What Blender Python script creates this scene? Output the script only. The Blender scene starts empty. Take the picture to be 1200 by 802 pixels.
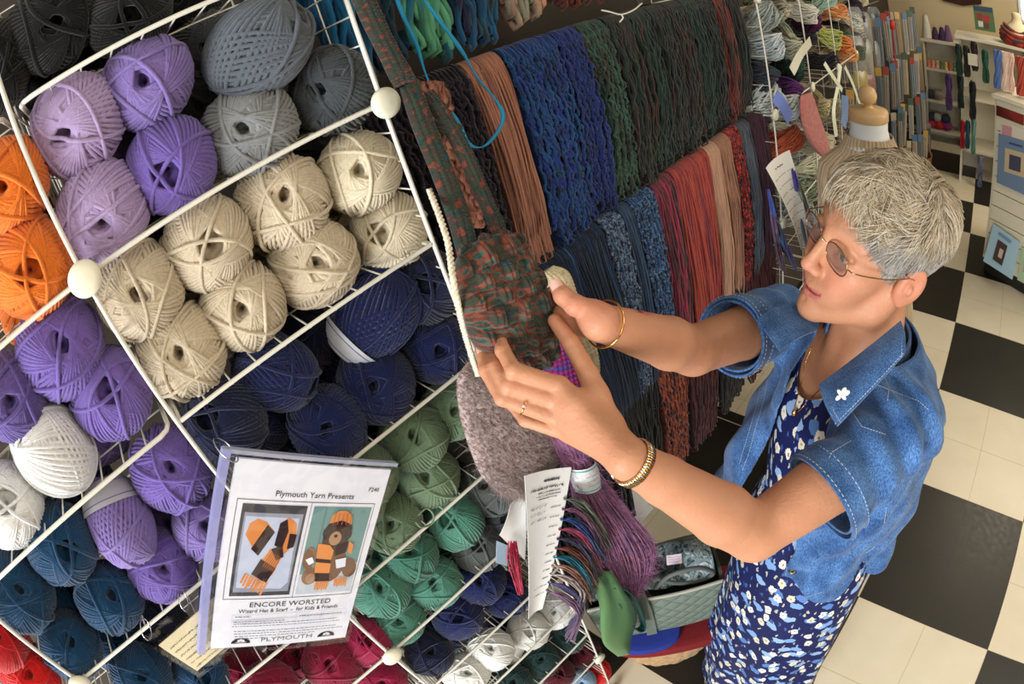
import bpy, bmesh, math, random
import numpy as np
from mathutils import Vector, Matrix, Quaternion
SC = bpy.context.scene
COL = SC.collection
rnd = random.Random(7)
PI = math.pi

# ---------------------------------------------------------------- camera
CAM = np.array([-0.0052930777703849245, -1.0648415582151054, 1.9086445563251853])
ROT = np.array([[0.6760710056836952, -0.2619468989742576, 0.6887029966007272],
                [0.6882732562452485, 0.5582128581524499, -0.46333392896574627],
                [-0.26307398226851275, 0.7872624893331592, 0.5576825734612328]])
FPX = 663.77562707
cd = bpy.data.cameras.new('camera'); cam = bpy.data.objects.new('camera', cd); COL.objects.link(cam)
cd.type = 'PANO'; cd.sensor_width = 36.0
for holder in (getattr(cd, 'cycles', None), cd):
    try:
        holder.panorama_type = 'FISHEYE_EQUISOLID'
        holder.fisheye_lens = FPX / 1200 * 36.0
        holder.fisheye_fov = PI
    except Exception:
        pass
cd.clip_start = .01; cd.clip_end = 60
M4 = Matrix.Identity(4)
for i in range(3):
    for j in range(3): M4[i][j] = ROT[i][j]
    M4[i][3] = CAM[i]
cam.matrix_world = M4
SC.camera = cam

# survey helpers: where a sight line through the photo meets a known plane of the room
def ray(px, py):
    x = px - 600.0; y = 401.0 - py; r = math.hypot(x, y) + 1e-9; t = 2 * math.asin(r / 2 / FPX)
    return ROT @ np.array([math.sin(t) * x / r, math.sin(t) * y / r, -math.cos(t)])
def atx(px, py, x): d = ray(px, py); return CAM + d * (x - CAM[0]) / d[0]
def aty(px, py, y): d = ray(px, py); return CAM + d * (y - CAM[1]) / d[1]
def atz(px, py, z): d = ray(px, py); return CAM + d * (z - CAM[2]) / d[2]
def atd(px, py, r): return CAM + ray(px, py) * r

# ---------------------------------------------------------------- materials
MATS = {}
def nodes(name):
    m = bpy.data.materials.new(name); m.use_nodes = True
    nt = m.node_tree; b = nt.nodes['Principled BSDF']
    return m, nt, b
def setin(b, k, v):
    if k in b.inputs: b.inputs[k].default_value = v
def rgb(c, a=1): return (c[0], c[1], c[2], a)
def lin(r, g, b):
    f = lambda u: ((u / 255 + .055) / 1.055) ** 2.4 if u > 10 else u / 255 / 12.92
    return (f(r), f(g), f(b))
def plain(name, c, rough=.6, metal=0, bump=0, bscale=200, spec=.5, var=0, vscale=20, **kw):
    if name in MATS: return MATS[name]
    m, nt, b = nodes(name)
    b.inputs['Base Color'].default_value = rgb(c); b.inputs['Roughness'].default_value = rough
    b.inputs['Metallic'].default_value = metal; setin(b, 'Specular IOR Level', spec)
    for k, v in kw.items(): setin(b, k.replace('_', ' '), v)
    tc = nt.nodes.new('ShaderNodeTexCoord')
    if var:
        n = nt.nodes.new('ShaderNodeTexNoise'); n.inputs['Scale'].default_value = vscale; n.inputs['Detail'].default_value = 4
        nt.links.new(tc.outputs['Object'], n.inputs['Vector'])
        mx = nt.nodes.new('ShaderNodeMix'); mx.data_type = 'RGBA'
        mx.inputs[6].default_value = rgb([v * (1 - var) for v in c]); mx.inputs[7].default_value = rgb([min(1, v * (1 + var)) for v in c])
        nt.links.new(n.outputs['Fac'], mx.inputs[0]); nt.links.new(mx.outputs[2], b.inputs['Base Color'])
    if bump:
        n = nt.nodes.new('ShaderNodeTexNoise'); n.inputs['Scale'].default_value = bscale; n.inputs['Detail'].default_value = 3
        nt.links.new(tc.outputs['Object'], n.inputs['Vector'])
        bp = nt.nodes.new('ShaderNodeBump'); bp.inputs['Strength'].default_value = bump; bp.inputs['Distance'].default_value = .002
        nt.links.new(n.outputs['Fac'], bp.inputs['Height']); nt.links.new(bp.outputs['Normal'], b.inputs['Normal'])
    MATS[name] = m
    return m
def wool(name, c, var=.26):
    return plain(name, c, rough=.9, bump=.6, bscale=700, spec=.15, var=var, vscale=260, Sheen_Weight=.25, Sheen_Roughness=.5)
def variegated(name, cols, vs=(1.0, 10.0), rough=.85, detail=2, sheen=.2, contrast=None):
    """strand colour from the strand number (u) and the length along it (v)"""
    if name in MATS: return MATS[name]
    m, nt, b = nodes(name)
    b.inputs['Roughness'].default_value = rough; setin(b, 'Specular IOR Level', .2); setin(b, 'Sheen Weight', sheen)
    uv = nt.nodes.new('ShaderNodeUVMap'); uv.uv_map = 'UVMap'
    mp = nt.nodes.new('ShaderNodeMapping'); mp.inputs['Scale'].default_value = (vs[0], vs[1], 1)
    n = nt.nodes.new('ShaderNodeTexNoise'); n.inputs['Scale'].default_value = 1; n.inputs['Detail'].default_value = detail
    r = nt.nodes.new('ShaderNodeValToRGB'); els = r.color_ramp.elements
    k = len(cols); lo, hi = contrast or (.30, .70)
    while len(els) < k: els.new(.5)
    for i, c in enumerate(cols):
        els[i].position = lo + (hi - lo) * i / max(1, k - 1); els[i].color = rgb(c)
    L = nt.links.new
    L(uv.outputs['UV'], mp.inputs['Vector']); L(mp.outputs['Vector'], n.inputs['Vector']); L(n.outputs['Fac'], r.inputs['Fac'])
    L(r.outputs['Color'], b.inputs['Base Color'])
    tc = nt.nodes.new('ShaderNodeTexCoord'); n2 = nt.nodes.new('ShaderNodeTexNoise'); n2.inputs['Scale'].default_value = 500
    bp = nt.nodes.new('ShaderNodeBump'); bp.inputs['Strength'].default_value = .6; bp.inputs['Distance'].default_value = .002
    L(tc.outputs['Object'], n2.inputs['Vector']); L(n2.outputs['Fac'], bp.inputs['Height']); L(bp.outputs['Normal'], b.inputs['Normal'])
    MATS[name] = m
    return m

# ---------------------------------------------------------------- mesh building
class MB:
    """collects verts/faces/uvs (in the thing's local space), one mesh at the end"""
    def __init__(s): s.v = []; s.f = []; s.uv = []; s.n = 0; s.mi = []; s.cur = 0
    def add(s, V, F, UV=None):
        V = np.asarray(V, float); F = np.asarray(F, int)
        s.v.append(V); s.f.append((F + s.n)); s.n += len(V)
        s.uv.append(np.zeros((len(F) * F.shape[1], 2)) if UV is None else np.asarray(UV, float).reshape(-1, 2))
        s.mi.append(np.full(len(F), s.cur))
        return s
    def tube(s, P, r, sides=5, closed=False, cap=True, u=0., up=None, flat=1.0, cu=0):
        P = np.asarray(P, float); n = len(P); r = np.broadcast_to(np.asarray(r, float), (n,))
        if closed: T = np.roll(P, -1, 0) - np.roll(P, 1, 0)
        else: T = np.gradient(P, axis=0)
        T /= np.linalg.norm(T, axis=1)[:, None] + 1e-12
        a = np.array([0, 0, 1.]) if abs(T[0][2]) < .9 else np.array([1., 0, 0])
        if up is not None: a = np.asarray(up, float)
        N = np.empty_like(P)
        if up is not None:
            N = a - (T @ a)[:, None] * T
        else:
            x = a - T[0] * (a @ T[0]); N[0] = x / np.linalg.norm(x)
            for i in range(1, n):
                x = N[i - 1] - T[i] * (N[i - 1] @ T[i]); N[i] = x / (np.linalg.norm(x) + 1e-12)
        N /= np.linalg.norm(N, axis=1)[:, None] + 1e-12
        B = np.cross(T, N)
        an = np.arange(sides) * 2 * PI / sides
        V = P[:, None] + r[:, None, None] * (np.cos(an)[None, :, None] * N[:, None] * flat + np.sin(an)[None, :, None] * B[:, None])
        V = V.reshape(-1, 3)
        L = np.concatenate([[0], np.cumsum(np.linalg.norm(np.diff(P, axis=0), axis=1))])
        m = n if closed else n - 1
        i = np.arange(m)[:, None]; k = np.arange(sides)[None, :]
        i2 = (i + 1) % n; k2 = (k + 1) % sides
        F = np.stack([i * sides + k, i * sides + k2, i2 * sides + k2, i2 * sides + k], -1).reshape(-1, 4)
        la = np.broadcast_to(L[i], (m, sides)); lb = np.broadcast_to(np.where(i2 == 0, L[-1], L[i2]), (m, sides))
        U = np.full((m, sides), u)
        UV = np.stack([np.stack([U, la], -1), np.stack([U, la], -1), np.stack([U, lb], -1), np.stack([U, lb], -1)], 2).reshape(-1, 2)
        s.add(V, F, UV)
        if cap and not closed:
            c0, c1 = P[0], P[-1]
            V2 = np.vstack([V[:sides], V[-sides:], [c0], [c1]])
            kk = np.arange(sides); kn = (kk + 1) % sides
            F2 = np.vstack([np.stack([kn, kk, kk * 0 + 2 * sides], 1), np.stack([kk + sides, kn + sides, kk * 0 + 2 * sides + 1], 1)])
            s.add3(V2, F2, u)
        return s
    def add3(s, V, F, u=0.):
        F = np.asarray(F); F4 = np.concatenate([F, F[:, 2:3]], 1)
        s.add(V, F4, np.tile([[u, 0.]], (len(F) * 4, 1)))
    def box(s, c, h, R=None):
        c = np.asarray(c, float); h = np.asarray(h, float)
        V = np.array([[x, y, z] for x in (-1, 1) for y in (-1, 1) for z in (-1, 1)], float) * h
        if R is not None: V = V @ np.asarray(R).T
        F = [[0, 1, 3, 2], [4, 6, 7, 5], [0, 4, 5, 1], [2, 3, 7, 6], [0, 2, 6, 4], [1, 5, 7, 3]]
        return s.add(V + c, F)
    def quad(s, a, b, c, d): return s.add([a, b, c, d], [[0, 1, 2, 3]], [[0, 0], [1, 0], [1, 1], [0, 1]])
    def grid(s, G, uvs=None, closed=False):
        G = np.asarray(G, float); a, b = G.shape[:2]
        i = np.arange(a - 1)[:, None]; bb = b if closed else b - 1; j = np.arange(bb)[None, :]; j2 = (j + 1) % b
        F = np.stack([i * b + j, i * b + j2, (i + 1) * b + j2, (i + 1) * b + j], -1).reshape(-1, 4)
        if uvs is None:
            U = np.stack(np.broadcast_arrays(np.arange(b)[None, :] / (b - 1.), np.arange(a)[:, None] / (a - 1.)), -1)
        else: U = np.asarray(uvs, float)
        UV = U.reshape(-1, 2)[F.reshape(-1)]
        return s.add(G.reshape(-1, 3), F, UV)
    def slab(s, G, t, closed=False):
        """a sheet with thickness t (grid G of points)"""
        G = np.asarray(G, float)
        du = np.gradient(G, axis=1); dv = np.gradient(G, axis=0)
        N = np.cross(du, dv); N /= np.linalg.norm(N, axis=2)[..., None] + 1e-12
        A = G + N * t / 2; B = G - N * t / 2
        s.grid(A, closed=closed); s.grid(B[::-1], closed=closed)
        s.grid(np.stack([B[0], A[0]]), closed=closed); s.grid(np.stack([A[-1], B[-1]]), closed=closed)
        if not closed:
            s.grid(np.stack([A[:, 0], B[:, 0]])); s.grid(np.stack([B[:, -1], A[:, -1]]))
        return s
    def lathe(s, prof, n=24, c=(0, 0, 0), axis=None):
        prof = np.asarray(prof, float); an = np.arange(n) * 2 * PI / n
        G = np.stack([prof[:, 0:1] * np.cos(an), prof[:, 0:1] * np.sin(an), np.repeat(prof[:, 1:2], n, 1)], -1)
        if axis is not None:
            R = np.array(Vector((0, 0, 1)).rotation_difference(Vector(axis)).to_matrix()); G = G @ R.T
        return s.grid(G + np.asarray(c, float), closed=True)
    def ball(s, c, r, n=16, R=None):
        r = np.broadcast_to(np.asarray(r, float), (3,)); th = np.linspace(0.001, PI - .001, n // 2 + 1); an = np.arange(n) * 2 * PI / n
        G = np.stack([np.sin(th)[:, None] * np.cos(an), np.sin(th)[:, None] * np.sin(an), np.repeat(np.cos(th)[:, None], n, 1)], -1) * r
        if R is not None: G = G @ np.asarray(R).T
        return s.grid((G + np.asarray(c, float))[::-1], closed=True)
    def mesh(s, name, smooth=True):
        V = np.vstack(s.v); me = bpy.data.meshes.new(name)
        F = np.vstack([f if f.shape[1] == 4 else np.hstack([f, f[:, -1:]]) for f in s.f])
        tri = F[:, 2] == F[:, 3]
        lens = np.where(tri, 3, 4); starts = np.concatenate([[0], np.cumsum(lens)[:-1]])
        mask = np.ones(F.shape, bool); mask[tri, 3] = False
        flat = F[mask]; UV = np.vstack(s.uv).reshape(len(F), 4, 2)[mask]
        me.vertices.add(len(V)); me.vertices.foreach_set('co', V.astype(np.float32).ravel())
        me.loops.add(len(flat)); me.loops.foreach_set('vertex_index', flat.astype(np.int32))
        me.polygons.add(len(F)); me.polygons.foreach_set('loop_start', starts.astype(np.int32))
        me.polygons.foreach_set('use_smooth', np.full(len(F), smooth))
        me.polygons.foreach_set('material_index', np.concatenate(s.mi).astype(np.int32))
        me.update(calc_edges=True)
        uv = me.uv_layers.new(name='UVMap'); uv.data.foreach_set('uv', UV.astype(np.float32).ravel())
        me.validate(); return me
def link(name, data, parent=None, mat=None, loc=None):
    o = bpy.data.objects.new(name, data); COL.objects.link(o)
    if parent is not None: o.parent = parent
    if loc is not None: o.location = loc
    if mat is not None and data is not None:
        for m in (mat if isinstance(mat, (list, tuple)) else [mat]): data.materials.append(m)
    return o
def part(name, mb, mat, parent=None, smooth=True, label=None):
    o = link(name, mb.mesh(name, smooth), parent, mat)
    if label: o['label'] = label
    return o
def tag(o, label, cat, group=None, kind=None):
    if label: o['label'] = label
    if cat: o['category'] = cat
    if group: o['group'] = group
    if kind: o['kind'] = kind
    return o
def thing(name, label, cat, loc=(0, 0, 0), group=None):
    o = link(name, None, loc=tuple(loc)); return tag(o, label, cat, group)
def solo(name, mb, mat, label, cat, loc=(0, 0, 0), group=None, smooth=True):
    o = link(name, mb.mesh(name, smooth), None, mat, tuple(loc)); return tag(o, label, cat, group)
def struct(name, mb, mat, smooth=False):
    o = link(name, mb.mesh(name, smooth), None, mat); o['kind'] = 'structure'; return o
def smooth_path(pts, n=40, closed=False):
    P = np.asarray(pts, float)
    if closed: P = np.vstack([P[-1:], P, P[:2]])
    else: P = np.vstack([2 * P[0] - P[1], P, 2 * P[-1] - P[-2]])
    out = []; m = len(P) - 3
    for t in np.linspace(0, m, n, endpoint=not closed):
        i = min(int(t), m - 1); u = t - i; a, b, c, d = P[i:i + 4]
        out.append(.5 * ((2 * b) + (c - a) * u + (2 * a - 5 * b + 4 * c - d) * u * u + (3 * b - a - 3 * c + d) * u ** 3))
    return np.array(out)
def txt(name, s, size, M, mat, parent, align='CENTER', ext=.0002, sx=1.0):
    c = bpy.data.curves.new(name, 'FONT'); c.body = s; c.size = size; c.align_x = align; c.extrude = ext
    c.materials.append(mat); c.resolution_u = 2
    o = bpy.data.objects.new(name, c); COL.objects.link(o)
    bpy.context.view_layer.update()
    me = bpy.data.meshes.new_from_object(o.evaluated_get(bpy.context.evaluated_depsgraph_get())); bpy.data.objects.remove(o)
    o = bpy.data.objects.new(name, me); COL.objects.link(o); o.parent = parent; o.matrix_local = M @ Matrix.Diagonal((sx, 1, 1, 1)); return o

# ---------------------------------------------------------------- the room
T = .6096
def floor_mat():
    m, nt, b = nodes('checker_vinyl'); L = nt.links.new
    tc = nt.nodes.new('ShaderNodeTexCoord')
    ck = nt.nodes.new('ShaderNodeTexChecker'); ck.inputs['Scale'].default_value = 1 / T
    ck.inputs['Color1'].default_value = (1, 1, 1, 1); ck.inputs['Color2'].default_value = (0, 0, 0, 1)
    mp = nt.nodes.new('ShaderNodeMapping'); mp.inputs['Location'].default_value = (T * 20, T * 20, .3)
    L(tc.outputs['Object'], mp.inputs['Vector']); L(mp.outputs['Vector'], ck.inputs['Vector'])
    br = nt.nodes.new('ShaderNodeTexBrick'); br.offset = 0; br.inputs['Scale'].default_value = 1; br.inputs['Mortar Size'].default_value = .0012
    br.inputs['Brick Width'].default_value = T / 2; br.inputs['Row Height'].default_value = T / 2
    br.inputs['Mortar Smooth'].default_value = .1
    L(mp.outputs['Vector'], br.inputs['Vector'])
    n = nt.nodes.new('ShaderNodeTexNoise'); n.inputs['Scale'].default_value = 6; n.inputs['Detail'].default_value = 8
    L(tc.outputs['Object'], n.inputs['Vector'])
    def mix(a, bb, f, fv=None):
        x = nt.nodes.new('ShaderNodeMix'); x.data_type = 'RGBA'
        for idx, v in ((6, a), (7, bb)):
            if isinstance(v, tuple): x.inputs[idx].default_value = rgb(v)
            else: L(v, x.inputs[idx])
        L(f, x.inputs[0]) if fv is None else None
        return x.outputs[2]
    cream = mix(lin(214, 200, 172), lin(232, 221, 196), n.outputs['Fac'])
    dark = mix(lin(26, 24, 20), lin(44, 40, 33), n.outputs['Fac'])
    col = mix(dark, cream, ck.outputs['Color'])
    dk = nt.nodes.new('ShaderNodeMix'); dk.data_type = 'RGBA'; dk.blend_type = 'MULTIPLY'
    L(col, dk.inputs[6]); dk.inputs[7].default_value = (.62, .58, .5, 1); L(br.outputs['Fac'], dk.inputs[0])
    L(dk.outputs[2], b.inputs['Base Color'])
    b.inputs['Roughness'].default_value = .32; setin(b, 'Specular IOR Level', .45)
    n2 = nt.nodes.new('ShaderNodeTexNoise'); n2.inputs['Scale'].default_value = 40; n2.inputs['Detail'].default_value = 5
    L(tc.outputs['Object'], n2.inputs['Vector'])
    rr = nt.nodes.new('ShaderNodeMapRange'); rr.inputs[3].default_value = .25; rr.inputs[4].default_value = .5
    L(n2.outputs['Fac'], rr.inputs[0]); L(rr.outputs[0], b.inputs['Roughness'])
    return m
mb = MB(); mb.box((.9, 1.2, -.05), (2.4, 4.9, .05)); struct('floor', mb, floor_mat())
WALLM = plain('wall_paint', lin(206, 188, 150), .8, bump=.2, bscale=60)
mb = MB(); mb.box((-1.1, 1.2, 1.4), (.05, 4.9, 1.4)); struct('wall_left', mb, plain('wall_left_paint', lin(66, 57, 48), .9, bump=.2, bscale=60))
mb = MB(); mb.box((1.1, 5.75, 1.4), (2.2, .05, 1.4)); struct('wall_far', mb, WALLM)
mb = MB(); mb.box((3.3, 1.2, 1.4), (.05, 4.9, 1.4)); struct('wall_right', mb, WALLM)
mb = MB(); mb.box((.9, 1.2, 2.85), (2.4, 4.9, .05)); struct('ceiling', mb, plain('ceiling_paint', lin(225, 220, 208), .9))
mb = MB(); mb.box((1.1, 5.69, .05), (2.15, .008, .05)); struct('baseboard_far', mb, plain('baseboard_paint', lin(70, 60, 50), .5))
# ---------------------------------------------------------------- wire cube rack
RX, RY0, RZ0, W = -.573, -1.118, 1.8345, .3712
WHITE = plain('white_coated_wire', lin(226, 222, 208), .45)
rack = thing('wire_cube_rack', 'white wire cube rack with round connectors holding rows of yarn balls', 'rack', (RX, RY0, 0))
def RL(x, y, z): return np.array([x - RX, y - RY0, z])
def shelf_panel(y0, y1, z, depth=.362, tray=False, nw=10, parent=rack, x0=RX, org=None, cross=5, mat=WHITE):
    org = np.array([RX, RY0, 0]) if org is None else org
    mb = MB(); r = .0030; e = .012 if tray else .004
    a, b = y0 + e, y1 - e
    if tray:
        c = .014
        P = [(x0, a + c, z), (x0, b - c, z), (x0 - .004, b - .004, z), (x0 - c, b, z), (x0 - depth, b, z), (x0 - depth, a, z), (x0 - c, a, z), (x0 - .004, a + .004, z)]
    else: P = [(x0, a, z), (x0, b, z), (x0 - depth, b, z), (x0 - depth, a, z)]
    if tray: mb.tube(np.array(P) - org, r, 7, closed=True)
    else:
        for i in range(4):
            mb.tube(np.array([P[i], P[(i + 1) % 4]]) - org, r if i == 0 else .0024, 6)
    for k in range(1, nw):
        y = a + (b - a) * k / nw
        mb.tube(np.array([(x0 + .001, y, z - .002), (x0 - depth, y, z - .002)]) - org, .0012, 5)
    for k in range(1, cross):
        x = x0 - depth * k / cross
        mb.tube(np.array([(x, a, z - .004), (x, b, z - .004)]) - org, .0012, 5)
    return part('shelf_panel', mb, mat, parent)
def side_panel(y, z0, z1, depth=.362, nw=10, parent=rack, x0=RX, org=None, mat=WHITE):
    org = np.array([RX, RY0, 0]) if org is None else org
    mb = MB(); P = [(x0, y, z0), (x0, y, z1), (x0 - depth, y, z1), (x0 - depth, y, z0)]
    for i in range(4): mb.tube(np.array([P[i], P[(i + 1) % 4]]) - org, .0030 if i == 0 else .0022, 6)
    for k in range(1, nw):
        z = z0 + (z1 - z0) * k / nw
        mb.tube(np.array([(x0 + .001, y, z), (x0 - depth, y, z)]) - org, .0012, 5)
    for k in range(1, 5 if nw > 4 else 2):
        x = x0 - depth * k / 5
        mb.tube(np.array([(x, y, z0), (x, y, z1)]) - org, .0012, 5)
    return part('side_panel', mb, mat, parent)
def connector(y, z, parent=rack, x0=RX, org=None, r=.0185):
    org = np.array([RX, RY0, 0]) if org is None else org
    mb = MB()
    prof = [(0.0001, .0155), (r * .55, .0150), (r * .88, .0132), (r, .0098), (r, .006), (r * .93, .004), (.008, .0035), (.007, -.006), (.0001, -.006)]
    mb.lathe(np.array(prof)[::-1], 28, np.array([x0, y, z]) - org, axis=(1, 0, 0))
    for s in ((0, .011, 0), (0, -.011, 0), (0, 0, .011), (0, 0, -.011)):
        mb.box(np.array([x0, y, z]) - org + s, (.006, .004 if s[1] else .003, .004 if s[2] else .003))
    return part('connector', mb, plain('cream_plastic', lin(238, 232, 208), .35), parent)
ROW = [RZ0 - W * b for b in range(-1, 5)] + [.004]
for a in range(-3, 1):
    y0, y1 = RY0 + a * W, RY0 + (a + 1) * W
    for i, z in enumerate(ROW): shelf_panel(y0, y1, z)
    for i in range(6): shelf_panel(y0, y1, ROW[i] - W * .5, tray=(a != 0 or i == 0)) if i < 5 else None
for a in range(-3, 2):
    for i in range(6): side_panel(RY0 + a * W, ROW[i + 1], ROW[i])
    for i in range(1, 7): connector(RY0 + a * W, max(ROW[i], .022))

# ---------------------------------------------------------------- yarn balls
def winding(seed, a=.0485, c=.043, groups=17, per=11, rs=.0024, segs=46, tilt=(62, 78), loose=3):
    g = random.Random(seed); mb = MB()
    sp = rs * 2.2
    def surf(d, lay):
        # squashed ball with a dimple at both ends of its axis
        th = math.acos(max(-1, min(1, abs(d[2]))))
        R = 1 / math.sqrt((d[0] ** 2 + d[1] ** 2) / (a * a) + d[2] ** 2 / (c * c))
        return R * (1 - .22 * math.exp(-(th / .17) ** 2)) + lay
    for k in range(groups):
        be = math.radians(g.uniform(*tilt)); ph = (k * 2.399963 + g.uniform(-.3, .3)); lay = -.0085 + .0115 * (k / groups) ** .8
        n = per + g.randint(-2, 2)
        dph = sp / (a * math.sin(be)) * g.uniform(.95, 1.1)
        for j in range(n):
            p = ph + j * dph; be2 = be + g.uniform(-.012, .012)
            N = Vector((math.sin(be2) * math.cos(p), math.sin(be2) * math.sin(p), math.cos(be2)))
            U = N.orthogonal().normalized(); Vv = N.cross(U)
            off = g.uniform(-.01, .01); P = []
            t0 = g.uniform(0, 6.28)
            w1, w2 = g.uniform(0, 6.28), g.uniform(.0, .0005)
            for s in range(segs):
                t = t0 + s * 2 * PI / segs
                d = U * math.cos(t) + Vv * math.sin(t) + N * off; d.normalize()
                P.append(d * surf(d, lay + w2 * math.sin(3 * t + w1)))
            mb.tube(P, rs * g.uniform(.92, 1.06), 5, closed=True, u=k * 3.1 + j * .37)
    for k in range(loose):
        be = math.radians(g.uniform(45, 85)); p = g.uniform(0, 6.28)
        N = Vector((math.sin(be) * math.cos(p), math.sin(be) * math.sin(p), math.cos(be))); U = N.orthogonal().normalized(); Vv = N.cross(U)
        off = g.uniform(-.35, .35); w = g.uniform(0, 6)
        P = []
        for s in range(segs):
            t = s * 2 * PI / segs; d = U * math.cos(t) + Vv * math.sin(t) + N * (off + .12 * math.sin(2 * t + w)); d.normalize()
            P.append(d * surf(d, .0042))
        mb.tube(P, rs, 5, closed=True, u=99 + k)
    # filler of the same yarn under the windings
    th = np.linspace(.001, PI - .001, 20); an = np.arange(28) * 2 * PI / 28
    G = np.zeros((20, 28, 3))
    for i, t in enumerate(th):
        for j, q in enumerate(an):
            d = Vector((math.sin(t) * math.cos(q), math.sin(t) * math.sin(q), math.cos(t))); G[i, j] = d * (surf(d, -.0095) * .985 if min(t, PI - t) > .16 else surf(d, -.022))
    mb.grid(G[::-1], closed=True)
    return mb.mesh('yarn_ball')
WIND = [winding(11), winding(12, a=.047, c=.045, tilt=(58, 74), groups=16, per=12), winding(13, a=.05, c=.041, groups=19, per=9, tilt=(64, 80)), winding(14, a=.0465, c=.046, per=12, groups=16),
        winding(15, tilt=(56, 82), per=8, groups=23)]
WINDL = [winding(21, a=.042, c=.058, tilt=(60, 82), per=12, groups=18), winding(22, a=.043, c=.055, tilt=(56, 80), per=10, groups=21)]
for w in WIND + WINDL: w.materials.append(None)
BALLN = [0]
GROUPS = {}
def ball(px, py, colour, label, v=None, size=1.0, x=None, ax=(0, 0), long=False, group=None, spin=None, axis=None):
    """ax: how far the hole is turned away from straight-out (sideways, upward), radians"""
    i = BALLN[0]; BALLN[0] += 1
    g = random.Random(100 + i)
    me = (WINDL if long else WIND)[(i if v is None else v) % (2 if long else 5)]
    o = link('yarn_ball', me)
    o.material_slots[0].link = 'OBJECT'; o.material_slots[0].material = YM[colour]
    c = atx(px, py, RX - .053 if x is None else x)
    o.location = tuple(c)
    d = Vector(tuple(CAM - c)).normalized()
    side = d.cross(Vector((0, 0, 1))).normalized(); up = side.cross(d)
    if axis is not None: z = Vector(axis).normalized()
    else: z = (d + side * (ax[0] + g.uniform(-.12, .12)) + up * (ax[1] + g.uniform(-.12, .12))).normalized()
    q = Vector((0, 0, 1)).rotation_difference(z) @ Quaternion((0, 0, 1), g.uniform(0, 6.28) if spin is None else spin)
    o.rotation_mode = 'QUATERNION'; o.rotation_quaternion = q; o.scale = (size,) * 3
    return tag(o, label, 'yarn ball', group)
YC = dict(lilac=(172, 148, 188), violet=(128, 108, 170), purple=(112, 90, 164), deeppurple=(98, 80, 146), charcoal=(84, 90, 98), grey=(128, 130, 130), darkgrey=(66, 70, 74),
          beige=(198, 182, 156), cream=(214, 200, 172), navy=(18, 28, 74), ink=(13, 20, 52), orange=(230, 118, 36), white=(238, 235, 230), ivory=(242, 238, 226), teal=(12, 58, 92),
          sage=(108, 130, 100), jade=(78, 132, 114), jadedark=(62, 112, 94), slate=(84, 88, 86), bottle=(26, 54, 52), crimson=(128, 12, 48), rose=(150, 24, 66), wine=(78, 12, 26),
          red=(176, 14, 22), scarlet=(206, 22, 22), black=(9, 9, 11), paleblue=(150, 180, 205))
YM = {k: wool('wool_' + k, lin(*c)) for k, c in YC.items()}
def band(o, colour, off=.6, w=.022, label=None, a=.0455, c=.056):
    """paper label wrapped round a long ball, at off * half-length along its axis"""
    mb = MB(); n = 40; an = np.arange(n) * 2 * PI / n
    z = np.linspace(off * c - w / 2, off * c + w / 2, 4)
    rr = a * np.sqrt(np.clip(1 - (z / (c * 1.12)) ** 2, .1, 1)) + .0032
    G = np.stack([rr[:, None] * np.cos(an), rr[:, None] * np.sin(an), np.repeat(z[:, None], n, 1)], -1)
    mb.slab(G, .0006, closed=True)
    for zz in (z[0] + w * .2, z[0] + w * .8):
        r0 = np.interp(zz, z, rr) + .0005
        mb.cur = 1; mb.tube(np.stack([r0 * np.cos(an), r0 * np.sin(an), zz + 0 * an], 1), .0006, 4, closed=True)
    p = part('paper_band', mb, [plain('paper_' + colour, lin(*dict(white=(216, 216, 222), grey=(176, 172, 180))[colour]), .6), plain('band_line', lin(90, 100, 150), .6)], o)
    if label: p['label'] = label
    return p
# (px, py, colour, label, options)
ball(60, 28, 'black', 'black yarn ball in the top left cubby, above the lilac balls', size=1.05)
ball(150, 18, 'black', 'black yarn ball in the top cubby, above the violet ball', size=1.0)
ball(-12, 82, 'black', 'black yarn ball at the left edge, just above the white wire corner', size=1.0)
ball(90, 147, 'lilac', 'lilac yarn ball, leftmost in the top cubby of purples and greys', size=1.08, ax=(.30, 0), v=0)
ball(173, 97, 'violet', 'violet yarn ball at the top of the purple cluster with a deep open hole', size=1.06, v=3)
ball(200, 193, 'purple', 'bright purple yarn ball resting on the shelf wire beside the grey ball', size=1.06, ax=(.1, -.1), v=1)
ball(119, 250, 'lilac', 'lilac yarn ball lowest in the top cubby, touching the white connector disc', size=1.08, ax=(.05, -.3), v=4)
b0 = ball(302, 57, 'charcoal', 'large blue-grey yarn ball lying sideways at the top of the grey ones', size=1.16, long=True, v=1, axis=(.70, .68, .25), x=RX - .035)
ball(292, 152, 'grey', 'mid-grey yarn ball between the purple ball and the charcoal ball', size=1.06, ax=(.2, 0), v=2)
ball(390, 106, 'darkgrey', 'dark charcoal yarn ball beside the upper right connector disc', size=1.05, ax=(.4, .2), v=0)
ball(10, 218, 'orange', 'upper orange yarn ball at the left edge of the rack', size=1.0, ax=(.1, .1), v=3, x=RX - .04)
ball(36, 314, 'orange', 'lower orange yarn ball at the left edge, beside the connector disc', size=1.04, v=1, x=RX - .04)
ball(420, 202, 'cream', 'pale cream yarn ball at the top right of the beige cubby', v=3, size=1.06)
ball(330, 236, 'beige', 'beige yarn ball, upper row, second from the right', v=2, size=1.08)
ball(242, 285, 'beige', 'beige yarn ball, upper row, second from the left', v=1, size=1.06)
ball(163, 340, 'beige', 'beige yarn ball just right of the round connector disc', v=0, size=1.03)
ball(455, 270, 'cream', 'pale cream yarn ball at the right end of the lower beige row', v=1, size=1.03, ax=(.2, 0), x=RX - .062)
ball(367, 308, 'beige', 'beige yarn ball, lower row, second from the right', v=4, size=1.06)
ball(284, 359, 'beige', 'beige yarn ball, lower row, second from the left', v=3, size=1.04)
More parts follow.
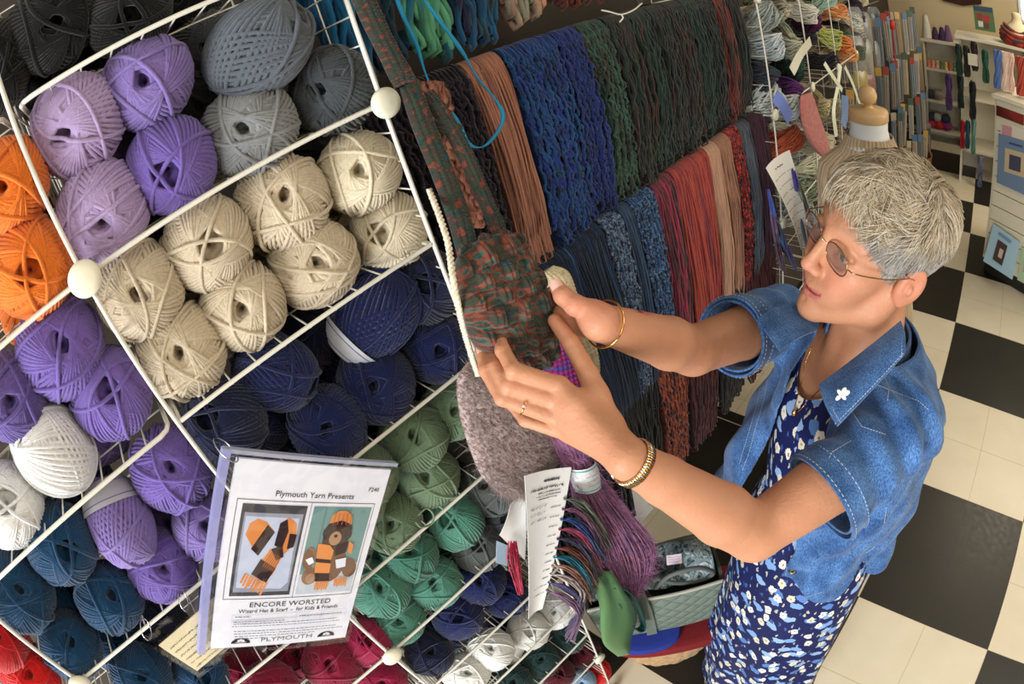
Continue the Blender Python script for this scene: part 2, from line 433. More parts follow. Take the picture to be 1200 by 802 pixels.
ball(212, 411, 'beige', 'beige yarn ball, lowest, at the left corner of its cubby', v=2, size=1.04)
b = ball(440, 368, 'navy', 'large navy yarn ball with a white paper band on its left end', long=True, v=0, size=1.16, axis=(.25, .9, .36), x=RX - .058)
band(b, 'white', -.86, .024)
ball(497, 335, 'ink', 'dark navy yarn ball below the cream balls at the right of the rack', size=1.05)
ball(322, 436, 'navy', 'navy yarn ball nearest the beige row, left of the banded ball', long=True, v=1, size=1.0, axis=(.6, .55, -.6))
ball(510, 408, 'navy', 'navy yarn ball tight against the right post', size=1.02)
ball(440, 450, 'navy', 'navy yarn ball directly below the banded ball', size=1.06)
ball(384, 498, 'navy', 'navy yarn ball above the top edge of the pattern sheet', size=1.04)
ball(262, 493, 'ink', 'dark navy yarn ball at the left corner above the pattern sheet', size=1.1, ax=(.3, .3))
ball(70, 408, 'purple', 'purple yarn ball below the connector disc, uppermost of three', size=1.08, v=0)
ball(12, 465, 'deeppurple', 'deep purple yarn ball cut by the left edge', size=1.0)
ball(130, 461, 'purple', 'purple yarn ball beside the rack post, right of the white ball', size=1.04, v=1)
ball(63, 527, 'white', 'white yarn ball beneath the purple trio', size=1.06, ax=(0, .6), long=True, v=1, axis=(.35, -.1, .9))
ball(8, 592, 'white', 'creamy white yarn ball at the left edge above the teal balls', size=1.05)
ball(200, 549, 'purple', 'purple yarn ball nearest the binder ring of the pattern sheet', size=1.02, v=2)
b = ball(141, 612, 'violet', 'light purple yarn ball with a grey paper band on top', long=True, v=0, size=1.0, axis=(.62, -.2, -.75))
band(b, 'grey', -.62, .034)
ball(190, 664, 'purple', 'purple yarn ball lowest, resting on the shelf wire above the yellow card', size=.98, v=4)
ball(243, 616, 'violet', 'purple yarn ball half hidden behind the left edge of the pattern sheet', size=.98, v=3)
ball(70, 636, 'teal', 'dark teal yarn ball directly under the sloping shelf wire', size=1.06, ax=(0, -.3), v=1)
ball(22, 694, 'teal', 'dark teal yarn ball at the left edge of the teal group', size=1.05, v=2)
ball(128, 700, 'teal', 'dark teal yarn ball below the light purple banded ball', size=1.02, v=3)
ball(82, 756, 'teal', 'dark teal yarn ball lowest, just above the bottom left connector', size=1.0, v=0)
ball(165, 790, 'teal', 'teal yarn ball at the bottom edge under the yellow card', size=.98)
ball(235, 792, 'teal', 'teal yarn ball at the bottom edge right of the yellow card', size=.96)
ball(-4, 745, 'red', 'red yarn ball at the lower left edge', size=1.0)
ball(38, 790, 'scarlet', 'bright red yarn ball in the bottom left corner', size=1.0)
ball(318, 806, 'crimson', 'crimson yarn ball just under the bottom left of the pattern sheet', size=.98)
ball(388, 778, 'crimson', 'crimson yarn ball under the middle of the pattern sheet', size=1.0)
ball(428, 752, 'rose', 'deep rose yarn ball at the lower right corner of the pattern sheet', size=.96)
ball(448, 800, 'rose', 'deep rose yarn ball at the bottom edge beside the small connector', size=.96)
ball(484, 512, 'sage', 'sage green yarn ball at the top of the green group', size=1.02, v=0)
ball(530, 480, 'sage', 'sage green yarn ball tucked behind the fuzzy swatch', size=.9, v=2)
ball(502, 560, 'sage', 'sage green yarn ball with a loose loop at its lower right', size=1.0, v=3)
ball(428, 556, 'sage', 'sage green yarn ball half behind the top right corner of the pattern sheet', size=.95, v=1)
ball(458, 612, 'sage', 'sage green yarn ball against the right edge of the pattern sheet', size=.98, v=4)
ball(532, 610, 'jade', 'jade green yarn ball topmost of the bluish greens', size=1.05, v=1, ax=(.1, .2))
ball(480, 650, 'jadedark', 'jade yarn ball squeezed below the sage balls', size=.98, v=3)
ball(508, 683, 'jade', 'jade green yarn ball on the wire beside the navy balls', size=1.0, v=0)
ball(446, 690, 'jade', 'jade green yarn ball touching the right edge of the pattern sheet', size=.98, v=2)
ball(466, 726, 'jade', 'jade green yarn ball lowest, just above the small connector', size=.97, v=4)
ball(573, 572, 'slate', 'dark grey yarn ball under the fuzzy swatch', size=1.05, v=3)
ball(560, 640, 'slate', 'grey yarn ball between the jade balls and the paper tag', size=1.0, v=1)
ball(592, 610, 'darkgrey', 'charcoal yarn ball behind the paper tag', size=.95, v=1)
ball(562, 680, 'navy', 'navy yarn ball below the grey ball, beside the pink ribbon', size=.98, v=2)
ball(592, 698, 'navy', 'navy yarn ball left of the long shade card', size=.98, v=0)
ball(536, 722, 'navy', 'navy yarn ball in the middle of the lower navy group', size=1.02, v=1)
ball(503, 766, 'ink', 'dark navy yarn ball at the bottom, right of the small connector', size=1.0, v=3)
ball(575, 762, 'ivory', 'ivory yarn ball, middle of the lower white group', size=1.02, v=4)
ball(546, 790, 'ivory', 'ivory yarn ball at the bottom edge of the photo', size=1.0, v=2)
ball(619, 739, 'ivory', 'ivory yarn ball beneath the tip of the shade card', size=1.0, v=1)
ball(650, 716, 'white', 'white yarn ball at the right end of the lower white group', size=.95, v=0)
ball(633, 774, 'bottle', 'dark green yarn ball beside the ivory ball', size=.97, v=2)
ball(665, 747, 'bottle', 'dark green yarn ball under the yarn sample fringe', size=.98, v=0)
ball(603, 799, 'bottle', 'blackish green yarn ball at the bottom edge', size=.95, v=3)
ball(654, 789, 'wine', 'dark wine yarn ball at the bottom', size=.98, v=1)
ball(684, 765, 'wine', 'dark wine yarn ball against the bottom of the right post', size=.98, v=4)
ball(682, 800, 'paleblue', 'pale blue yarn ball peeking in at the bottom beside the red one', size=.9, v=4)
ball(700, 788, 'scarlet', 'scarlet yarn ball at the foot of the right post', size=.9, v=4, x=RX - .05)

# the second row of the same yarns, seen in the gaps between the front balls
BACKLAB = dict(black='black', lilac='lilac', violet='violet', purple='purple', grey='grey', darkgrey='dark grey', beige='beige', cream='cream', navy='navy', ink='blackish navy', orange='orange',
               white='white', teal='teal', sage='sage green', jade='jade green', jadedark='deep jade green', slate='slate grey', bottle='bottle green', crimson='crimson', rose='rose red', wine='wine red', ivory='ivory', scarlet='scarlet')
def back(px, py, colour):
    o = ball(px, py, colour, BACKLAB[colour] + ' yarn ball seen in a gap behind the front row', x=RX - .135, size=1.05, group=BACKLAB[colour] + ' yarn balls in the second row')
for px, py, c in [(120, 30, 'black'), (215, -10, 'black'), (60, 95, 'black'), (238, 120, 'darkgrey'), (245, 60, 'darkgrey'), (350, 150, 'darkgrey'), (140, 195, 'violet'), (215, 265, 'ink'), (340, 205, 'black'),
                  (215, 340, 'beige'), (300, 300, 'beige'), (390, 250, 'beige'), (380, 440, 'ink'), (300, 490, 'ink'), (350, 400, 'ink'), (450, 490, 'ink'), (420, 400, 'ink'), (350, 545, 'ink'), (500, 450, 'ink'),
                  (200, 610, 'violet'), (95, 570, 'ink'), (60, 460, 'violet'), (110, 500, 'violet'), (80, 690, 'teal'), (30, 640, 'teal'), (130, 750, 'teal'), (190, 740, 'ink'), (270, 700, 'ink'), (45, 360, 'orange'), (20, 265, 'orange'),
                  (500, 600, 'slate'), (470, 560, 'sage'), (540, 550, 'slate'), (520, 650, 'jadedark'), (430, 640, 'jadedark'), (480, 690, 'jadedark'), (560, 610, 'slate'), (545, 680, 'ink'), (520, 740, 'ink'), (590, 735, 'ink'),
                  (600, 760, 'ivory'), (640, 745, 'bottle'), (345, 765, 'crimson'), (405, 745, 'crimson'), (290, 790, 'crimson'), (360, 720, 'crimson'), (440, 775, 'crimson'), (15, 770, 'scarlet'), (620, 790, 'bottle'), (670, 775, 'wine')]:
    back(px, py, c)
# ---------------------------------------------------------------- rails of hanging skeins
XR = -.705
def skein(name, label, tl, tr, zb, n, r, mat, cat='skein', layers=2, wave=.003, wf=18, boucle=0, gather=.75, x=XR, group=None, lean=0., seed=1, bottomspread=None, sides=5, rodr=.016, roll=.0, nseg=46):
    """strands hanging over a rail. tl/tr: where the photo shows the left and right edge of its top"""
    g = random.Random(seed); a = atx(tl[0], tl[1], x); b = atx(tr[0], tr[1], x)
    y0, y1, zt = a[1], b[1], (a[2] + b[2]) / 2
    if isinstance(tl[0], float) and False: pass
    mb = MB(); org = np.array([x - .02, (y0 + y1) / 2, zt]); yc = org[1]
    for l in range(layers):
        for k in range(n):
            f = (k + .5 + (l % 2) * .5) / n; f = min(1, f)
            y = y0 + (y1 - y0) * f; s = l / max(1, layers - 1)
            zbk = zb + g.uniform(0, .05) + .02 * s
            H = zt - zbk; ph = g.uniform(0, 6.28); ph2 = g.uniform(0, 6.28)
            yb = yc + (y - yc) * gather + g.uniform(-.012, .012) + lean
            out = .010 * (1 - s) + g.uniform(-.005, .005) + .010 * (1 - (2 * f - 1) ** 2)
            P = []
            # back leg, over the rail, down the front, under at the bottom
            for t in np.linspace(0, 1, 6): P.append((x - 2 * rodr - .012 - .006 * s, y, zt - .16 * (1 - t) - .01))
            for t in np.linspace(0, PI, 7)[1:-1]: P.append((x - rodr - .006 - (rodr + .006 - .006 * s) * math.cos(t), y, zt - .012 + (rodr + .008 - .007 * s) * math.sin(t)))
            m = nseg
            for i in range(m):
                t = i / (m - 1)
                zz = zt - .01 - (H - .02) * t
                e = t * t * (3 - 2 * t)
                yy = y + (yb - y) * e + wave * math.sin(wf * t + ph) + wave * .5 * math.sin(wf * 2.3 * t + ph2)
                xx = x + out * math.sin(PI * min(1, t * 1.15)) ** .7 + wave * .6 * math.sin(wf * 1.3 * t + ph2)
                P.append((xx, yy, zz))
            P.append((x - .012, yb, zbk + .002)); P.append((x - .03, yb, zbk + .03))
            P = np.array(P) - org
            rr = np.full(len(P), r) * g.uniform(.85, 1.15)
            if boucle:
                rr = rr * np.array([g.uniform(1 - boucle, 1 + boucle) for _ in P])
                P[10:] += np.array([[g.uniform(-1, 1) * r * .55 for _ in range(3)] for _ in P[10:]])
            mb.tube(P, rr, sides, u=g.uniform(0, 60), cap=False)
    # inner strands packed into a body so that the skein is full
    mm = 14; G = []
    for i in range(mm):
        t = i / (mm - 1); e = t * t * (3 - 2 * t); zz = zt + rodr * .2 - (zt - zb - .05) * t
        row = []
        for f in np.linspace(.03, .97, 12):
            y = y0 + (y1 - y0) * f; yb = yc + (y - yc) * gather + lean
            row.append((x - .008 - rodr * (1 - min(1, t * 6)) * .9, y + (yb - y) * e, zz))
        G.append(row)
    G = np.array(G) - org; us = np.zeros(G.shape[:2] + (2,)); us[..., 0] = np.linspace(0, 30, 12)[None]; us[..., 1] = np.linspace(0, zt - zb, mm)[:, None]
    mb.grid(G[:, ::-1], us); mb.grid((G - [.012, 0, 0]), us)
    return solo(name, mb, mat, label, cat, org, group)
def rail(z, ya, yb, label, x=XR - .022):
    t = thing('skein_rail', label, 'rail', (x, ya, z))
    mb = MB(); mb.tube([(0, 0, 0), (0, yb - ya, 0)], .009, 12); part('rod', mb, plain('dark_rod', lin(60, 52, 44), .5), t)
    for y in (.02, yb - ya - .02):
        mb = MB(); mb.box((-.16, y, -.012), (.168, .006, .012)); mb.box((-.325, y, -.03), (.004, .02, .05)); part('bracket', mb, plain('dark_rod', (0, 0, 0)), t, smooth=False)
    return t
zt1 = float(np.mean([atx(*p, XR)[2] for p in ((565, 65), (610, 55), (862, 0))])); zt2 = float(np.mean([atx(*p, XR)[2] for p in ((770, 225), (860, 155))]))
rail(zt1 - .014, -.735, .53, 'dark rod carrying the upper row of long hanging skeins')
rail(zt2 - .014, -.735, .60, 'dark rod carrying the lower row of blue to red skeins')
rail(2.13, -.735, .60, 'dark rod above the photo edge carrying turquoise and coral skeins')
rail(.985, -.735, .60, 'dark rod low down carrying rust and wine skeins')
def py(x, y, z):
    """photo position of a point (inverse of the sight line), to line rails up"""
    d = np.array([x, y, z]) - CAM; c = ROT.T @ d; r = math.hypot(c[0], c[1]); t = math.atan2(r, -c[2]); q = 2 * FPX * math.sin(t / 2)
    return 600 + q * c[0] / r, 401 - q * c[1] / r
def SK(y0, y1, z, *a, **k):
    return skein(k.pop('name', 'yarn_skein'), a[0], py(XR, y0, z), py(XR, y1, z), *a[1:], **k)
V = variegated
BOUC = dict(boucle=.35, wave=.0025, wf=50, sides=5, nseg=90)
plum = V('plum_black', [lin(14, 10, 20), lin(24, 14, 28), lin(34, 20, 36)], (1, 30))
SK(-.715, -.520, zt1, 'blackish plum boucle skein left of the peach one on the upper rail', 1.40, 24, .0036, plum, layers=2, seed=3, gather=.85, **BOUC)
peach = V('peach_thin', [lin(92, 54, 40), lin(146, 92, 70), lin(166, 112, 88), lin(120, 78, 70)], (1.2, 2.5))
SK(-.515, -.440, zt1, 'thin peach-brown skein hanging between the plum and the blue skeins', 1.425, 26, .0019, peach, layers=3, wave=.0012, wf=8, seed=4, gather=.80)
blue = V('blue_boucle', [lin(10, 24, 50), lin(16, 42, 92), lin(20, 66, 112), lin(26, 40, 112), lin(14, 50, 66)], (1.0, 9))
SK(-.43, -.305, zt1, 'bright blue boucle skein next to the peach skein', 1.425, 22, .0031, blue, layers=2, seed=5, gather=.85, **BOUC)
SK(-.30, -.235, zt1, 'deep blue-violet boucle skein right of the bright blue one', 1.43, 12, .0031, V('blue_violet_boucle', [lin(18, 28, 66), lin(28, 46, 112), lin(16, 38, 66)], (1, 9)), layers=2, seed=15, gather=.85, **BOUC)
gb = V('green_brown', [lin(70, 50, 40), lin(38, 48, 38), lin(52, 82, 66), lin(30, 40, 34), lin(60, 46, 34)], (1.2, 5))
SK(-.23, -.15, zt1, 'green and brown mottled skein, first of the dark green ones', 1.435, 15, .0030, gb, layers=2, seed=6, gather=.9, **BOUC)
dgs = [V('forest_a', [lin(20, 30, 26), lin(28, 46, 38), lin(54, 34, 28), lin(20, 38, 40)], (1, 4)),
       V('forest_b', [lin(18, 26, 24), lin(36, 56, 48), lin(24, 38, 30), lin(72, 36, 26)], (1, 5)),
       V('forest_c', [lin(16, 22, 22), lin(28, 42, 38), lin(44, 32, 30), lin(20, 44, 40)], (1, 6))]
ys = np.linspace(-.145, .33, 7)
fl = ['dark forest skein touching the green-brown mottled one', 'dark forest skein, second of the long green run', 'forest green skein with rusty flecks in the middle of the upper rail', 'dark green skein right of the rusty-flecked one',
      'dark green skein above the beige skein of the lower rail', 'dark green skein with brown streaks left of the red-streaked skein']
for i in range(6): SK(ys[i] + .002, ys[i + 1] - .002, zt1, fl[i], 1.43 + .01 * (i % 3), 17, .0026, dgs[i % 3], layers=2, seed=20 + i, gather=.95, wave=.004, wf=24, nseg=44)
SK(.335, .415, zt1, 'dark skein streaked with brick red near the end of the upper rail', 1.44, 12, .0028, V('brick_green', [lin(90, 34, 26), lin(120, 46, 34), lin(34, 40, 34), lin(80, 30, 26)], (1, 2)), layers=2, seed=30, gather=.95)
SK(.42, .50, zt1, 'blackish green skein at the far end of the upper rail', 1.44, 12, .0028, dgs[2], layers=2, seed=31, gather=.95)
# lower rail
navy = V('navy_ombre', [lin(12, 18, 32), lin(16, 30, 54), lin(24, 48, 84), lin(64, 106, 152)], (.3, 1.6), contrast=(.38, .72))
SK(-.50, -.30, zt2, 'wide navy skein with silky light blue streaks, behind the bracelet wrist', .80, 75, .0019, navy, layers=3, wave=.002, wf=6, seed=40, gather=.9, lean=.05)
dt = V('denim_twist', [lin(26, 42, 70), lin(120, 140, 164), lin(20, 30, 50), lin(70, 96, 130)], (3, 60), detail=1, contrast=(.4, .6))
dt2 = V('denim_twist_dark', [lin(18, 34, 60), lin(84, 120, 160), lin(14, 26, 46), lin(40, 72, 120)], (3, 60), detail=1, contrast=(.4, .6))
SK(-.295, -.235, zt2, 'blue and white tweed skein right of the navy one', .82, 13, .0029, dt, layers=2, seed=41, **BOUC)
SK(-.23, -.195, zt2, 'smooth slate blue skein between the two tweed skeins', .84, 12, .0018, V('slate_blue', [lin(28, 44, 66), lin(48, 70, 98), lin(36, 54, 80)], (1, 2)), layers=2, seed=42, wave=.001)
SK(-.19, -.105, zt2, 'darker blue tweed skein beside the burgundy skein', .82, 18, .0029, dt2, layers=2, seed=43, **BOUC)
SK(-.10, -.02, zt2, 'burgundy and brown skein with pink strands', .80, 24, .0024, V('burgundy', [lin(44, 26, 26), lin(70, 32, 38), lin(150, 40, 70), lin(50, 44, 40), lin(60, 30, 34)], (1.5, 1.6)), layers=2, seed=44, wave=.003)
red = V('red_silk', [lin(84, 24, 32), lin(138, 44, 38), lin(164, 66, 50), lin(116, 36, 50), lin(100, 52, 74)], (.5, 1.8))
SK(-.015, .16, zt2, 'wide red and coral skein in the middle of the lower rail', .72, 48, .0026, red, layers=3, seed=45, wave=.003, wf=10)
SK(.165, .225, zt2, 'pale blush skein right of the coral one', .78, 20, .0024, V('blush', [lin(160, 118, 94), lin(180, 140, 114), lin(146, 104, 86)], (.6, 1.5)), layers=3, seed=46, wave=.002)
SK(.228, .300, zt2, 'peach-tan skein with loose strands beside the blush skein', .78, 20, .0024, V('tan_peach', [lin(138, 94, 72), lin(156, 112, 88), lin(122, 84, 66)], (.6, 1.5)), layers=3, seed=47, wave=.003)
SK(.304, .372, zt2, 'red and black speckled skein on the lower rail', .8, 11, .0034, V('red_dots', [lin(30, 14, 14), lin(150, 30, 26), lin(40, 20, 20), lin(190, 50, 36)], (4, 70), detail=1, contrast=(.4, .6)), layers=2, seed=48, **BOUC)
SK(.376, .452, zt2, 'steel grey skein near the end of the lower rail', .78, 16, .0024, V('steel', [lin(50, 56, 66), lin(86, 92, 104), lin(40, 44, 50)], (.8, 1.5)), layers=2, seed=49)
SK(.456, .580, zt2, 'dark plum skein at the far end of the lower rail', .78, 22, .0026, V('plum', [lin(44, 20, 34), lin(70, 34, 50), lin(54, 24, 44)], (.8, 1.5)), layers=2, seed=50)
# top rail
z3 = 2.144
TH = dict(layers=2, wave=.006, wf=9)
SK(-.73, -.665, z3, 'vivid turquoise skein top left beside the knitted strap', 1.84, 8, .0055, V('turq', [lin(10, 50, 70), lin(14, 96, 140), lin(10, 70, 110)], (1, 3)), seed=60, **TH)
SK(-.655, -.60, z3, 'dark teal skein behind the dangling turquoise strand', 1.84, 7, .0055, V('darkteal', [lin(8, 22, 30), lin(12, 50, 66), lin(10, 34, 40)], (1, 3)), seed=61, **TH)
SK(-.595, -.515, z3, 'thick sea-green roving skein in the top row', 1.83, 9, .0065, V('seagreen', [lin(16, 50, 60), lin(60, 120, 96), lin(90, 160, 120), lin(14, 90, 120), lin(40, 70, 60)], (1.3, 4)), seed=62, **TH)
SK(-.51, -.42, z3, 'dark blue and purple skein with teal threads, top row', 1.83, 12, .0045, V('blue_purple', [lin(14, 34, 60), lin(30, 26, 50), lin(16, 80, 120), lin(40, 60, 60), lin(16, 30, 56)], (1.5, 4)), seed=63, **TH)
SK(-.415, -.30, z3, 'coral and grey-green thick roving skein, top row', 1.85, 10, .0062, V('coral_roving', [lin(170, 110, 88), lin(196, 130, 104), lin(120, 130, 110), lin(150, 90, 76)], (1.3, 3)), seed=64, **TH)
SK(-.29, -.16, z3, 'rusty brown skein at the top edge of the photo', 1.86, 14, .0042, V('rust_brown', [lin(70, 24, 16), lin(96, 36, 24), lin(60, 26, 22)], (1, 4)), seed=65, **TH)
SK(-.15, -.02, z3, 'reddish brown skein with a white tie at the top edge', 1.855, 14, .0042, V('redbrown', [lin(96, 40, 24), lin(120, 54, 34), lin(70, 30, 22)], (1, 4)), seed=66, **TH)
tie = MB(); A = atx(705, 12, XR + .03); B_ = atx(752, 4, XR + .03); Cc = atx(726, 26, XR + .03)
tie.tube(smooth_path([A, atx(715, 14, XR + .035), atx(728, 17, XR + .035), atx(742, 12, XR + .035), B_], 20), .0018, 6)
tie.tube(smooth_path([atx(728, 17, XR + .035), atx(730, 21, XR + .036), Cc], 10), .0018, 6)
solo('cotton_tie', tie, plain('white_cotton', lin(220, 214, 200), .8), 'thin white tie knotted round the reddish brown skein', 'tie')
# bottom rail
z4 = 1.0
SK(-.70, -.45, z4, 'blackish blue skein low down, under the wide navy skein', .46, 26, .0030, V('lowblue', [lin(10, 14, 26), lin(16, 24, 44), lin(12, 16, 24)], (1, 2)), seed=70)
SK(-.445, -.22, z4, 'nearly black skein low down behind the forearm', .5, 24, .0030, V('lowblack', [lin(12, 12, 14), lin(26, 20, 20), lin(16, 14, 16)], (1, 2)), seed=71)
SK(-.21, -.08, z4, 'rust and orange knobbly skein below the tweed skeins', .5, 20, .0034, V('rust_knob', [lin(60, 26, 24), lin(150, 70, 40), lin(90, 40, 34), lin(40, 24, 24)], (2, 20)), seed=72, **BOUC)
SK(-.07, .10, z4, 'dark wine skein low down between forearm and jacket', .48, 20, .0030, V('lowwine', [lin(40, 12, 16), lin(76, 20, 26), lin(30, 12, 14)], (1, 3)), seed=73)
SK(.11, .32, z4, 'blackish skein behind the open denim jacket front', .48, 22, .0030, MATS['lowblack'], seed=74)
SK(.33, .57, z4, 'dark maroon skein low down at the far end of the lowest rail', .44, 24, .0030, MATS['lowwine'], seed=75)
# ---------------------------------------------------------------- knitted pieces and tags hung on the right post
def edges3(rows, x, n):
    """rows of (left px, right px) down the piece; x = plane (or one per row)"""
    xs = x if isinstance(x, (list, tuple)) else [x] * len(rows)
    Lp = smooth_path([atx(*a, xx) for (a, b), xx in zip(rows, xs)], n); Rp = smooth_path([atx(*b, xx) for (a, b), xx in zip(rows, xs)], n)
    return Lp, Rp
def knit_piece(name, label, cat, rows, x, mat, bulge=.02, disp=None, n=90, m=60, uvs=(1, 1), back=True, parent=None, mb=None, ret=False):
    Lp, Rp = edges3(rows, x, n)
    u = np.linspace(0, 1, m)[None, :, None]; v = np.linspace(0, 1, n)
    G = Lp[:, None] * (1 - u) + Rp[:, None] * u
    N = np.cross(np.gradient(G, axis=1), -np.gradient(G, axis=0)); N /= np.linalg.norm(N, axis=2)[..., None] + 1e-9
    if N[..., 0].mean() < 0: N = -N
    prof = np.sqrt(np.clip(1 - (2 * u[..., 0] - 1) ** 2, 0, 1)); endp = np.clip(np.minimum(v, 1 - v) * 8, 0, 1)[:, None] ** .5
    d = np.zeros((n, m)) if disp is None else disp(np.broadcast_to(u[..., 0], (n, m)), np.broadcast_to(v[:, None], (n, m)))
    F = G + N * (bulge * prof * endp + d * np.clip(prof * 2, 0, 1))[..., None]
    uv = np.stack(np.broadcast_arrays(u[..., 0] * uvs[0], v[:, None] * uvs[1]), -1)
    org = G.reshape(-1, 3).mean(0)
    mb = mb or MB(); mb.grid((F - org)[:, ::-1], uv[:, ::-1])
    if back: mb.grid(G - N * (bulge * .8 * prof * endp)[..., None] - org, uv)
    if ret: return F, N, org, mb
    return solo(name, mb, mat, label, cat, org)
def rope(name, label, cat, pts, r, mat, pitch=.012, plies=2, n=None, parent=None, pr=None):
    P = smooth_path(pts, 300); L = np.concatenate([[0], np.cumsum(np.linalg.norm(np.diff(P, axis=0), axis=1))])
    n = n or int(L[-1] / .0022); s = np.linspace(0, L[-1], n); Q = np.stack([np.interp(s, L, P[:, k]) for k in range(3)], 1)
    Tn = np.gradient(Q, axis=0); Tn /= np.linalg.norm(Tn, axis=1)[:, None]
    A = np.cross(Tn, [1., 0, .1]); A /= np.linalg.norm(A, axis=1)[:, None]; B = np.cross(Tn, A)
    org = Q[0]; mb = MB()
    for k in range(plies):
        a = s / pitch * 2 * PI / 1 + 2 * PI * k / plies
        mb.tube(Q + r * .55 * (np.cos(a)[:, None] * A + np.sin(a)[:, None] * B) - org, pr or r * .62, 7, u=k * 5.)
    return solo(name, mb, mat, label, cat, org)
def fuzz(mb, F, N, org, count, length, r=.00022, seed=1, spread=.9):
    g = np.random.default_rng(seed); a, b = F.shape[:2]
    for _ in range(count):
        i, j = g.integers(0, a), g.integers(0, b); p = F[i, j] - org; d = N[i, j] + g.normal(size=3) * spread; d /= np.linalg.norm(d)
        L = length * g.uniform(.4, 1.2); c = g.normal(size=3) * .5
        P = [p + d * L * t + c * L * t * t for t in (0, .33, .66, 1)]
        mb.tube(P, [r, r, r * .8, r * .3], 3, cap=False, u=g.uniform(0, 20))
XE = -.548
kn = V('knit_multicolour', [lin(40, 66, 84), lin(34, 44, 40), lin(60, 56, 40), lin(42, 58, 46), lin(70, 46, 40), lin(124, 60, 40), lin(50, 84, 76), lin(40, 50, 44), lin(104, 56, 42), lin(46, 72, 90)], (1, 1), detail=3, contrast=(.28, .74))
def stitches(nu, nv, amp=.0016):
    def f(u, v):
        return amp * (np.abs(np.sin(PI * u * nu)) - .5) + amp * .6 * np.sin(2 * PI * (v * nv + .35 * np.abs(((u * nu) % 1) * 2 - 1)))
    return f
knS = V('knit_strap', [lin(34, 66, 78), lin(30, 44, 40), lin(44, 60, 46), lin(60, 46, 40), lin(38, 52, 46), lin(124, 48, 28), lin(60, 70, 56)], (1, 1), detail=2, contrast=(.30, .70))
bagT = thing('knitted_bag', 'multicoloured basketweave knitted bag held up between the two hands', 'bag', (0, 0, 0))
def weave(u, v):
    a = u * 7; b = v * 9; blk = (np.floor(a) + np.floor(b)) % 2
    fa = np.sin(PI * (a % 1)); fb = np.sin(PI * (b % 1))
    ribv = np.abs(np.sin(PI * a * 3)) * .0022; ribh = np.abs(np.sin(PI * b * 3)) * .0020
    return np.where(blk > 0, .0058 * (fa * fb) ** .6 + ribv, -.001 + ribh)
XB = [-.465, -.455, -.445, -.438, -.438, -.442, -.45]
rows = [((538, 316), (592, 276)), ((532, 326), (610, 283)), ((540, 352), (626, 312)), ((546, 378), (640, 345)), ((554, 402), (650, 378)), ((572, 420), (648, 405)), ((600, 432), (640, 424))]
F, N, org, mbk = knit_piece('', '', '', rows, XB, kn, bulge=.026, disp=weave, n=170, m=130, uvs=(5, 15), ret=True)
bagT.location = tuple(org)
bb = part('bag_body', mbk, kn, bagT)
hem = MB(); hem.tube(smooth_path([F[2, j] - org for j in range(0, 130, 8)], 60), .0032, 6, u=3.); part('bag_rim', hem, knS, bagT)
def strap(rows, n_):
    xs = [XE + .012 + .055 * q / (len(rows) - 1) for q in range(len(rows))]
    F_, N_, o_, m_ = knit_piece('', '', '', rows, xs, knS, bulge=.008, disp=stitches(4, 52, .0013), n=170, m=34, uvs=(2.2, 17), ret=True)
    p_ = part('strap', m_, knS, bagT); p_.location = tuple(o_ - org); return p_
strap([((468, 104), (490, 92)), ((484, 152), (508, 142)), ((506, 206), (530, 196)), ((526, 262), (550, 250)), ((540, 316), (562, 304))], 0)
strap([((492, 112), (508, 104)), ((516, 148), (532, 140)), ((536, 184), (552, 176)), ((560, 236), (574, 228)), ((582, 286), (597, 278))], 1)
# the scarf that runs down from the top beside the post
F, N, org, mb = knit_piece('', '', '', [((402, -25), (424, -35)), ((422, 22), (446, 14)), ((444, 66), (466, 56)), ((462, 104), (488, 92))], XE + .015, knS, bulge=.009, disp=stitches(4, 34, .0012), n=150, m=40, uvs=(3, 22), ret=True)
solo('knitted_scarf', mb, knS, 'narrow knitted scarf in green rust and blue running down beside the dark grey ball', 'scarf', org)
cordm = V('cream_cord', [lin(214, 200, 170), lin(232, 222, 198), lin(196, 178, 146)], (1, 30))
rope('twisted_cord', 'cream twisted cord along the top of the right post, edging the knitted scarf', 'cord', [atx(*p, XE + .012) for p in ((404, -45), (426, 5), (448, 52), (470, 92))], .0028, cordm)
rope('twisted_cord', 'cream twisted cord hanging down beside the knitted bag to the fuzzy swatch', 'cord', [atx(*p, XE + q) for p, q in (((503, 222), .03), ((518, 262), .07), ((526, 290), .09), ((533, 340), .115), ((546, 395), .085), ((560, 440), .04))], .0034, cordm)
# chenille lump and fringe
ch = V('coral_chenille', [lin(70, 44, 36), lin(110, 66, 50), lin(136, 84, 62), lin(88, 52, 44)], (2, 40))
mb = MB(); g = random.Random(5); org = atx(500, 140, XE - .02)
for k in range(13):
    f = k / 12; P = []
    for t in np.linspace(0, 1, 34):
        a = np.array([480 + 16 * t * 2 + 40 * f, 96 + 150 * t + 6 * f])
        P.append(atx(480 + 38 * f * (1 - .35 * t) + 62 * t, 97 + 168 * t, XE - .02 - .012 * g.random()) + [0, g.uniform(-.002, .002), 0])
    P = np.array(P); mb.tube(P - org, .0042 * np.array([g.uniform(.7, 1.25) for _ in P]), 6, u=g.uniform(0, 30), cap=True)
solo('chenille_bundle', mb, ch, 'knobbly coral-brown chenille bundle hanging behind the bag straps', 'yarn', org)
mb = MB(); org = atx(525, 150, XE + .02); 
for k in range(9):
    g = random.Random(k); P = [atx(506 + g.uniform(-2, 2), 142 + k * 1.2, XE + .02), atx(522, 141 + k * 1.6 + g.uniform(-2, 2), XE + .03), atx(532 + g.uniform(0, 6), 146 + k * 2.3, XE + .03), atx(541 + g.uniform(-3, 6), 148 + k * 3.2, XE + .028)]
    mb.tube(smooth_path(P, 14) - org, .0024, 6, u=k * 2.2)
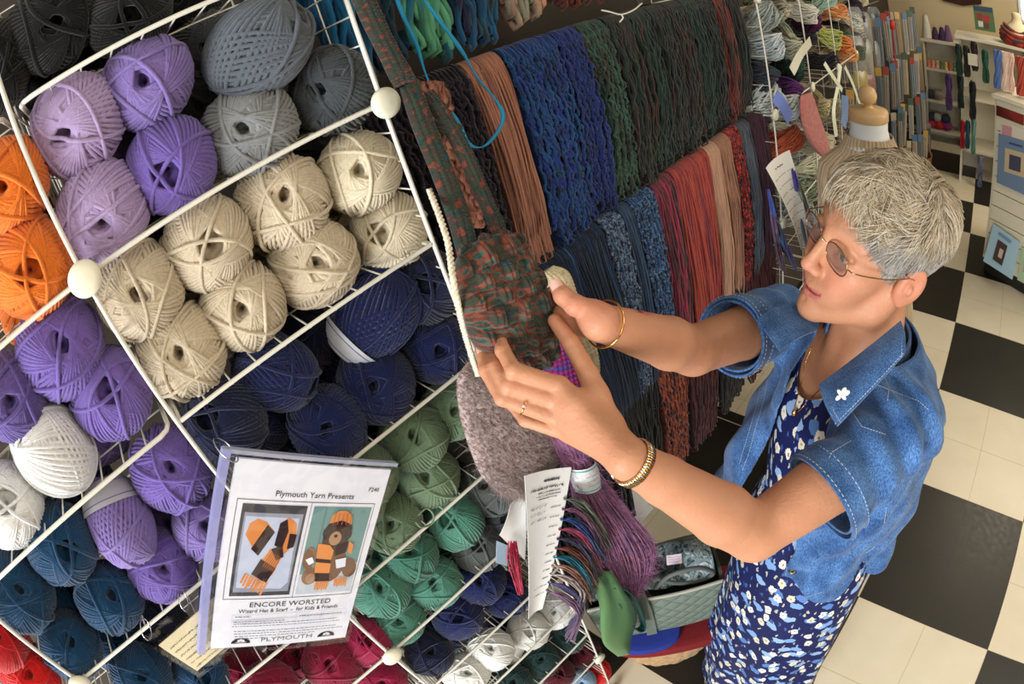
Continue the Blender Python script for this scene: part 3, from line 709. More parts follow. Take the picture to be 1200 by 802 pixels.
solo('yarn_tassel', mb, knS, 'small green and rust tassel tied to the bag strap', 'tassel', org)
# fuzzy swatch
fz = V('mohair_taupe', [lin(96, 78, 74), lin(150, 128, 122), lin(190, 170, 164), lin(120, 100, 96)], (1, 1), detail=6, contrast=(.34, .66))
rows = [((548, 424), (600, 436)), ((536, 448), (632, 466)), ((540, 490), (648, 505)), ((552, 530), (648, 545)), ((566, 560), (632, 568)), ((588, 580), (612, 580))]
F, N, org, mb = knit_piece('', '', '', rows, XE + .01, fz, bulge=.022, disp=lambda u, v: .0022 * np.sin(u * 60 + 3 * np.sin(v * 40)) * np.sin(v * 74 + 2 * np.sin(u * 31)), n=110, m=90, uvs=(26, 36), ret=True)
fuzz(mb, F, N, org, 8000, .011, r=.0003)
solo('fuzzy_swatch', mb, fz, 'fuzzy taupe mohair swatch hanging under the left hand', 'swatch', org)
# magenta knit
mg = V('magenta_knit', [lin(110, 10, 60), lin(170, 20, 90), lin(90, 40, 130), lin(150, 14, 60), lin(60, 60, 140)], (1, 1), detail=1, contrast=(.35, .65))
F, N, org, mb = knit_piece('', '', '', [((632, 380), (656, 368)), ((636, 420), (672, 404)), ((640, 462), (684, 446)), ((644, 492), (694, 476)), ((662, 518), (708, 500)), ((690, 538), (708, 528))], XE + .03, mg, bulge=.018, disp=stitches(9, 40, .0018), n=150, m=70, uvs=(1.2, 30), ret=True)
solo('magenta_swatch', mb, mg, 'magenta and violet knitted swatch showing between thumb and wrist', 'swatch', org)
cr = V('cream_knit', [lin(206, 190, 150), lin(222, 208, 170), lin(190, 172, 132)], (1, 1))
F, N, org, mb = knit_piece('', '', '', [((634, 322), (648, 311)), ((634, 338), (664, 318)), ((642, 366), (676, 348)), ((660, 400), (692, 388)), ((676, 430), (699, 420)), ((690, 448), (699, 444))], XE - .01, cr, bulge=.016, disp=stitches(6, 34, .0018), n=150, m=60, uvs=(3, 12), ret=True)
solo('cream_swatch', mb, cr, 'cream knitted swatch peeking out behind the thumb of the right hand', 'swatch', org)
# mohair skein with a band
pm = V('purple_mohair', [lin(130, 80, 130), lin(180, 112, 160), lin(206, 136, 170), lin(112, 92, 150), lin(170, 104, 130)], (2, 6))
mt = thing('mohair_skein', 'fluffy purple-pink mohair skein with a white and aqua paper band', 'skein', tuple(atx(690, 570, XE + .03)))
org = np.array(mt.location); mb = MB(); g = random.Random(9)
Lp, Rp = edges3([((640, 500), (690, 520)), ((655, 528), (692, 526)), ((668, 560), (696, 552)), ((676, 596), (716, 576)), ((692, 640), (748, 612)), ((700, 676), (768, 640)), ((714, 698), (766, 664)), ((730, 704), (750, 692))], XE + .03, 60)
for k in range(200):
    f = g.random(); dz = g.uniform(-.016, .012) * math.sin(PI * f); w = g.uniform(0, 6)
    P = Lp * (1 - f) + Rp * f + np.array([dz, 0, 0]) + .003 * np.sin(np.linspace(0, 12, 60) + w)[:, None] * np.array([.4, 1, 0])
    mb.tube(P - org, .0012, 5, u=g.uniform(0, 60))
G = Lp[:, None] * (1 - np.linspace(0.04, .96, 9)[None, :, None]) + Rp[:, None] * np.linspace(0.04, .96, 9)[None, :, None]
mb.grid(G - org - [.004, 0, 0]); mb.grid(G[:, ::-1] - org - [.006, 0, 0])
fuzz(mb, G, np.broadcast_to(np.array([1., -.2, 0]), G.shape), org, 6000, .020, r=.00036, seed=4)
part('strands', mb, pm, mt)
Pb = [atx(*p, XE + .05) - org for p in ((662, 545), (670, 566), (672, 577))]; 
Lb, Rb = edges3([((664, 548), (694, 536)), ((668, 562), (699, 549)), ((674, 576), (701, 564))], XE + .035, 12)
u = np.linspace(0, 1, 20)[None, :, None]; G = Lb[:, None] * (1 - u) + Rb[:, None] * u + np.array([1., -.1, 0]) * (.022 * np.sqrt(np.clip(1 - (2 * u - 1) ** 2, 0, 1))) - org
mb = MB(); mb.slab(G, .0006); bnd = part('paper_band', mb, plain('band_paper', lin(232, 234, 232), .5), mt)
for i, nme in ((1, 'a'), (-2, 'b')):
    mb = MB(); mb.tube(G[i] + [.0006, 0, 0], .0011, 5); part('aqua_edge', mb, plain('aqua_print', lin(70, 190, 190), .5), bnd)
for q in range(3):
    mb = MB(); mb.tube(G[4 + q * 2, 6:15] + [.0006, 0, 0], .0003, 4); part('print_line', mb, plain('print_grey', lin(120, 130, 130), .5), bnd)
# papers
PAPER = plain('tag_paper', lin(236, 234, 230), .6)
INK = plain('print_ink', lin(40, 40, 46), .6)
def paper(name, label, cat, poly, x, mat=PAPER, t=.0006, curl=0):
    xs = x if isinstance(x, (list, tuple)) else [x] * 4
    P = [atx(*p, xx) for p, xx in zip(poly, xs)]          # tl, tr, br, bl
    n, m = 14, 8; u = np.linspace(0, 1, m)[None, :, None]; v = np.linspace(0, 1, n)[:, None, None]
    G = (P[0] * (1 - u) + P[1] * u) * (1 - v) + (P[3] * (1 - u) + P[2] * u) * v
    G = G + np.array([1., -.3, 0]) * curl * (u - .5) ** 2 * 4 + np.array([1., 0, 0]) * curl * np.sin(v * 3)
    org = G.reshape(-1, 3).mean(0); mb = MB(); mb.slab(G - org, t); o = solo(name, mb, mat, label, cat, org); return o, G, org
shade, G, org = paper('shade_card', 'long white yarn shade card with a fringe of coloured yarn samples down its right side', 'card', [(613, 556), (668, 546), (634, 712), (618, 724)], [-.50, -.50, -.52, -.52], curl=.004)
G2 = G
def onG(G, u, v, off=.0012):
    n, m = G.shape[:2]; fi = v * (n - 1); fj = u * (m - 1); i = min(int(fi), n - 2); j = min(int(fj), m - 2); a, b = fi - i, fj - j
    return (G[i, j] * (1 - a) * (1 - b) + G[i + 1, j] * a * (1 - b) + G[i, j + 1] * (1 - a) * b + G[i + 1, j + 1] * a * b) + np.array([off, -off * .2, 0])
def writing(G, org, parent, u0, u1, v, h, seed, mat=INK, r=.00035, name='writing', step=26):
    """a line of small pen or print strokes"""
    g = random.Random(seed); mb = MB(); k = 0; u = u0
    while u < u1:
        w = g.uniform(.5, 1.0) * (u1 - u0) / step; P = []
        for q in range(5): P.append(onG(G, min(.99, u + w * q / 4), v + h * g.uniform(-.5, .5)) - org)
        mb.tube(smooth_path(P, 10), r, 4, cap=False); u += w * g.choice([1.1, 1.2, 1.2, 2.0])
    return part(name, mb, mat, parent)
for k, (v, u0, u1, h) in enumerate([(.055, .42, .75, .016), (.095, .12, .88, .016), (.12, .30, .80, .007), (.138, .25, .82, .005), (.155, .3, .75, .005)]): writing(G, org, shade, u0, u1, v, h, k)
for k in range(11): writing(G, org, shade, .62 if k < 9 else .3, .86, .22 + k * .062, .006, 20 + k, r=.0003, step=10)
for k in range(3): writing(G, org, shade, .1, .5, .20 + .04 * k, .02, 50 + k, mat=plain('pencil_grey', lin(170, 170, 176), .7), r=.0003, step=12)
tuftc = [((120, 120, 104), (70, 80, 66), 'grey-green'), ((70, 40, 70), (110, 60, 84), 'plum'), ((24, 40, 96), (40, 70, 130), 'royal blue'), ((60, 20, 50), (150, 50, 80), 'dark pink'), ((40, 36, 56), (60, 50, 80), 'dusky violet'),
         ((140, 70, 34), (96, 50, 40), 'orange-brown'), ((20, 70, 84), (30, 110, 130), 'teal'), ((190, 150, 130), (120, 70, 60), 'peach'), ((206, 196, 186), (160, 140, 140), 'cream'), ((110, 84, 140), (60, 60, 100), 'lilac'), ((90, 50, 70), (120, 90, 120), 'mauve')]
for k, (c1, c2, nm) in enumerate(tuftc):
    mb = MB(); g = random.Random(60 + k); v = .18 + .065 * k
    A = onG(G, .93, v) ; px0 = 662 - k * 1.6; py0 = 585 + k * 11.2
    ex, ey = (px0 + 50 - k * 1.5, py0 + 52 - 2 * k) if k < 8 else (px0 + 32 - k, py0 + 50)
    for s in range(26):
        q = g.uniform(-1, 1); B1 = atx(px0 + 16 + g.uniform(-3, 3), py0 + 4 + 4 * q, -.495 + g.uniform(0, .016)); C1 = atx(px0 + 34 + g.uniform(-3, 3), py0 + 22 + 6 * q, -.485 + g.uniform(0, .02)); D1 = atx(ex + g.uniform(-6, 6), ey + 8 * q, -.50 + g.uniform(0, .02))
        mb.tube(smooth_path([A + [0.0, 0, .003 * q], B1, C1, D1], 16) - org, .0011, 4, u=g.uniform(0, 40))
    part('yarn_sample', mb, V('sample_%s' % nm, [lin(*c1), lin(*c2), lin(*[x * .7 for x in c1])], (1, 12)), shade, label=nm + ' yarn sample tuft')
paper('paper_tag', 'blank white paper tag fanned out left of the shade card', 'tag', [(597, 590), (614, 578), (614, 655), (584, 626)], -.53, curl=.003)
p2, Gx, ox = paper('pale_blue_label', 'small pale blue yarn label below the fanned paper tag', 'label', [(582, 634), (596, 640), (594, 664), (581, 660)], -.535, plain('pale_blue_paper', lin(170, 196, 214), .5))
paper('loose_paper', 'white sheet corner sticking out behind the purple mohair skein', 'paper', [(738, 562), (742, 572), (766, 596), (748, 616)], [-.56] * 4)
rb = MB(); g = random.Random(3); org = atx(603, 660, -.52)
for k in range(26):
    f = g.random(); P = [atx(596 + 10 * f, 634 + 4 * g.random(), -.52), atx(594 + 16 * f, 655, -.515 + g.uniform(0, .008)), atx(600 + 12 * f, 676, -.515 + g.uniform(0, .008)), atx(607 + 7 * f, 700 - 10 * g.random(), -.52)]
    rb.tube(smooth_path(P, 16) - org, .0010, 4, u=g.uniform(0, 9))
solo('yarn_hank', rb, V('hot_pink', [lin(170, 10, 50), lin(200, 30, 80), lin(130, 8, 40)], (1, 20)), 'hot pink sample hank hanging left of the shade card', 'yarn', org)
# loose turquoise strand
tq = plain('turquoise_strand', lin(16, 130, 168), .8, bump=.5, bscale=400)
org = atx(560, 120, -.62); mb = MB()
P = smooth_path([atx(*p, -.62) for p in ((462, -10), (474, 22), (488, 52), (498, 84), (510, 112), (528, 130), (541, 152), (550, 168), (560, 173), (572, 168), (586, 150), (589, 132), (577, 112), (560, 92), (545, 66), (530, 44), (512, 20), (492, -8))], 150)
rr = .0022 * (1 + .35 * np.sin(np.linspace(0, 23, 150)) + .2 * np.sin(np.linspace(0, 61, 150)))
mb.tube(P - org, rr, 8); solo('loose_strand', mb, tq, 'loose turquoise roving strand looping down over the plum skein', 'yarn', org)

# ---------------------------------------------------------------- pattern sheet in its sleeve
XS = -.532
TL, TR, BL = atx(268, 532, XS), atx(463, 548, XS), atx(233, 764, XS)
PW = float(np.linalg.norm(TR - TL)); PH = float(np.linalg.norm(BL - TL)); xd = (TR - TL) / PW; yd = np.cross([1., 0, 0], xd)
Rm = Matrix.Identity(4)
for i in range(3): Rm[i][0] = xd[i]; Rm[i][1] = yd[i]; Rm[i][2] = (1., 0, 0)[i]
sheet = thing('pattern_sheet', 'white knitting pattern sheet in a clear plastic sleeve hung by its corner ring', 'pattern', tuple(TL)); sheet.matrix_world = Matrix.Translation(Vector(TL)) @ Rm
def uvp(u, v, z=0): return np.array([u * PW, -v * PH, z])
mb = MB(); mb.box(uvp(.515, .5, -.003), (PW * .465, PH * .485, .0022))
page = part('page', mb, plain('page_white', lin(238, 238, 242), .5), sheet, smooth=False)
def flat(name, polys, parent):
    """polys: (colour, [(u,v)...]) stacked a hair apart, all on the page"""
    mb = MB(); mats = []; z = -.0005
    for c, pts in polys:
        if c not in mats: mats.append(c)
        mb.cur = mats.index(c); z += .00006
        P = np.array([uvp(u, v, z) for u, v in pts]); cen = P.mean(0); n = len(P)
        idx = np.arange(n); V_ = np.vstack([P, cen[None]])
        F_ = np.stack([(idx + 1) % n, idx, np.full(n, n)], 1)
        a = P[0] - cen; b = P[1] - cen
        if (a[0] * b[1] - a[1] * b[0]) > 0: F_ = F_[:, [1, 0, 2]]
        mb.cur = mats.index(c); mb.add3(V_, F_)
    return part(name, mb, [plain('print_%d_%d_%d' % c, lin(*c), .45) for c in mats], parent, smooth=False)
def rect(u0, v0, u1, v1): return [(u0, v0), (u1, v0), (u1, v1), (u0, v1)]
def ell(u, v, a, b, r=0, n=22): return [(u + a * math.cos(t) * math.cos(r) - b * math.sin(t) * math.sin(r) * 1.0, v + a * math.cos(t) * math.sin(r) * .8 + b * math.sin(t) * math.cos(r)) for t in np.linspace(0, 2 * PI, n, endpoint=False)]
BK = (40, 40, 44)
fr = []
for (u0, v0, u1, v1) in ((.09, .185, .935, .188), (.09, .688, .935, .691), (.09, .185, .093, .69), (.932, .185, .935, .69), (.525, .185, .5275, .69)): fr.append((BK, rect(u0, v0, u1, v1)))
flat('picture_frame_lines', fr, page)
OR, DB = (222, 140, 72), (44, 20, 26)
ph1 = [((66, 66, 72), rect(.125, .205, .505, .672)), ((150, 156, 170), rect(.145, .245, .49, .65)), ((196, 204, 222), [(.155, .262), (.47, .265), (.478, .60), (.44, .635), (.16, .625)]),
       (OR, [(.17, .35), (.185, .295), (.225, .272), (.28, .285), (.335, .33), (.27, .44), (.22, .41)]), (DB, [(.29, .30), (.34, .335), (.265, .455), (.215, .42)]),
       (OR, [(.36, .29), (.41, .262), (.46, .29), (.475, .36), (.45, .42), (.40, .46), (.36, .40)]), (DB, [(.36, .29), (.40, .27), (.42, .33), (.40, .42), (.35, .40)]),
       (DB, [(.43, .34), (.475, .345), (.47, .41), (.43, .42)]), (OR, [(.33, .42), (.41, .46), (.37, .56), (.28, .50)]), (DB, [(.285, .47), (.385, .52), (.34, .60), (.24, .55)]), (DB, [(.335, .42), (.40, .40), (.42, .46), (.38, .48)])]
for k in range(9): ph1.append((OR, [(.20 + k * .017, .545 + k * .006), (.213 + k * .017, .55 + k * .006), (.19 + k * .016, .60 + k * .006 + .01 * (k % 3)), (.178 + k * .016, .597 + k * .006 + .01 * (k % 3))]))
for k in range(6): ph1.append(((170, 96, 48), [(.34 + k * .012, .432 + k * .005), (.344 + k * .012, .434 + k * .005), (.305 + k * .012, .51 + k * .005), (.30 + k * .012, .508 + k * .005)]))
flat('hat_and_scarf_photo', ph1, page)
ph2 = [((110, 150, 146), rect(.545, .205, .92, .672)), ((84, 128, 124), rect(.62, .205, .63, .44)), ((84, 128, 124), rect(.78, .205, .79, .44)), ((200, 208, 214), [(.545, .56), (.92, .50), (.92, .672), (.545, .672)]),
       ((120, 84, 60), ell(.735, .50, .10, .11)), ((140, 102, 76), ell(.615, .57, .055, .05, .5)), ((176, 140, 110), ell(.62, .585, .030, .03)), ((120, 84, 60), ell(.87, .53, .05, .06, -.5)), ((140, 102, 76), ell(.585, .47, .04, .06)),
       ((70, 46, 40), ell(.73, .37, .085, .08)), ((52, 34, 32), ell(.665, .335, .03, .03)), ((52, 34, 32), ell(.80, .345, .03, .03)), ((176, 136, 100), ell(.725, .365, .04, .037)), ((30, 20, 20), ell(.725, .352, .012, .009)), ((20, 16, 16), ell(.695, .335, .006, .006)), ((20, 16, 16), ell(.758, .337, .006, .006)),
       (OR, [(.66, .30), (.67, .245), (.71, .222), (.76, .222), (.80, .248), (.815, .305), (.74, .285)]), (DB, [(.645, .315), (.66, .288), (.74, .27), (.815, .292), (.825, .322), (.74, .30)]),
       (OR, [(.62, .39), (.70, .40), (.735, .43), (.73, .48), (.63, .47)]), (DB, [(.745, .40), (.82, .38), (.82, .44), (.75, .46)]), (OR, [(.825, .38), (.86, .40), (.86, .45), (.83, .44)]), (DB, [(.625, .47), (.725, .48), (.735, .50), (.63, .49)]), (OR, [(.63, .49), (.735, .50), (.74, .555), (.64, .55)]), (DB, [(.645, .55), (.74, .555), (.75, .60), (.655, .60)]),
       ((226, 228, 236), [(.76, .48), (.83, .47), (.84, .52), (.78, .53)]), ((240, 240, 244), [(.56, .475), (.60, .46), (.62, .49), (.59, .505)])]
for k in range(6): ph2.append((OR, [(.66 + k * .015, .598), (.672 + k * .015, .60), (.668 + k * .015, .648 + .008 * (k % 2)), (.658 + k * .015, .645)]))
for k in range(6): ph2.append((OR, [(.78 + k * .015, .585), (.792 + k * .015, .583), (.80 + k * .015, .632 + .008 * (k % 2)), (.79 + k * .015, .63)]))
for k in range(5): ph2.append(((176, 98, 46), [(.685 + k * .025, .232), (.689 + k * .025, .232), (.686 + k * .028, .29), (.681 + k * .028, .29)]))
flat('bear_in_scarf_photo', ph2, page)
def ptxt(name, s, u, v, size, ink=INK, sx=1., align='CENTER'):
    return txt(name, s, size, Matrix.Translation(Vector(uvp(u, v, -.0004))), ink, page, align, sx=sx, ext=.00008)
ptxt('heading', 'Plymouth Yarn Presents', .54, .165, .0105, sx=1.05)
ptxt('number', 'P240', .90, .125, .008)
ptxt('title', 'ENCORE WORSTED', .53, .738, .0112, sx=1.2)
ptxt('subtitle', 'Wizard Hat & Scarf  -  for Kids & Friends', .53, .772, .0088)
tb = [((196, 206, 222), rect(.16, .782, .93, .784)), ((196, 206, 222), rect(.16, .812, .93, .814)), ((196, 206, 222), rect(.16, .782, .162, .83)), ((196, 206, 222), rect(.93, .782, .932, .83))]
for k in range(4): tb.append(((196, 206, 222), rect(.58 + k * .085, .782, .582 + k * .085, .83)))
flat('size_table', tb, page)
g = random.Random(8); fine = []
for v, u0, u1 in [(.792, .18, .28), (.803, .60, .90), (.818, .17, .50), (.828, .17, .86), (.838, .16, .88), (.862, .17, .86), (.872, .17, .90), (.882, .17, .70), (.892, .17, .36), (.965, .36, .66), (.973, .40, .62)]:
    u = u0
    while u < u1:
        w = g.uniform(.008, .028); fine.append(((96, 96, 108), rect(u, v, min(u1, u + w), v + .0042))); u += w + .006
flat('fine_print', fine, page)
ptxt('maker_name', 'PLYMOUTH', .545, .957, .0105, sx=1.45, ink=plain('print_grey', (0, 0, 0)))
for uu in (.235, .825):
    em = [((24, 24, 28), [(uu + .062 * math.cos(t), .957 - .030 * math.sin(t)) for t in np.linspace(0, PI, 18)] + [(uu - .062, .960), (uu + .062, .960)][::1])]
    for q in (-1, 0, 1): em.append(((225, 225, 230), ell(uu + q * .014, .943 - .004 * (q == 0), .010, .008)))
    em.append(((225, 225, 230), rect(uu - .034, .950, uu + .034, .953)))
    flat('logo', em, page)
def clear_mat():
    m = bpy.data.materials.new('clear_plastic'); m.use_nodes = True; nt = m.node_tree; nt.nodes.clear()
    o = nt.nodes.new('ShaderNodeOutputMaterial'); t = nt.nodes.new('ShaderNodeBsdfTransparent'); t.inputs[0].default_value = (.985, .985, 1, 1)
    g_ = nt.nodes.new('ShaderNodeBsdfGlossy'); g_.inputs['Roughness'].default_value = .06
    tc = nt.nodes.new('ShaderNodeTexCoord'); n = nt.nodes.new('ShaderNodeTexNoise'); n.inputs['Scale'].default_value = 14; bp = nt.nodes.new('ShaderNodeBump'); bp.inputs['Strength'].default_value = .5; bp.inputs['Distance'].default_value = .01
    nt.links.new(tc.outputs['Object'], n.inputs['Vector']); nt.links.new(n.outputs['Fac'], bp.inputs['Height']); nt.links.new(bp.outputs['Normal'], g_.inputs['Normal'])
    x = nt.nodes.new('ShaderNodeMixShader'); x.inputs[0].default_value = .045; nt.links.new(t.outputs[0], x.inputs[1]); nt.links.new(g_.outputs[0], x.inputs[2]); nt.links.new(x.outputs[0], o.inputs[0]); return m
clear = clear_mat()
mb = MB(); mb.box(uvp(.49, .5, .0012), (PW * .52, PH * .515, .0006)); mb.box(uvp(.49, .5, -.0072), (PW * .52, PH * .515, .0006))
part('clear_sleeve', mb, clear, sheet, smooth=False)
mb = MB(); mb.box(uvp(-.012, .5, -.003), (PW * .022, PH * .515, .0046)); 
part('binding_edge', mb, plain('lilac_plastic', lin(170, 172, 220), .2, Alpha=.6), sheet, smooth=False)
mb = MB(); mb.box(uvp(.49, -.012, -.003), (PW * .52, PH * .008, .0040)); part('top_edge', mb, plain('clear_edge', lin(200, 205, 225), .2, Alpha=.5), sheet, smooth=False)
def ring(c, r, axis, mat, name, parent=None, label=None, org=(0, 0, 0), tr=.0009):
    t = np.linspace(0, 2 * PI, 36, endpoint=False); q = Vector((0, 0, 1)).rotation_difference(Vector(axis)); mb = MB()
    mb.tube([np.array(c) + np.array(q @ Vector((r * math.cos(a), r * math.sin(a), 0))) - org for a in t], tr, 7, closed=True)
    return mb
STEEL = plain('ring_steel', lin(200, 200, 205), .25, metal=1)
mb = ring(TL - xd * .004 + yd * .004, .017, (.2, .9, .3), STEEL, '', org=0); 
o = solo('binder_ring', mb, STEEL, 'steel ring joining the pattern sheet corner to the rack wire', 'ring')
# handwritten card
XC = -.545
A, B_, C_ = atx(182, 754, XC), atx(240, 704, XC), atx(262, 770, XC)
xw = float(np.linalg.norm(B_ - A)) ; xd2 = (B_ - A) / xw; yd2 = np.cross([1., 0, 0], xd2); Rc = Matrix.Identity(4)
for i in range(3): Rc[i][0] = xd2[i]; Rc[i][1] = yd2[i]; Rc[i][2] = (1., 0, 0)[i]
card = thing('note_card', 'yellow handwritten note card in a clear pocket hung from two rings below the purple balls', 'card', tuple(A)); card.matrix_world = Matrix.Translation(Vector(A)) @ Rc
CWd, CH = xw * 1.30, .075
mb = MB(); mb.box((CWd / 2, -CH / 2 - .006, 0), (CWd / 2, CH / 2, .0006)); cp = part('paper', mb, plain('yellow_card', lin(222, 208, 166), .6), card, smooth=False)
mb = MB(); mb.box((CWd / 2, -CH / 2, -.0018), (CWd / 2 + .008, CH / 2 + .018, .0004)); mb.box((CWd / 2, -CH / 2, .0020), (CWd / 2 + .008, CH / 2 + .018, .0004)); part('clear_pocket', mb, clear, card, smooth=False)
g = random.Random(4)
for k in range(6):
    mb = MB(); u = .006
    y = -.022 - k * .0105
    while u < CWd - .012:
        w = g.uniform(.002, .004); mb.tube(smooth_path([(u + w * q / 4, y + g.uniform(-.0018, .0018), .0009) for q in range(5)], 9), .00028, 4, cap=False); u += w * g.choice([1.0, 1.1, 1.6])
    part('handwriting', mb, plain('pencil_brown', lin(128, 116, 92), .7), cp)
for px, py_ in ((171, 738), (215, 704)):
    c = atx(px, py_, XC - .008); mb = ring(c, .014, (.35, .8, -.2), STEEL, '', org=0)
    solo('binder_ring', mb, STEEL, 'small steel ring holding the %s corner of the yellow note card' % ('left' if px < 200 else 'right'), 'ring')
# loose loops of yarn and strings
mb = MB(); c = XE + .0
mb.tube(smooth_path([atx(*p, XE) for p in ((490, 604), (500, 596), (508, 604), (506, 614), (494, 618), (487, 612))], 40) - atx(490, 604, XE), .0016, 6)
solo('yarn_loop', mb, YM['sage'], 'loose sage green loop hooked over the shelf wire', 'yarn', atx(490, 604, XE))
# ---------------------------------------------------------------- the person
import openvdb
from mathutils.bvhtree import BVHTree
FB = np.array([-.55, -.835, 0]); FB /= np.linalg.norm(FB); LB = np.array([-FB[1], FB[0], 0]) * 1.0
LB = np.cross([0, 0, 1.], FB)                      # her left
HO = np.array([-.134, -.394, 1.546]); HR = np.array([[-.745, .601, .289], [-.64, -.766, -.055], [.189, -.226, .956]])
HR = np.linalg.qr(HR)[0] * np.sign(np.diag(np.linalg.qr(HR)[1]))
_y = math.radians(9); HR = np.array([[math.cos(_y), -math.sin(_y), 0], [math.sin(_y), math.cos(_y), 0], [0, 0, 1]]) @ HR
def hw(x, y, z): return HO + HR @ np.array([x, y, z])
SL = np.array([-.042, -.492, 1.352]); SRr = np.array([-.30, -.345, 1.35])
EL = atd(884, 625, .70); WL = atd(735, 538, .56)
ER = atd(812, 411, .76); WR = atd(703, 378, .605)
PEL = np.array([-.165, -.42, .90]); WAI = np.array([-.152, -.41, 1.06]); CHE = np.array([-.142, -.40, 1.22]); NEK = np.array([-.133, -.395, 1.40])
class SDF:
    def __init__(s): s.p = []
    def add(s, fn, c, R, k=.008, op='u'): s.p.append((fn, np.array(c, float), R, k, op)); return s
    def cap(s, a, b, ra, rb=None, k=.01, op='u', sq=None):
        a = np.array(a, float); b = np.array(b, float); rb = ra if rb is None else rb; ab = b - a; L2 = ab @ ab
        def fn(P):
            t = np.clip(((P - a) @ ab) / L2, 0, 1)
            D = P - a - t[..., None] * ab
            if sq is not None:                                # flattened section: squeeze along direction sq[0] by factor sq[1]
                n, f = sq; q = D @ n; D = D + (q * (f - 1))[..., None] * n
            return np.linalg.norm(D, axis=-1) - (ra + (rb - ra) * t)
        return s.add(fn, (a + b) / 2, math.sqrt(L2) / 2 + max(ra, rb) * 1.1, k, op)
    def ell(s, c, r, R=None, k=.012, op='u'):
        c = np.array(c, float); r = np.array(r, float); R = np.eye(3) if R is None else R
        def fn(P):
            q = ((P - c) @ R) ; n = np.linalg.norm(q / r, axis=-1); g = np.linalg.norm(q / (r * r), axis=-1) + 1e-9
            return n * (n - 1) / g
        return s.add(fn, c, r.max(), k, op)
    def eval(s, P, bc=None, br=1e9):
        d = np.full(P.shape[:-1], .2)
        for fn, c, R, k, op in s.p:
            if bc is not None and np.linalg.norm(c - bc) > R + br + k + .01: continue
            e = fn(P)
            if op == 'u':
                h = np.clip(.5 + .5 * (d - e) / k, 0, 1); d = d * (1 - h) + e * h - k * h * (1 - h)
            elif op == 's':
                h = np.clip(.5 - .5 * (d + e) / k, 0, 1); d = d * (1 - h) - e * h + k * h * (1 - h)
            elif op == 'i':
                h = np.clip(.5 - .5 * (d - e) / k, 0, 1); d = d * (1 - h) + e * h + k * h * (1 - h)
        return d
def mesh_field(f, lo, hi, vox, B=20):
    """sample a distance field sparsely and turn its surface into quads"""
    lo = np.array(lo); n = np.ceil((np.array(hi) - lo) / vox).astype(int); bg = 4 * vox
    G = openvdb.FloatGrid(background=bg); nb = np.ceil(n / B).astype(int)
    ii = np.arange(B) * vox; bx, by, bz = np.meshgrid(ii, ii, ii, indexing='ij'); cell = np.stack([bx, by, bz], -1); half = B * vox / 2; br = half * 1.7321
    for i in range(nb[0]):
        for j in range(nb[1]):
            for k in range(nb[2]):
                o = lo + np.array([i, j, k]) * B * vox; c = o + half
                dc = f(c[None, :], c, br)[0]
                if dc > br + bg: continue
                if dc < -(br + bg) : 
                    A = np.full((B, B, B), -bg, np.float32)
                else: A = np.clip(f(o + cell, c, br), -bg, bg).astype(np.float32)
                G.copyFromArray(A, ijk=(i * B, j * B, k * B), tolerance=0)
    pts, quads = G.convertToQuads(isovalue=0.0)
    return pts * vox + lo, quads[:, ::-1]
def quadmesh(name, V, F, col=None):
    mb = MB(); mb.add(V, F); me = mb.mesh(name)
    if col is not None:
        a = me.color_attributes.new('Tint', 'FLOAT_COLOR', 'POINT'); a.data.foreach_set('color', np.hstack([col, np.ones((len(col), 1))]).astype(np.float32).ravel())
    return me
S = SDF()
# torso and legs
S.ell(CHE + [0, 0, .02], (.095, .15, .17), np.stack([FB, LB, [0, 0, 1.]], 1), k=.04)
S.ell(WAI, (.085, .12, .16), np.stack([FB, LB, [0, 0, 1.]], 1), k=.04)
S.ell(PEL, (.10, .155, .13), np.stack([FB, LB, [0, 0, 1.]], 1), k=.04)
for sg in (1, -1):
    hip = PEL + LB * .085 * sg - [0, 0, .05]; knee = np.array([PEL[0], PEL[1], .47]) + LB * .085 * sg + FB * .03; ank = np.array([PEL[0], PEL[1], .09]) + LB * .09 * sg - FB * .01
    S.cap(hip, knee, .078, .052, k=.03); S.cap(knee, ank, .052, .034, k=.02); S.cap(ank - [0, 0, .045] - FB * .02, ank - [0, 0, .055] + FB * .13, .03, .026, k=.02)
# neck, collar bones, shoulders
S.cap(NEK - [0, 0, .02], hw(-.018, 0, -.05), .056, .050, k=.025)
S.cap(NEK + LB * .02 - [0, 0, .040], SL + [0, 0, -.018], .036, .036, k=.02); S.cap(NEK - LB * .02 - [0, 0, .040], SRr + [0, 0, -.018], .036, .036, k=.02)
pit = NEK + FB * .065 - [0, 0, .055]
S.cap(pit + LB * .01, pit + LB * .10 + [0, 0, .022] - FB * .02, .008, .007, k=.02); S.cap(pit - LB * .01, pit - LB * .10 + [0, 0, .022] - FB * .02, .008, .007, k=.02)
for sg in (1, -1): S.cap(hw(-.01, .045 * sg, -.05), pit + LB * .012 * sg + [0, 0, .005], .012, .008, k=.022)
# arms
def mid(a, b, t): return a * (1 - t) + b * t
S.cap(SL - [0, 0, .006], mid(SL, EL, .5), .045, .043, k=.012); S.cap(mid(SL, EL, .5), EL, .045, .034, k=.006)
S.cap(EL, mid(EL, WL, .3), .0345, .0365, k=.010); S.cap(mid(EL, WL, .3), mid(EL, WL, .75), .0365, .0265, k=.006); S.cap(mid(EL, WL, .75), WL, .0265, .0215, k=.006)
S.cap(SRr, mid(SRr, ER, .5), .046, .040, k=.012); S.cap(mid(SRr, ER, .5), ER, .040, .033, k=.006)
S.cap(ER, mid(ER, WR, .3), .033, .0335, k=.008); S.cap(mid(ER, WR, .3), WR, .0335, .0205, k=.006)
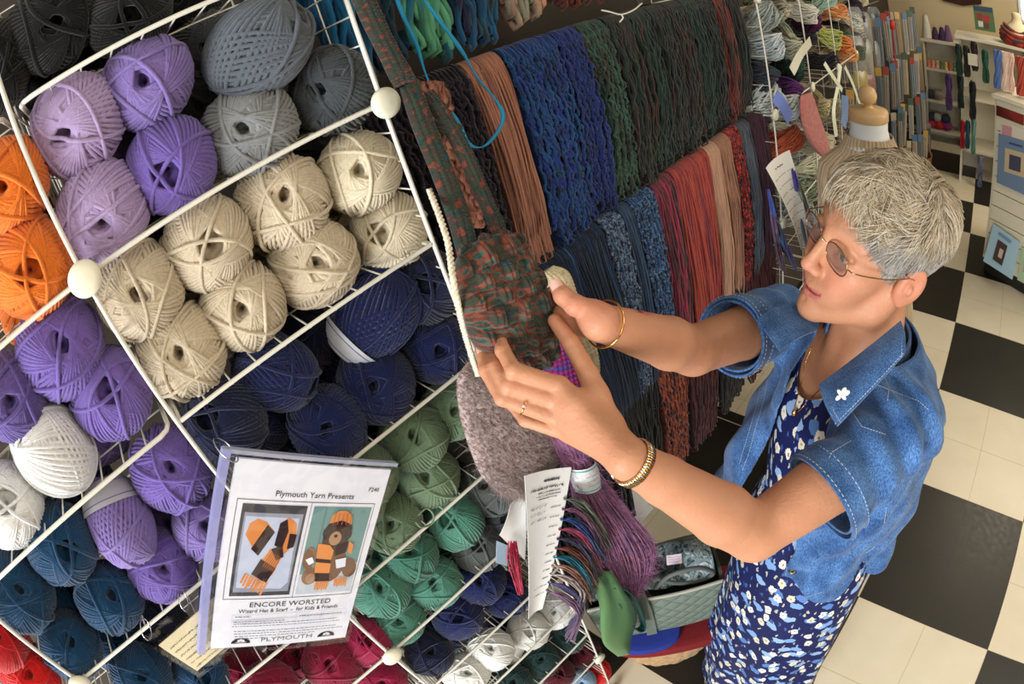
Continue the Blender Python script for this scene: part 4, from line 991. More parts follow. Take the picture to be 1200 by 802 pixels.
# hands: joints surveyed along the sight lines
def fing(J, R, k=.0025, root=None):
    for a, b, ra, rb in zip(J[:-1], J[1:], R[:-1], R[1:]): S.cap(a, b, ra, rb, k=k)
    for a, r in zip(J[1:-1], R[1:-1]): S.ell(a, (r * 1.05,) * 3, k=.0015)
A3 = atd
lh = dict(index=[A3(656, 452, .578), A3(602, 434, .566), A3(589, 411, .580), A3(585, 393, .596)], middle=[A3(652, 470, .580), A3(596, 452, .572), A3(580, 430, .588), A3(577, 414, .604)],
          ring=[A3(654, 490, .584), A3(589, 467, .578), A3(569, 434, .590), A3(564, 411, .604)], pinky=[A3(666, 508, .592), A3(616, 493, .604), A3(600, 474, .618), A3(592, 456, .630)],
          thumb=[A3(714, 500, .578), A3(690, 440, .590), A3(669, 402, .602), A3(650, 376, .612)])
LHN = (CAM - atd(680, 490, .58)); LHN /= np.linalg.norm(LHN)
for k_, r in (('index', (.0096, .0084, .0077, .0064)), ('middle', (.0098, .0085, .0077, .0065)), ('ring', (.0096, .0083, .0075, .0063)), ('pinky', (.0088, .0072, .0066, .0056))):
    S.cap(WL + (lh[k_][0] - WL) * .12, lh[k_][0], .0140, .0104, k=.008); fing(lh[k_], r)
S.cap(WL, lh['thumb'][0], .017, .015, k=.010); S.cap(lh['thumb'][0], lh['thumb'][1], .0150, .0110, k=.008); fing(lh['thumb'][1:], (.0108, .0098, .0078)); S.cap(mid(lh['thumb'][0], lh['thumb'][1], .6), mid(WL, lh['index'][0], .75), .008, .008, k=.014)
rh = dict(index=[A3(668, 356, .640), A3(648, 344, .668), A3(630, 348, .690), A3(614, 352, .696)], middle=[A3(670, 366, .645), A3(646, 358, .675), A3(626, 363, .700), A3(606, 368, .706)],
          ring=[A3(672, 376, .648), A3(650, 374, .678), A3(630, 380, .702), A3(612, 386, .708)], pinky=[A3(676, 386, .645), A3(656, 388, .672), A3(638, 395, .694), A3(624, 401, .700)],
          thumb=[A3(692, 366, .604), A3(674, 358, .600), A3(660, 347, .604), A3(653, 336, .610)])
for k_, r in (('index', (.0096, .0084, .0077, .0064)), ('middle', (.0098, .0085, .0077, .0065)), ('ring', (.0096, .0082, .0075, .0063)), ('pinky', (.0088, .0072, .0066, .0056))):
    S.cap(WR, rh[k_][0], .0145, .0108, k=.008); fing(rh[k_], r)
S.cap(WR, rh['thumb'][0], .017, .014, k=.010); fing(rh['thumb'], (.0132, .0116, .0102, .0084))
S.cap(A3(658, 368, .630), A3(662, 380, .632), .010, .010, k=.012)
# head
def hc(a, b, ra, rb=None, k=.01, op='u'): S.cap(hw(*a), hw(*b), ra, rb, k, op)
def he(c, r, k=.012, op='u', R=None): S.ell(hw(*c), r, HR if R is None else HR @ R, k, op)
def rotm(ax, a): return np.array(Matrix.Rotation(a, 3, ax))
he((-.012, 0, .042), (.090, .071, .074), k=.016)
he((.030, 0, .018), (.060, .060, .072), k=.016)
he((.040, 0, -.030), (.050, .052, .062), k=.02)
he((.040, 0, -.074), (.044, .040, .032), k=.02)
for s in (1, -1):
    hc((-.004, .054 * s, -.035), (.012, .050 * s, -.066), .013, .011, k=.025); hc((.012, .050 * s, -.066), (.074, .012 * s, -.098), .012, .012, k=.025)
    he((.058, .040 * s, -.014), (.024, .020, .020), k=.02)                    # cheek bone
    he((.066, .030 * s, -.040), (.022, .018, .022), k=.02)                    # smiling cheek
hc((.078, 0, -.096), (.080, 0, -.100), .0155, k=.015)                          # chin
for s in (1, -1): hc((.082, .010 * s, .036), (.067, .044 * s, .035), .008, .006, k=.014)
for s in (1, -1): he((.094, .031 * s, .014), (.015, .017, .011), k=.010, op='s')
for s in (1, -1):
    he((.0735, .031 * s, .014), (.0130, .0130, .0130), k=.003)
    he((.0735, .031 * s, .0165), (.0146, .0162, .0125), k=.004, R=rotm('Y', -.35)) if False else None
    hc((.083, .020 * s, .0195), (.080, .043 * s, .0170), .0042, .0036, k=.006)   # upper lid
    hc((.084, .022 * s, .0055), (.079, .041 * s, .0065), .0030, .0028, k=.006)   # lower lid
hc((.089, 0, .026), (.106, 0, -.018), .0068, .0080, k=.012)
he((.108, 0, -.023), (.0100, .0098, .0086), k=.008)
for s in (1, -1):
    he((.098, .0110 * s, -.028), (.0092, .0062, .0066), k=.006)
    he((.104, .0055 * s, -.0350), (.0040, .0026, .0022), k=.002, op='s')
he((.074, 0, -.058), (.021, .031, .021), k=.015)                               # muzzle
for s in (1, -1):
    hc((.0950, .003 * s, -.0570), (.079, .028 * s, -.0535), .0030, .0018, k=.005)
    hc((.0925, 0, -.0700), (.079, .027 * s, -.0575), .0040, .0020, k=.005)
    hc((.0985, 0, -.0635), (.083, .0235 * s, -.0560), .0024, .0008, k=.002, op='s')
hc((.0965, 0, -.083), (.0965, 0, -.084), .003, k=.006, op='s')
hc((.100, 0, -.040), (.099, 0, -.050), .0016, k=.005, op='s')
for s in (1, -1):                                                              # ears
    Re = rotm('Z', -.35 * s) @ rotm('Y', -.15)
    he((-.010, .076 * s, -.002), (.019, .0075, .031), k=.006, R=Re)
    he((-.002, .070 * s, -.010), (.012, .008, .020), k=.008)
    he((-.006, .0835 * s, .003), (.0115, .0055, .019), k=.004, op='s', R=Re)
    he((-.004, .0795 * s, -.004), (.005, .006, .008), k=.004)
    he((-.006, .074 * s, -.027), (.008, .0055, .009), k=.006)
lo, hi = np.array([-.52, -.90, -.0]), np.array([.14, -.20, 1.72])
def bodyf(P, c, br): return S.eval(P, c, br)
V1, F1 = mesh_field(bodyf, [-.50, -.92, 0.0], [.12, -.18, 1.72], .0022)
# skin tints: brows, eyes, lips, nails
Q = (V1 - HO) @ HR
skin = np.array(lin(192, 135, 102)); C = np.repeat(skin[None], len(V1), 0)
nz = np.sin(V1 @ np.array([90., 40, 70])) * np.sin(V1 @ np.array([-40., 80, 60])) ; C *= (1 + .04 * nz)[:, None]
def blend(mask, col): 
    global C
    m = np.clip(mask, 0, 1)[:, None]; C = C * (1 - m) + np.array(col) * m
face = (Q[:, 0] > .02) & (np.abs(Q[:, 2]) < .16)
blend(face * np.exp(-(((Q[:, 1].__abs__() - .040) / .022) ** 2 + ((Q[:, 2] + .022) / .02) ** 2)) * .35, lin(214, 132, 112))
blend(face * np.exp(-(((Q[:, 0] - .115) / .014) ** 2 + (Q[:, 1] / .014) ** 2 + ((Q[:, 2] + .024) / .012) ** 2)) * .35, lin(214, 130, 112))
lipd = lambda: 1
w = np.abs(Q[:, 1]) / .028; zc = -.0635 + .0100 * w * w
up_ = (Q[:, 2] > zc) & (Q[:, 2] < zc + .0075 * (1 - .55 * w ** 2)) & (w < 1) & (Q[:, 0] > .066); dn = (Q[:, 2] <= zc) & (Q[:, 2] > zc - .012 * (1 - .6 * w ** 2)) & (w < .97) & (Q[:, 0] > .066)
blend((up_ | dn) * .75, lin(186, 96, 92))
blend(((np.abs(Q[:, 2] - zc) < .0018) & (w < .93) & (Q[:, 0] > .066)) * .9, lin(110, 50, 46))
for s in (1, -1):
    ex = np.linalg.norm(Q - [.0735, .031 * s, .014], axis=1)
    op = (np.abs(ex - .0130) < .0012) & (Q[:, 2] > .0085) & (Q[:, 2] < .0165) & (Q[:, 0] > .078) & (np.abs(Q[:, 1] - .031 * s) < .0115)
    blend(op * 1., lin(214, 206, 198)); ir = np.linalg.norm(Q - [.0860, .031 * s + .001, .0125], axis=1) < .0050
    blend((op & ir) * 1., lin(60, 70, 76))
    lash = (np.abs(Q[:, 2] - .0170 + .002 * ((np.abs(Q[:, 1]) - .031) / .012) ** 2) < .0010) & (np.abs(np.abs(Q[:, 1]) - .031) < .0125) & (Q[:, 1] * s > 0) & (Q[:, 0] > .074)
    blend(lash * .8, lin(70, 50, 44))
    brow = np.exp(-((Q[:, 2] - .040 - .004 * np.cos((Q[:, 1] * s - .03) * 60)) / .0032) ** 2) * (np.abs(Q[:, 1] * s - .030) < .022) * (Q[:, 0] > .06); blend(brow * .35, lin(150, 130, 112))
blend((np.linalg.norm(Q[:, [0, 2]] - [-.006, .0], axis=1) < .034) * (np.abs(Q[:, 1]) > .069) * .25, lin(214, 120, 100))
skm, nt, b_ = nodes('skin'); at = nt.nodes.new('ShaderNodeAttribute'); at.attribute_name = 'Tint'
nt.links.new(at.outputs['Color'], b_.inputs['Base Color']); b_.inputs['Roughness'].default_value = .50; setin(b_, 'Specular IOR Level', .35)
setin(b_, 'Subsurface Weight', .12); setin(b_, 'Subsurface Radius', (.012, .005, .003)); setin(b_, 'Subsurface Scale', .5)
tc = nt.nodes.new('ShaderNodeTexCoord'); n1 = nt.nodes.new('ShaderNodeTexNoise'); n1.inputs['Scale'].default_value = 220; n1.inputs['Detail'].default_value = 5
n2 = nt.nodes.new('ShaderNodeTexNoise'); n2.inputs['Scale'].default_value = 38; n2.inputs['Detail'].default_value = 3
ad = nt.nodes.new('ShaderNodeMath'); ad.operation = 'ADD'; bp = nt.nodes.new('ShaderNodeBump'); bp.inputs['Strength'].default_value = .28; bp.inputs['Distance'].default_value = .003
nt.links.new(tc.outputs['Object'], n1.inputs['Vector']); nt.links.new(tc.outputs['Object'], n2.inputs['Vector']); nt.links.new(n1.outputs['Fac'], ad.inputs[0]); nt.links.new(n2.outputs['Fac'], ad.inputs[1])
nt.links.new(ad.outputs[0], bp.inputs['Height']); nt.links.new(bp.outputs['Normal'], b_.inputs['Normal'])
PO = np.array([PEL[0], PEL[1], 0.0])
person = link('person', quadmesh('person', V1 - PO, F1, C), None, skm, tuple(PO))
tag(person, 'grey-haired person in a denim jacket and navy floral dress holding up a knitted bag', 'person')
BODY = BVHTree.FromPolygons([Vector(v) for v in V1], [list(map(int, f)) for f in F1])
# ---- nails
nail = plain('nail', lin(226, 176, 160), .25)
def nail_on(J, r):
    d = J[-1] - J[-2]; d /= np.linalg.norm(d); tocam = CAM - J[-1]; tocam -= d * (tocam @ d); tocam /= np.linalg.norm(tocam); sd = np.cross(d, tocam)
    mb = MB(); G = []
    for t in np.linspace(-1, 1, 7): G.append([J[-1] - PO + d * (s_ * .0058 - .0005) + tocam * (r * 1.02 * math.cos(t * .85)) + sd * (r * .98 * math.sin(t * .85)) for s_ in np.linspace(-.9, .9 - .25 * t * t, 6)])
    mb.slab(np.array(G), .0006); part('nail', mb, nail, person)
nail_on(rh['thumb'], .0088)
for k_ in ('index', 'ring'): nail_on(lh[k_], .0068)
# ---- dress
def prof(z, tab): zs = [t[0] for t in tab]; return [np.interp(z, zs, [t[i] for t in tab]) for i in range(1, len(tab[0]))]
AX = [(0.0, -.20, -.43), (.5, -.185, -.43), (.90, -.168, -.422), (1.06, -.152, -.41), (1.22, -.142, -.40), (1.40, -.133, -.395)]
DR = [(0.08, .225, .185), (.3, .205, .168), (.6, .188, .152), (.8, .178, .140), (.92, .172, .130), (1.05, .142, .115), (1.18, .150, .122), (1.28, .148, .118), (1.345, .125, .088), (1.385, .085, .065)]
def ringpt(z, th, tab=DR, off=0, fold=1):
    ax, ay = prof(z, AX); a, b = prof(z, tab)
    f = np.clip((.95 - z) / .8, 0, 1) * fold
    rr = 1 + f * (.055 * math.sin(7 * th + 2.2 * z + 1) + .04 * math.sin(13 * th - 3 * z))
    if z > .95 and fold: rr += .012 * math.sin(9 * th + 14 * z)
    return np.array([ax, ay, z]) + (FB * (b + off) * math.cos(th) + LB * (a + off) * math.sin(th)) * rr
m, nt, b_ = nodes('floral_navy'); L = nt.links.new
b_.inputs['Roughness'].default_value = .65; setin(b_, 'Specular IOR Level', .25)
uvn = nt.nodes.new('ShaderNodeUVMap'); uvn.uv_map = 'UVMap'
nz_ = nt.nodes.new('ShaderNodeTexNoise'); nz_.inputs['Scale'].default_value = 75; nz_.inputs['Detail'].default_value = 2
mxv = nt.nodes.new('ShaderNodeMix'); mxv.data_type = 'VECTOR'; mxv.inputs[0].default_value = .018
L(uvn.outputs['UV'], nz_.inputs['Vector']); L(uvn.outputs['UV'], mxv.inputs[4]); L(nz_.outputs['Color'], mxv.inputs[5])
col = None
def layer(scale, sx, sy, thr, palette, seedoff, prev, rot):
    mp = nt.nodes.new('ShaderNodeMapping'); mp.inputs['Scale'].default_value = (scale * sx, scale * sy, 1); mp.inputs['Location'].default_value = (seedoff, seedoff * .7, 0); mp.inputs['Rotation'].default_value = (0, 0, rot)
    L(mxv.outputs[1], mp.inputs['Vector'])
    vo = nt.nodes.new('ShaderNodeTexVoronoi'); vo.voronoi_dimensions = '2D'; vo.inputs['Scale'].default_value = 1; vo.inputs['Randomness'].default_value = .75; L(mp.outputs['Vector'], vo.inputs['Vector'])
    lt = nt.nodes.new('ShaderNodeMath'); lt.operation = 'LESS_THAN'; lt.inputs[1].default_value = thr; L(vo.outputs['Distance'], lt.inputs[0])
    sep = nt.nodes.new('ShaderNodeSeparateColor'); L(vo.outputs['Color'], sep.inputs[0])
    rp = nt.nodes.new('ShaderNodeValToRGB'); rp.color_ramp.interpolation = 'CONSTANT'; els = rp.color_ramp.elements
    while len(els) < len(palette): els.new(.5)
    for i, c in enumerate(palette): els[i].position = i / len(palette); els[i].color = rgb(c)
    L(sep.outputs[0], rp.inputs['Fac'])
    # gate: only some cells bloom
    gt = nt.nodes.new('ShaderNodeMath'); gt.operation = 'GREATER_THAN'; gt.inputs[1].default_value = .12; L(sep.outputs[1], gt.inputs[0])
    ml = nt.nodes.new('ShaderNodeMath'); ml.operation = 'MULTIPLY'; L(lt.outputs[0], ml.inputs[0]); L(gt.outputs[0], ml.inputs[1])
    mx = nt.nodes.new('ShaderNodeMix'); mx.data_type = 'RGBA'; L(ml.outputs[0], mx.inputs[0])
    if isinstance(prev, tuple): mx.inputs[6].default_value = rgb(prev)
    else: L(prev, mx.inputs[6])
    L(rp.outputs['Color'], mx.inputs[7]); return mx.outputs[2]
nav = lin(20, 28, 78)
c = layer(34, 1.7, .7, .15, [lin(150, 160, 190), lin(176, 176, 160), lin(60, 90, 150)], 3.1, nav, .5)
c = layer(17, 1.0, 1.4, .25, [lin(120, 156, 206), lin(84, 120, 180), lin(140, 170, 212)], 7.7, c, -.4)
c = layer(18, 1.4, 1.0, .22, [lin(226, 220, 204), lin(206, 198, 176), lin(232, 228, 216)], 1.3, c, .7)
c = layer(18, 1.4, 1.0, .05, [lin(150, 130, 90)], 1.3, c, .7)
L(c, b_.inputs['Base Color'])
NT_, NZ_ = 160, 150
G = np.zeros((NZ_, NT_, 3)); UVs = np.zeros((NZ_, NT_, 2))
for j in range(NT_):
    th = 2 * PI * j / NT_
    ztop = 1.385 - .060 * math.exp(-(math.sin(th / 2) / .36) ** 2)
    for i in range(NZ_):
        t = i / (NZ_ - 1); z = .10 + .02 * math.sin(5 * th) + (ztop - .10) * t
        G[i, j] = ringpt(z, th); UVs[i, j] = (th * .17, z)
dmb = MB(); Nn = np.cross(np.roll(G, -1, 1) - np.roll(G, 1, 1), np.gradient(G, axis=0)); Nn /= np.linalg.norm(Nn, axis=2)[..., None] + 1e-9
A_ = G - PO; B_ = G - Nn * .0025 - PO
def gclosed(mb, G, UVs, flip=False):
    G2 = np.concatenate([G, G[:, :1]], 1); U2 = np.concatenate([UVs, UVs[:, :1] + [2 * PI * .17, 0]], 1)
    mb.grid(G2[::-1] if flip else G2, U2[::-1] if flip else U2)
gclosed(dmb, A_, UVs); gclosed(dmb, B_, UVs, True); gclosed(dmb, np.stack([A_[-1], B_[-1]]), UVs[-2:]); gclosed(dmb, np.stack([B_[0], A_[0]]), UVs[:2])
part('dress', dmb, m, person)
# ---- denim jacket
dm, nt, b_ = nodes('denim'); L = nt.links.new
b_.inputs['Roughness'].default_value = .85; setin(b_, 'Specular IOR Level', .2); setin(b_, 'Sheen Weight', .15)
tc = nt.nodes.new('ShaderNodeTexCoord'); na = nt.nodes.new('ShaderNodeTexNoise'); na.inputs['Scale'].default_value = 26; na.inputs['Detail'].default_value = 6; nb_ = nt.nodes.new('ShaderNodeTexNoise'); nb_.inputs['Scale'].default_value = 620; nb_.inputs['Detail'].default_value = 2
mp = nt.nodes.new('ShaderNodeMapping'); mp.inputs['Scale'].default_value = (1, 1, .25); mp.inputs['Rotation'].default_value = (.3, 0, .6)
L(tc.outputs['Object'], na.inputs['Vector']); L(tc.outputs['Object'], mp.inputs['Vector']); L(mp.outputs['Vector'], nb_.inputs['Vector'])
rp = nt.nodes.new('ShaderNodeValToRGB'); rp.color_ramp.elements[0].position = .32; rp.color_ramp.elements[0].color = rgb(lin(44, 78, 126)); rp.color_ramp.elements[1].position = .68; rp.color_ramp.elements[1].color = rgb(lin(80, 120, 172)); L(na.outputs['Fac'], rp.inputs['Fac'])
mx = nt.nodes.new('ShaderNodeMix'); mx.data_type = 'RGBA'; mx.blend_type = 'OVERLAY'; mx.inputs[0].default_value = .75; L(rp.outputs['Color'], mx.inputs[6])
rb2 = nt.nodes.new('ShaderNodeValToRGB'); rb2.color_ramp.elements[0].position = .35; rb2.color_ramp.elements[1].position = .65; rb2.color_ramp.elements[0].color = (.18, .18, .18, 1); rb2.color_ramp.elements[1].color = (.80, .80, .80, 1); L(nb_.outputs['Fac'], rb2.inputs['Fac']); L(rb2.outputs['Color'], mx.inputs[7]); L(mx.outputs[2], b_.inputs['Base Color'])
bp = nt.nodes.new('ShaderNodeBump'); bp.inputs['Strength'].default_value = .5; bp.inputs['Distance'].default_value = .002; L(nb_.outputs['Fac'], bp.inputs['Height']); L(bp.outputs['Normal'], b_.inputs['Normal'])
JK = [(.84, .190, .172), (.95, .178, .160), (1.05, .166, .146), (1.18, .165, .145), (1.28, .166, .138), (1.345, .150, .110), (1.385, .115, .086), (1.42, .085, .07)]
def jtorso(P):
    z = P[..., 2]; ax, ay = prof(z, AX); a, b = prof(z, JK)
    X = (P[..., 0] - ax) * FB[0] + (P[..., 1] - ay) * FB[1]; Y = (P[..., 0] - ax) * LB[0] + (P[..., 1] - ay) * LB[1]
    th = np.arctan2(Y / a, X / b); q = np.sqrt((Y / a) ** 2 + (X / b) ** 2) + 1e-6
    low = np.clip((1.10 - z) / .25, 0, 1)
    flare = .058 * np.exp(-((th + .80) / .65) ** 2) * np.clip((1.27 - z) / .2, 0, 1)
    wr = flare + .0085 * np.sin(5 * th + 9 * z) * np.sin(17 * z - 2 * th) + .0035 * np.sin(8 * th + 20 * z) * np.sin(30 * z + 3 * th) + low * .010 * np.sin(6 * th + 1.2) + .005 * np.sin(26 * z + 4 * np.sin(2 * th)) + .004 * np.sin(11 * th + 6 * np.sin(9 * z))
    wr = wr * np.clip((1.385 - z) / .06, 0, 1)
    return (q - 1) * np.minimum(a, b) * .9 - wr, X, Y, th
def capd(P, a, b, ra, rb):
    ab = b - a; t = np.clip(((P - a) @ ab) / (ab @ ab), 0, 1); D = P - a - t[..., None] * ab
    return np.linalg.norm(D, axis=-1) - (ra + (rb - ra) * t), t
CUTL = atd(964, 584, .745); uL = (CUTL - SL) / np.linalg.norm(CUTL - SL); uR = (ER - SRr) / np.linalg.norm(ER - SRr)
CUTR = SRr + uR * np.linalg.norm(ER - SRr) * .62
def sm(a, b, k): h = np.clip(.5 + .5 * (b - a) / k, 0, 1); return b * (1 - h) + a * h - k * h * (1 - h)
def jacket(P, c=None, br=None, need=False):
    d, X, Y, th = jtorso(P); z = P[..., 2]
    sL, tL = capd(P, SL, SL + uL * .24, .057, .068); sR, tR = capd(P, SRr, SRr + uR * .24, .054, .056)
    wl = (P - SL) @ uL; wr_ = (P - SRr) @ uR
    fold = .0032 * np.sin(wl * 95 + 2.2 * np.sin(th * 3)) * np.clip(1.2 - wl * 6, 0, 1); sL = sL - 2.4 * fold - .002 * np.sin(wl * 60 + P[..., 2] * 50)
    sR = sR - .0032 * np.sin(wr_ * 80 + P[..., 2] * 60) * np.clip(1.3 - wr_ * 5, 0, 1)
    yoke = d
    o = sm(sm(d, sL, .035), sR, .035)
    sh = np.maximum(o, -(o + .0042))
    # cuts: hem, front opening, neck, sleeve ends
    azm = np.abs(th); hem = .945 + .030 * np.clip(np.cos(th), 0, 1) + .05 * np.clip(-th, 0, 1) - .0 * z
    side = np.exp(-((azm - 1.55) / .16) ** 2) * .075; hem = hem + side
    sh = np.maximum(sh, (hem - z) * .9)
    yl = np.interp(z, [.9, 1.05, 1.2, 1.30, 1.36], [.085, .085, .080, .072, .055]); yr = np.interp(z, [.9, 1.05, 1.2, 1.30, 1.36], [-.050, -.048, -.046, -.045, -.050])
    wedge = np.maximum(np.maximum(yr - Y, Y - yl), .02 - X)      # negative inside the opening
    onbody = d < .03
    sh = np.maximum(sh, np.where((np.minimum(sL, sR) < .012) & (d > .012), -1.0, -wedge))
    neck = np.sqrt((X * 1.0 - .01) ** 2 + Y ** 2) - .074; neck = np.maximum(neck, 1.355 - z); sh = np.maximum(sh, -neck); sh = np.maximum(sh, np.where((np.minimum(sL, sR) < .015) & (np.sqrt(X ** 2 + Y ** 2) > .11), -1.0, z - 1.415))
    sh = np.maximum(sh, np.where((sL < .03) & (wl > .05), wl - np.linalg.norm(CUTL - SL), -1)); sh = np.maximum(sh, np.where((sR < .03) & (wr_ > .05), wr_ - np.linalg.norm(CUTR - SRr), -1))
    return sh
def jf(P, c, br):
    if P.ndim == 2 and len(P) == 1:
        d, X, Y, th = jtorso(P); sL, _ = capd(P, SL, SL + uL * .24, .057, .068); sR, _ = capd(P, SRr, SRr + uR * .24, .054, .056)
        o = min(d[0], sL[0], sR[0]); return np.array([max(abs(o) - .05, 0)])
    return jacket(P)
V2, F2 = mesh_field(jf, [-.52, -.80, .85], [.14, -.12, 1.46], .0021)
jk = link('denim_jacket', quadmesh('denim_jacket', V2 - PO, F2), person, dm); jk['label'] = 'open blue denim jacket with turned-back collar and short cuffed sleeves'
JB = BVHTree.FromPolygons([Vector(v) for v in V2], [list(map(int, f)) for f in F2])
def hit(px, py_, off=.001, trees=None):
    d = ray(px, py_); best = None
    for tr in (trees or [JB]):
        h = tr.ray_cast(Vector(CAM), Vector(d))
        if h[0] is not None and (best is None or h[3] < best[1]): best = (h[0], h[3], h[1])
    if best is None: return None
    return np.array(best[0]) - d * off
STI = plain('topstitch', lin(190, 196, 200), .7)
# ---- collar, cuffs, stitching, buttons on the jacket (positions found on the cloth itself)
def clothpath(pts, off=.0012, n=None):
    P = [];
    for (a, b) in zip(pts[:-1], pts[1:]):
        k = max(2, int(math.hypot(b[0] - a[0], b[1] - a[1]) / 5))
        for t in np.linspace(0, 1, k, endpoint=False): P.append((a[0] + (b[0] - a[0]) * t, a[1] + (b[1] - a[1]) * t))
    P.append(pts[-1]); out = [];
    for p in P:
        h = hit(*p, off)
        if h is not None: out.append(h)
    return out
def stitch(pts, r=.00045, mb=None, dash=True, off=.0012):
    Q_ = clothpath(pts, off)
    mb = mb or MB(); kept = 0
    if len(Q_) < 3: return mb
    Q_ = np.array(Q_)
    # break where the cloth jumps in depth
    runs = []; cur = [Q_[0]]
    for a, b in zip(Q_[:-1], Q_[1:]):
        if np.linalg.norm(b - a) > .03: runs.append(cur); cur = []
        cur.append(b)
    runs.append(cur)
    for rn in runs:
        if len(rn) < 3 or kept: continue
        kept = 1
        rn = np.array(rn); L_ = np.concatenate([[0], np.cumsum(np.linalg.norm(np.diff(rn, axis=0), axis=1))]); s = 0
        while s < L_[-1] - .003:
            ss = np.linspace(s, s + .0028, 3); mb.tube(np.stack([np.interp(ss, L_, rn[:, k]) for k in range(3)], 1) - PO, r, 4, cap=False); s += .0042
    return mb
STLINES = [
    [(938, 612), (930, 640), (925, 670), (922, 700)], [(932, 616), (924, 645), (919, 690)],
    [(925, 692), (945, 700), (964, 694)], [(1000, 640), (1015, 648), (1027, 640)],
    [(940, 548), (965, 572), (990, 588), (1006, 592)], [(935, 556), (960, 580), (985, 596), (1003, 600)],
    [(828, 345), (835, 372), (848, 392), (862, 405)], [(822, 350), (830, 378), (843, 398)],
    [(1010, 442), (1030, 452), (1055, 462), (1076, 470), (1088, 480)], [(1036, 440), (1042, 455), (1040, 470)],
    [(900, 440), (895, 470), (886, 500), (878, 530), (870, 552)], [(893, 442), (888, 470), (878, 505), (866, 545)],
    [(868, 372), (860, 410), (858, 440), (848, 480), (836, 520)], [(990, 470), (1010, 500), (1040, 510)], [(960, 560), (975, 530), (1000, 515)],
    [(1040, 590), (1035, 620), (1028, 645)]]
for ln in STLINES:
    mb = stitch(ln)
    if mb.n: part('topstitching', mb, STI, jk)
# cuffs: a folded band round each sleeve end
def cuff(S0, u, cut, rad, name='cuff', w=.030):
    a = np.cross(u, [0, 0, 1.]); a /= np.linalg.norm(a); b = np.cross(u, a); G = []
    for s in np.linspace(0, 1, 5):
        G.append([cut - u * (w * (1 - s) - .002) + (a * math.cos(t) + b * math.sin(t)) * (rad + .003 + .0015 * math.sin(3 * t + 1) + .002 * s) for t in np.linspace(0, 2 * PI, 48, endpoint=False)])
    mb = MB(); mb.slab(np.array(G) - PO, .0034, closed=True); c_ = part(name, mb, dm, jk)
    mb = MB()
    for s in (.10, .86):
        ring_ = np.array([cut - u * (w * (1 - s) - .002) + (a * math.cos(t) + b * math.sin(t)) * (rad + .0062 + .0015 * math.sin(3 * t + 1) + .002 * s) for t in np.linspace(0, 2 * PI, 240, endpoint=False)]) - PO
        for q in range(0, 240, 4): mb.tube(ring_[q:q + 3], .00045, 4, cap=False)
    part('stitch_row', mb, STI, c_); return c_
cuff(SL, uL, CUTL, .0625); cuff(SRr, uR, CUTR, .0535)
# collar: left leaf (near), right leaf (far) and the stand behind the neck
def leaf(px, name, th=.0034, lift=.010, n=18, m=12):
    """px: four photo corners (a,b,c,d) with distances; a..b lies on the neck side, d..c is the outer edge"""
    P = [atd(*p) for p in px]; u = np.linspace(0, 1, n)[None, :, None]; v = np.linspace(0, 1, m)[:, None, None]
    G = (P[0] * (1 - u) + P[1] * u) * (1 - v) + (P[3] * (1 - u) + P[2] * u) * v
    out = G - np.array([-.14, -.40, 1.36]); out /= np.linalg.norm(out, axis=2)[..., None]
    G = G + out * (lift * np.sin(PI * v) * (1 - .3 * np.abs(2 * u - 1)))
    mb = MB(); mb.slab(G - PO, th); c_ = part(name, mb, dm, jk)
    mb = MB(); nn = out * (th * .62)
    for row in (G[-2] + nn[-2], (G[:, 1] + nn[:, 1]), (G[:, -2] + nn[:, -2])):
        L_ = np.concatenate([[0], np.cumsum(np.linalg.norm(np.diff(row, axis=0), axis=1))]); s = 0
        while s < L_[-1] - .003:
            ss = np.linspace(s, s + .0028, 3); mb.tube(np.stack([np.interp(ss, L_, row[:, k]) for k in range(3)], 1) + (nn.reshape(-1, 3)[0] * 0) - PO, .00045, 4, cap=False); s += .0042
    part('stitch_row', mb, STI, c_); return G
def nearest_d(px, py_, default):
    h = hit(px, py_, 0); return float(np.linalg.norm(h - CAM)) if h is not None else default

# collar leaves laid on the jacket: a hand's breadth of cloth folded out from the neckline
def cp(px, py_, off, d=None): 
    h = hit(px, py_, 0); dd = (float(np.linalg.norm(h - CAM)) if h is not None and (d is None or abs(np.linalg.norm(h - CAM) - d) < .06) else d)
    return (px, py_, dd - off)
leaf([(960, 452, .735), (1056, 377, .745), (1060, 415, .705), (981, 500, .690)], 'collar_leaf')
leaf([(957, 388, .775), (930, 356, .800), (887, 375, .740), (914, 412, .725)], 'collar_leaf')
stand = MB(); G = []
for t in np.linspace(-2.35, 2.35, 40):
    v0 = NEK + np.array([0, 0, -.012]) - FB * (.066 * math.cos(t)) * 1.0 + LB * (.070 * math.sin(t))
    G.append([v0 - PO, v0 + [0, 0, .028] + (v0 - NEK) * -.05 - PO])
stand.slab(np.array(G), .004); part('collar_stand', stand, dm, jk)
# metal buttons
def button(px, py_, name='button'):
    h = hit(px, py_, .001)
    if h is None: return
    n = CAM - h; n /= np.linalg.norm(n); mb = MB()
    mb.lathe([(.0001, .0022), (.003, .0030), (.0055, .0032), (.0072, .0022), (.0078, .0006), (.0078, -.001)][::-1], 20, h - PO, axis=tuple(n))
    part(name, mb, plain('antique_brass', lin(110, 104, 96), .35, metal=1), jk)
button(929, 669)
# buttonholes
mbh = MB()
for a, b in (((904, 420), (908, 428)), ((892, 468), (895, 477))):
    stitch([a, b], r=.0009, mb=mbh)
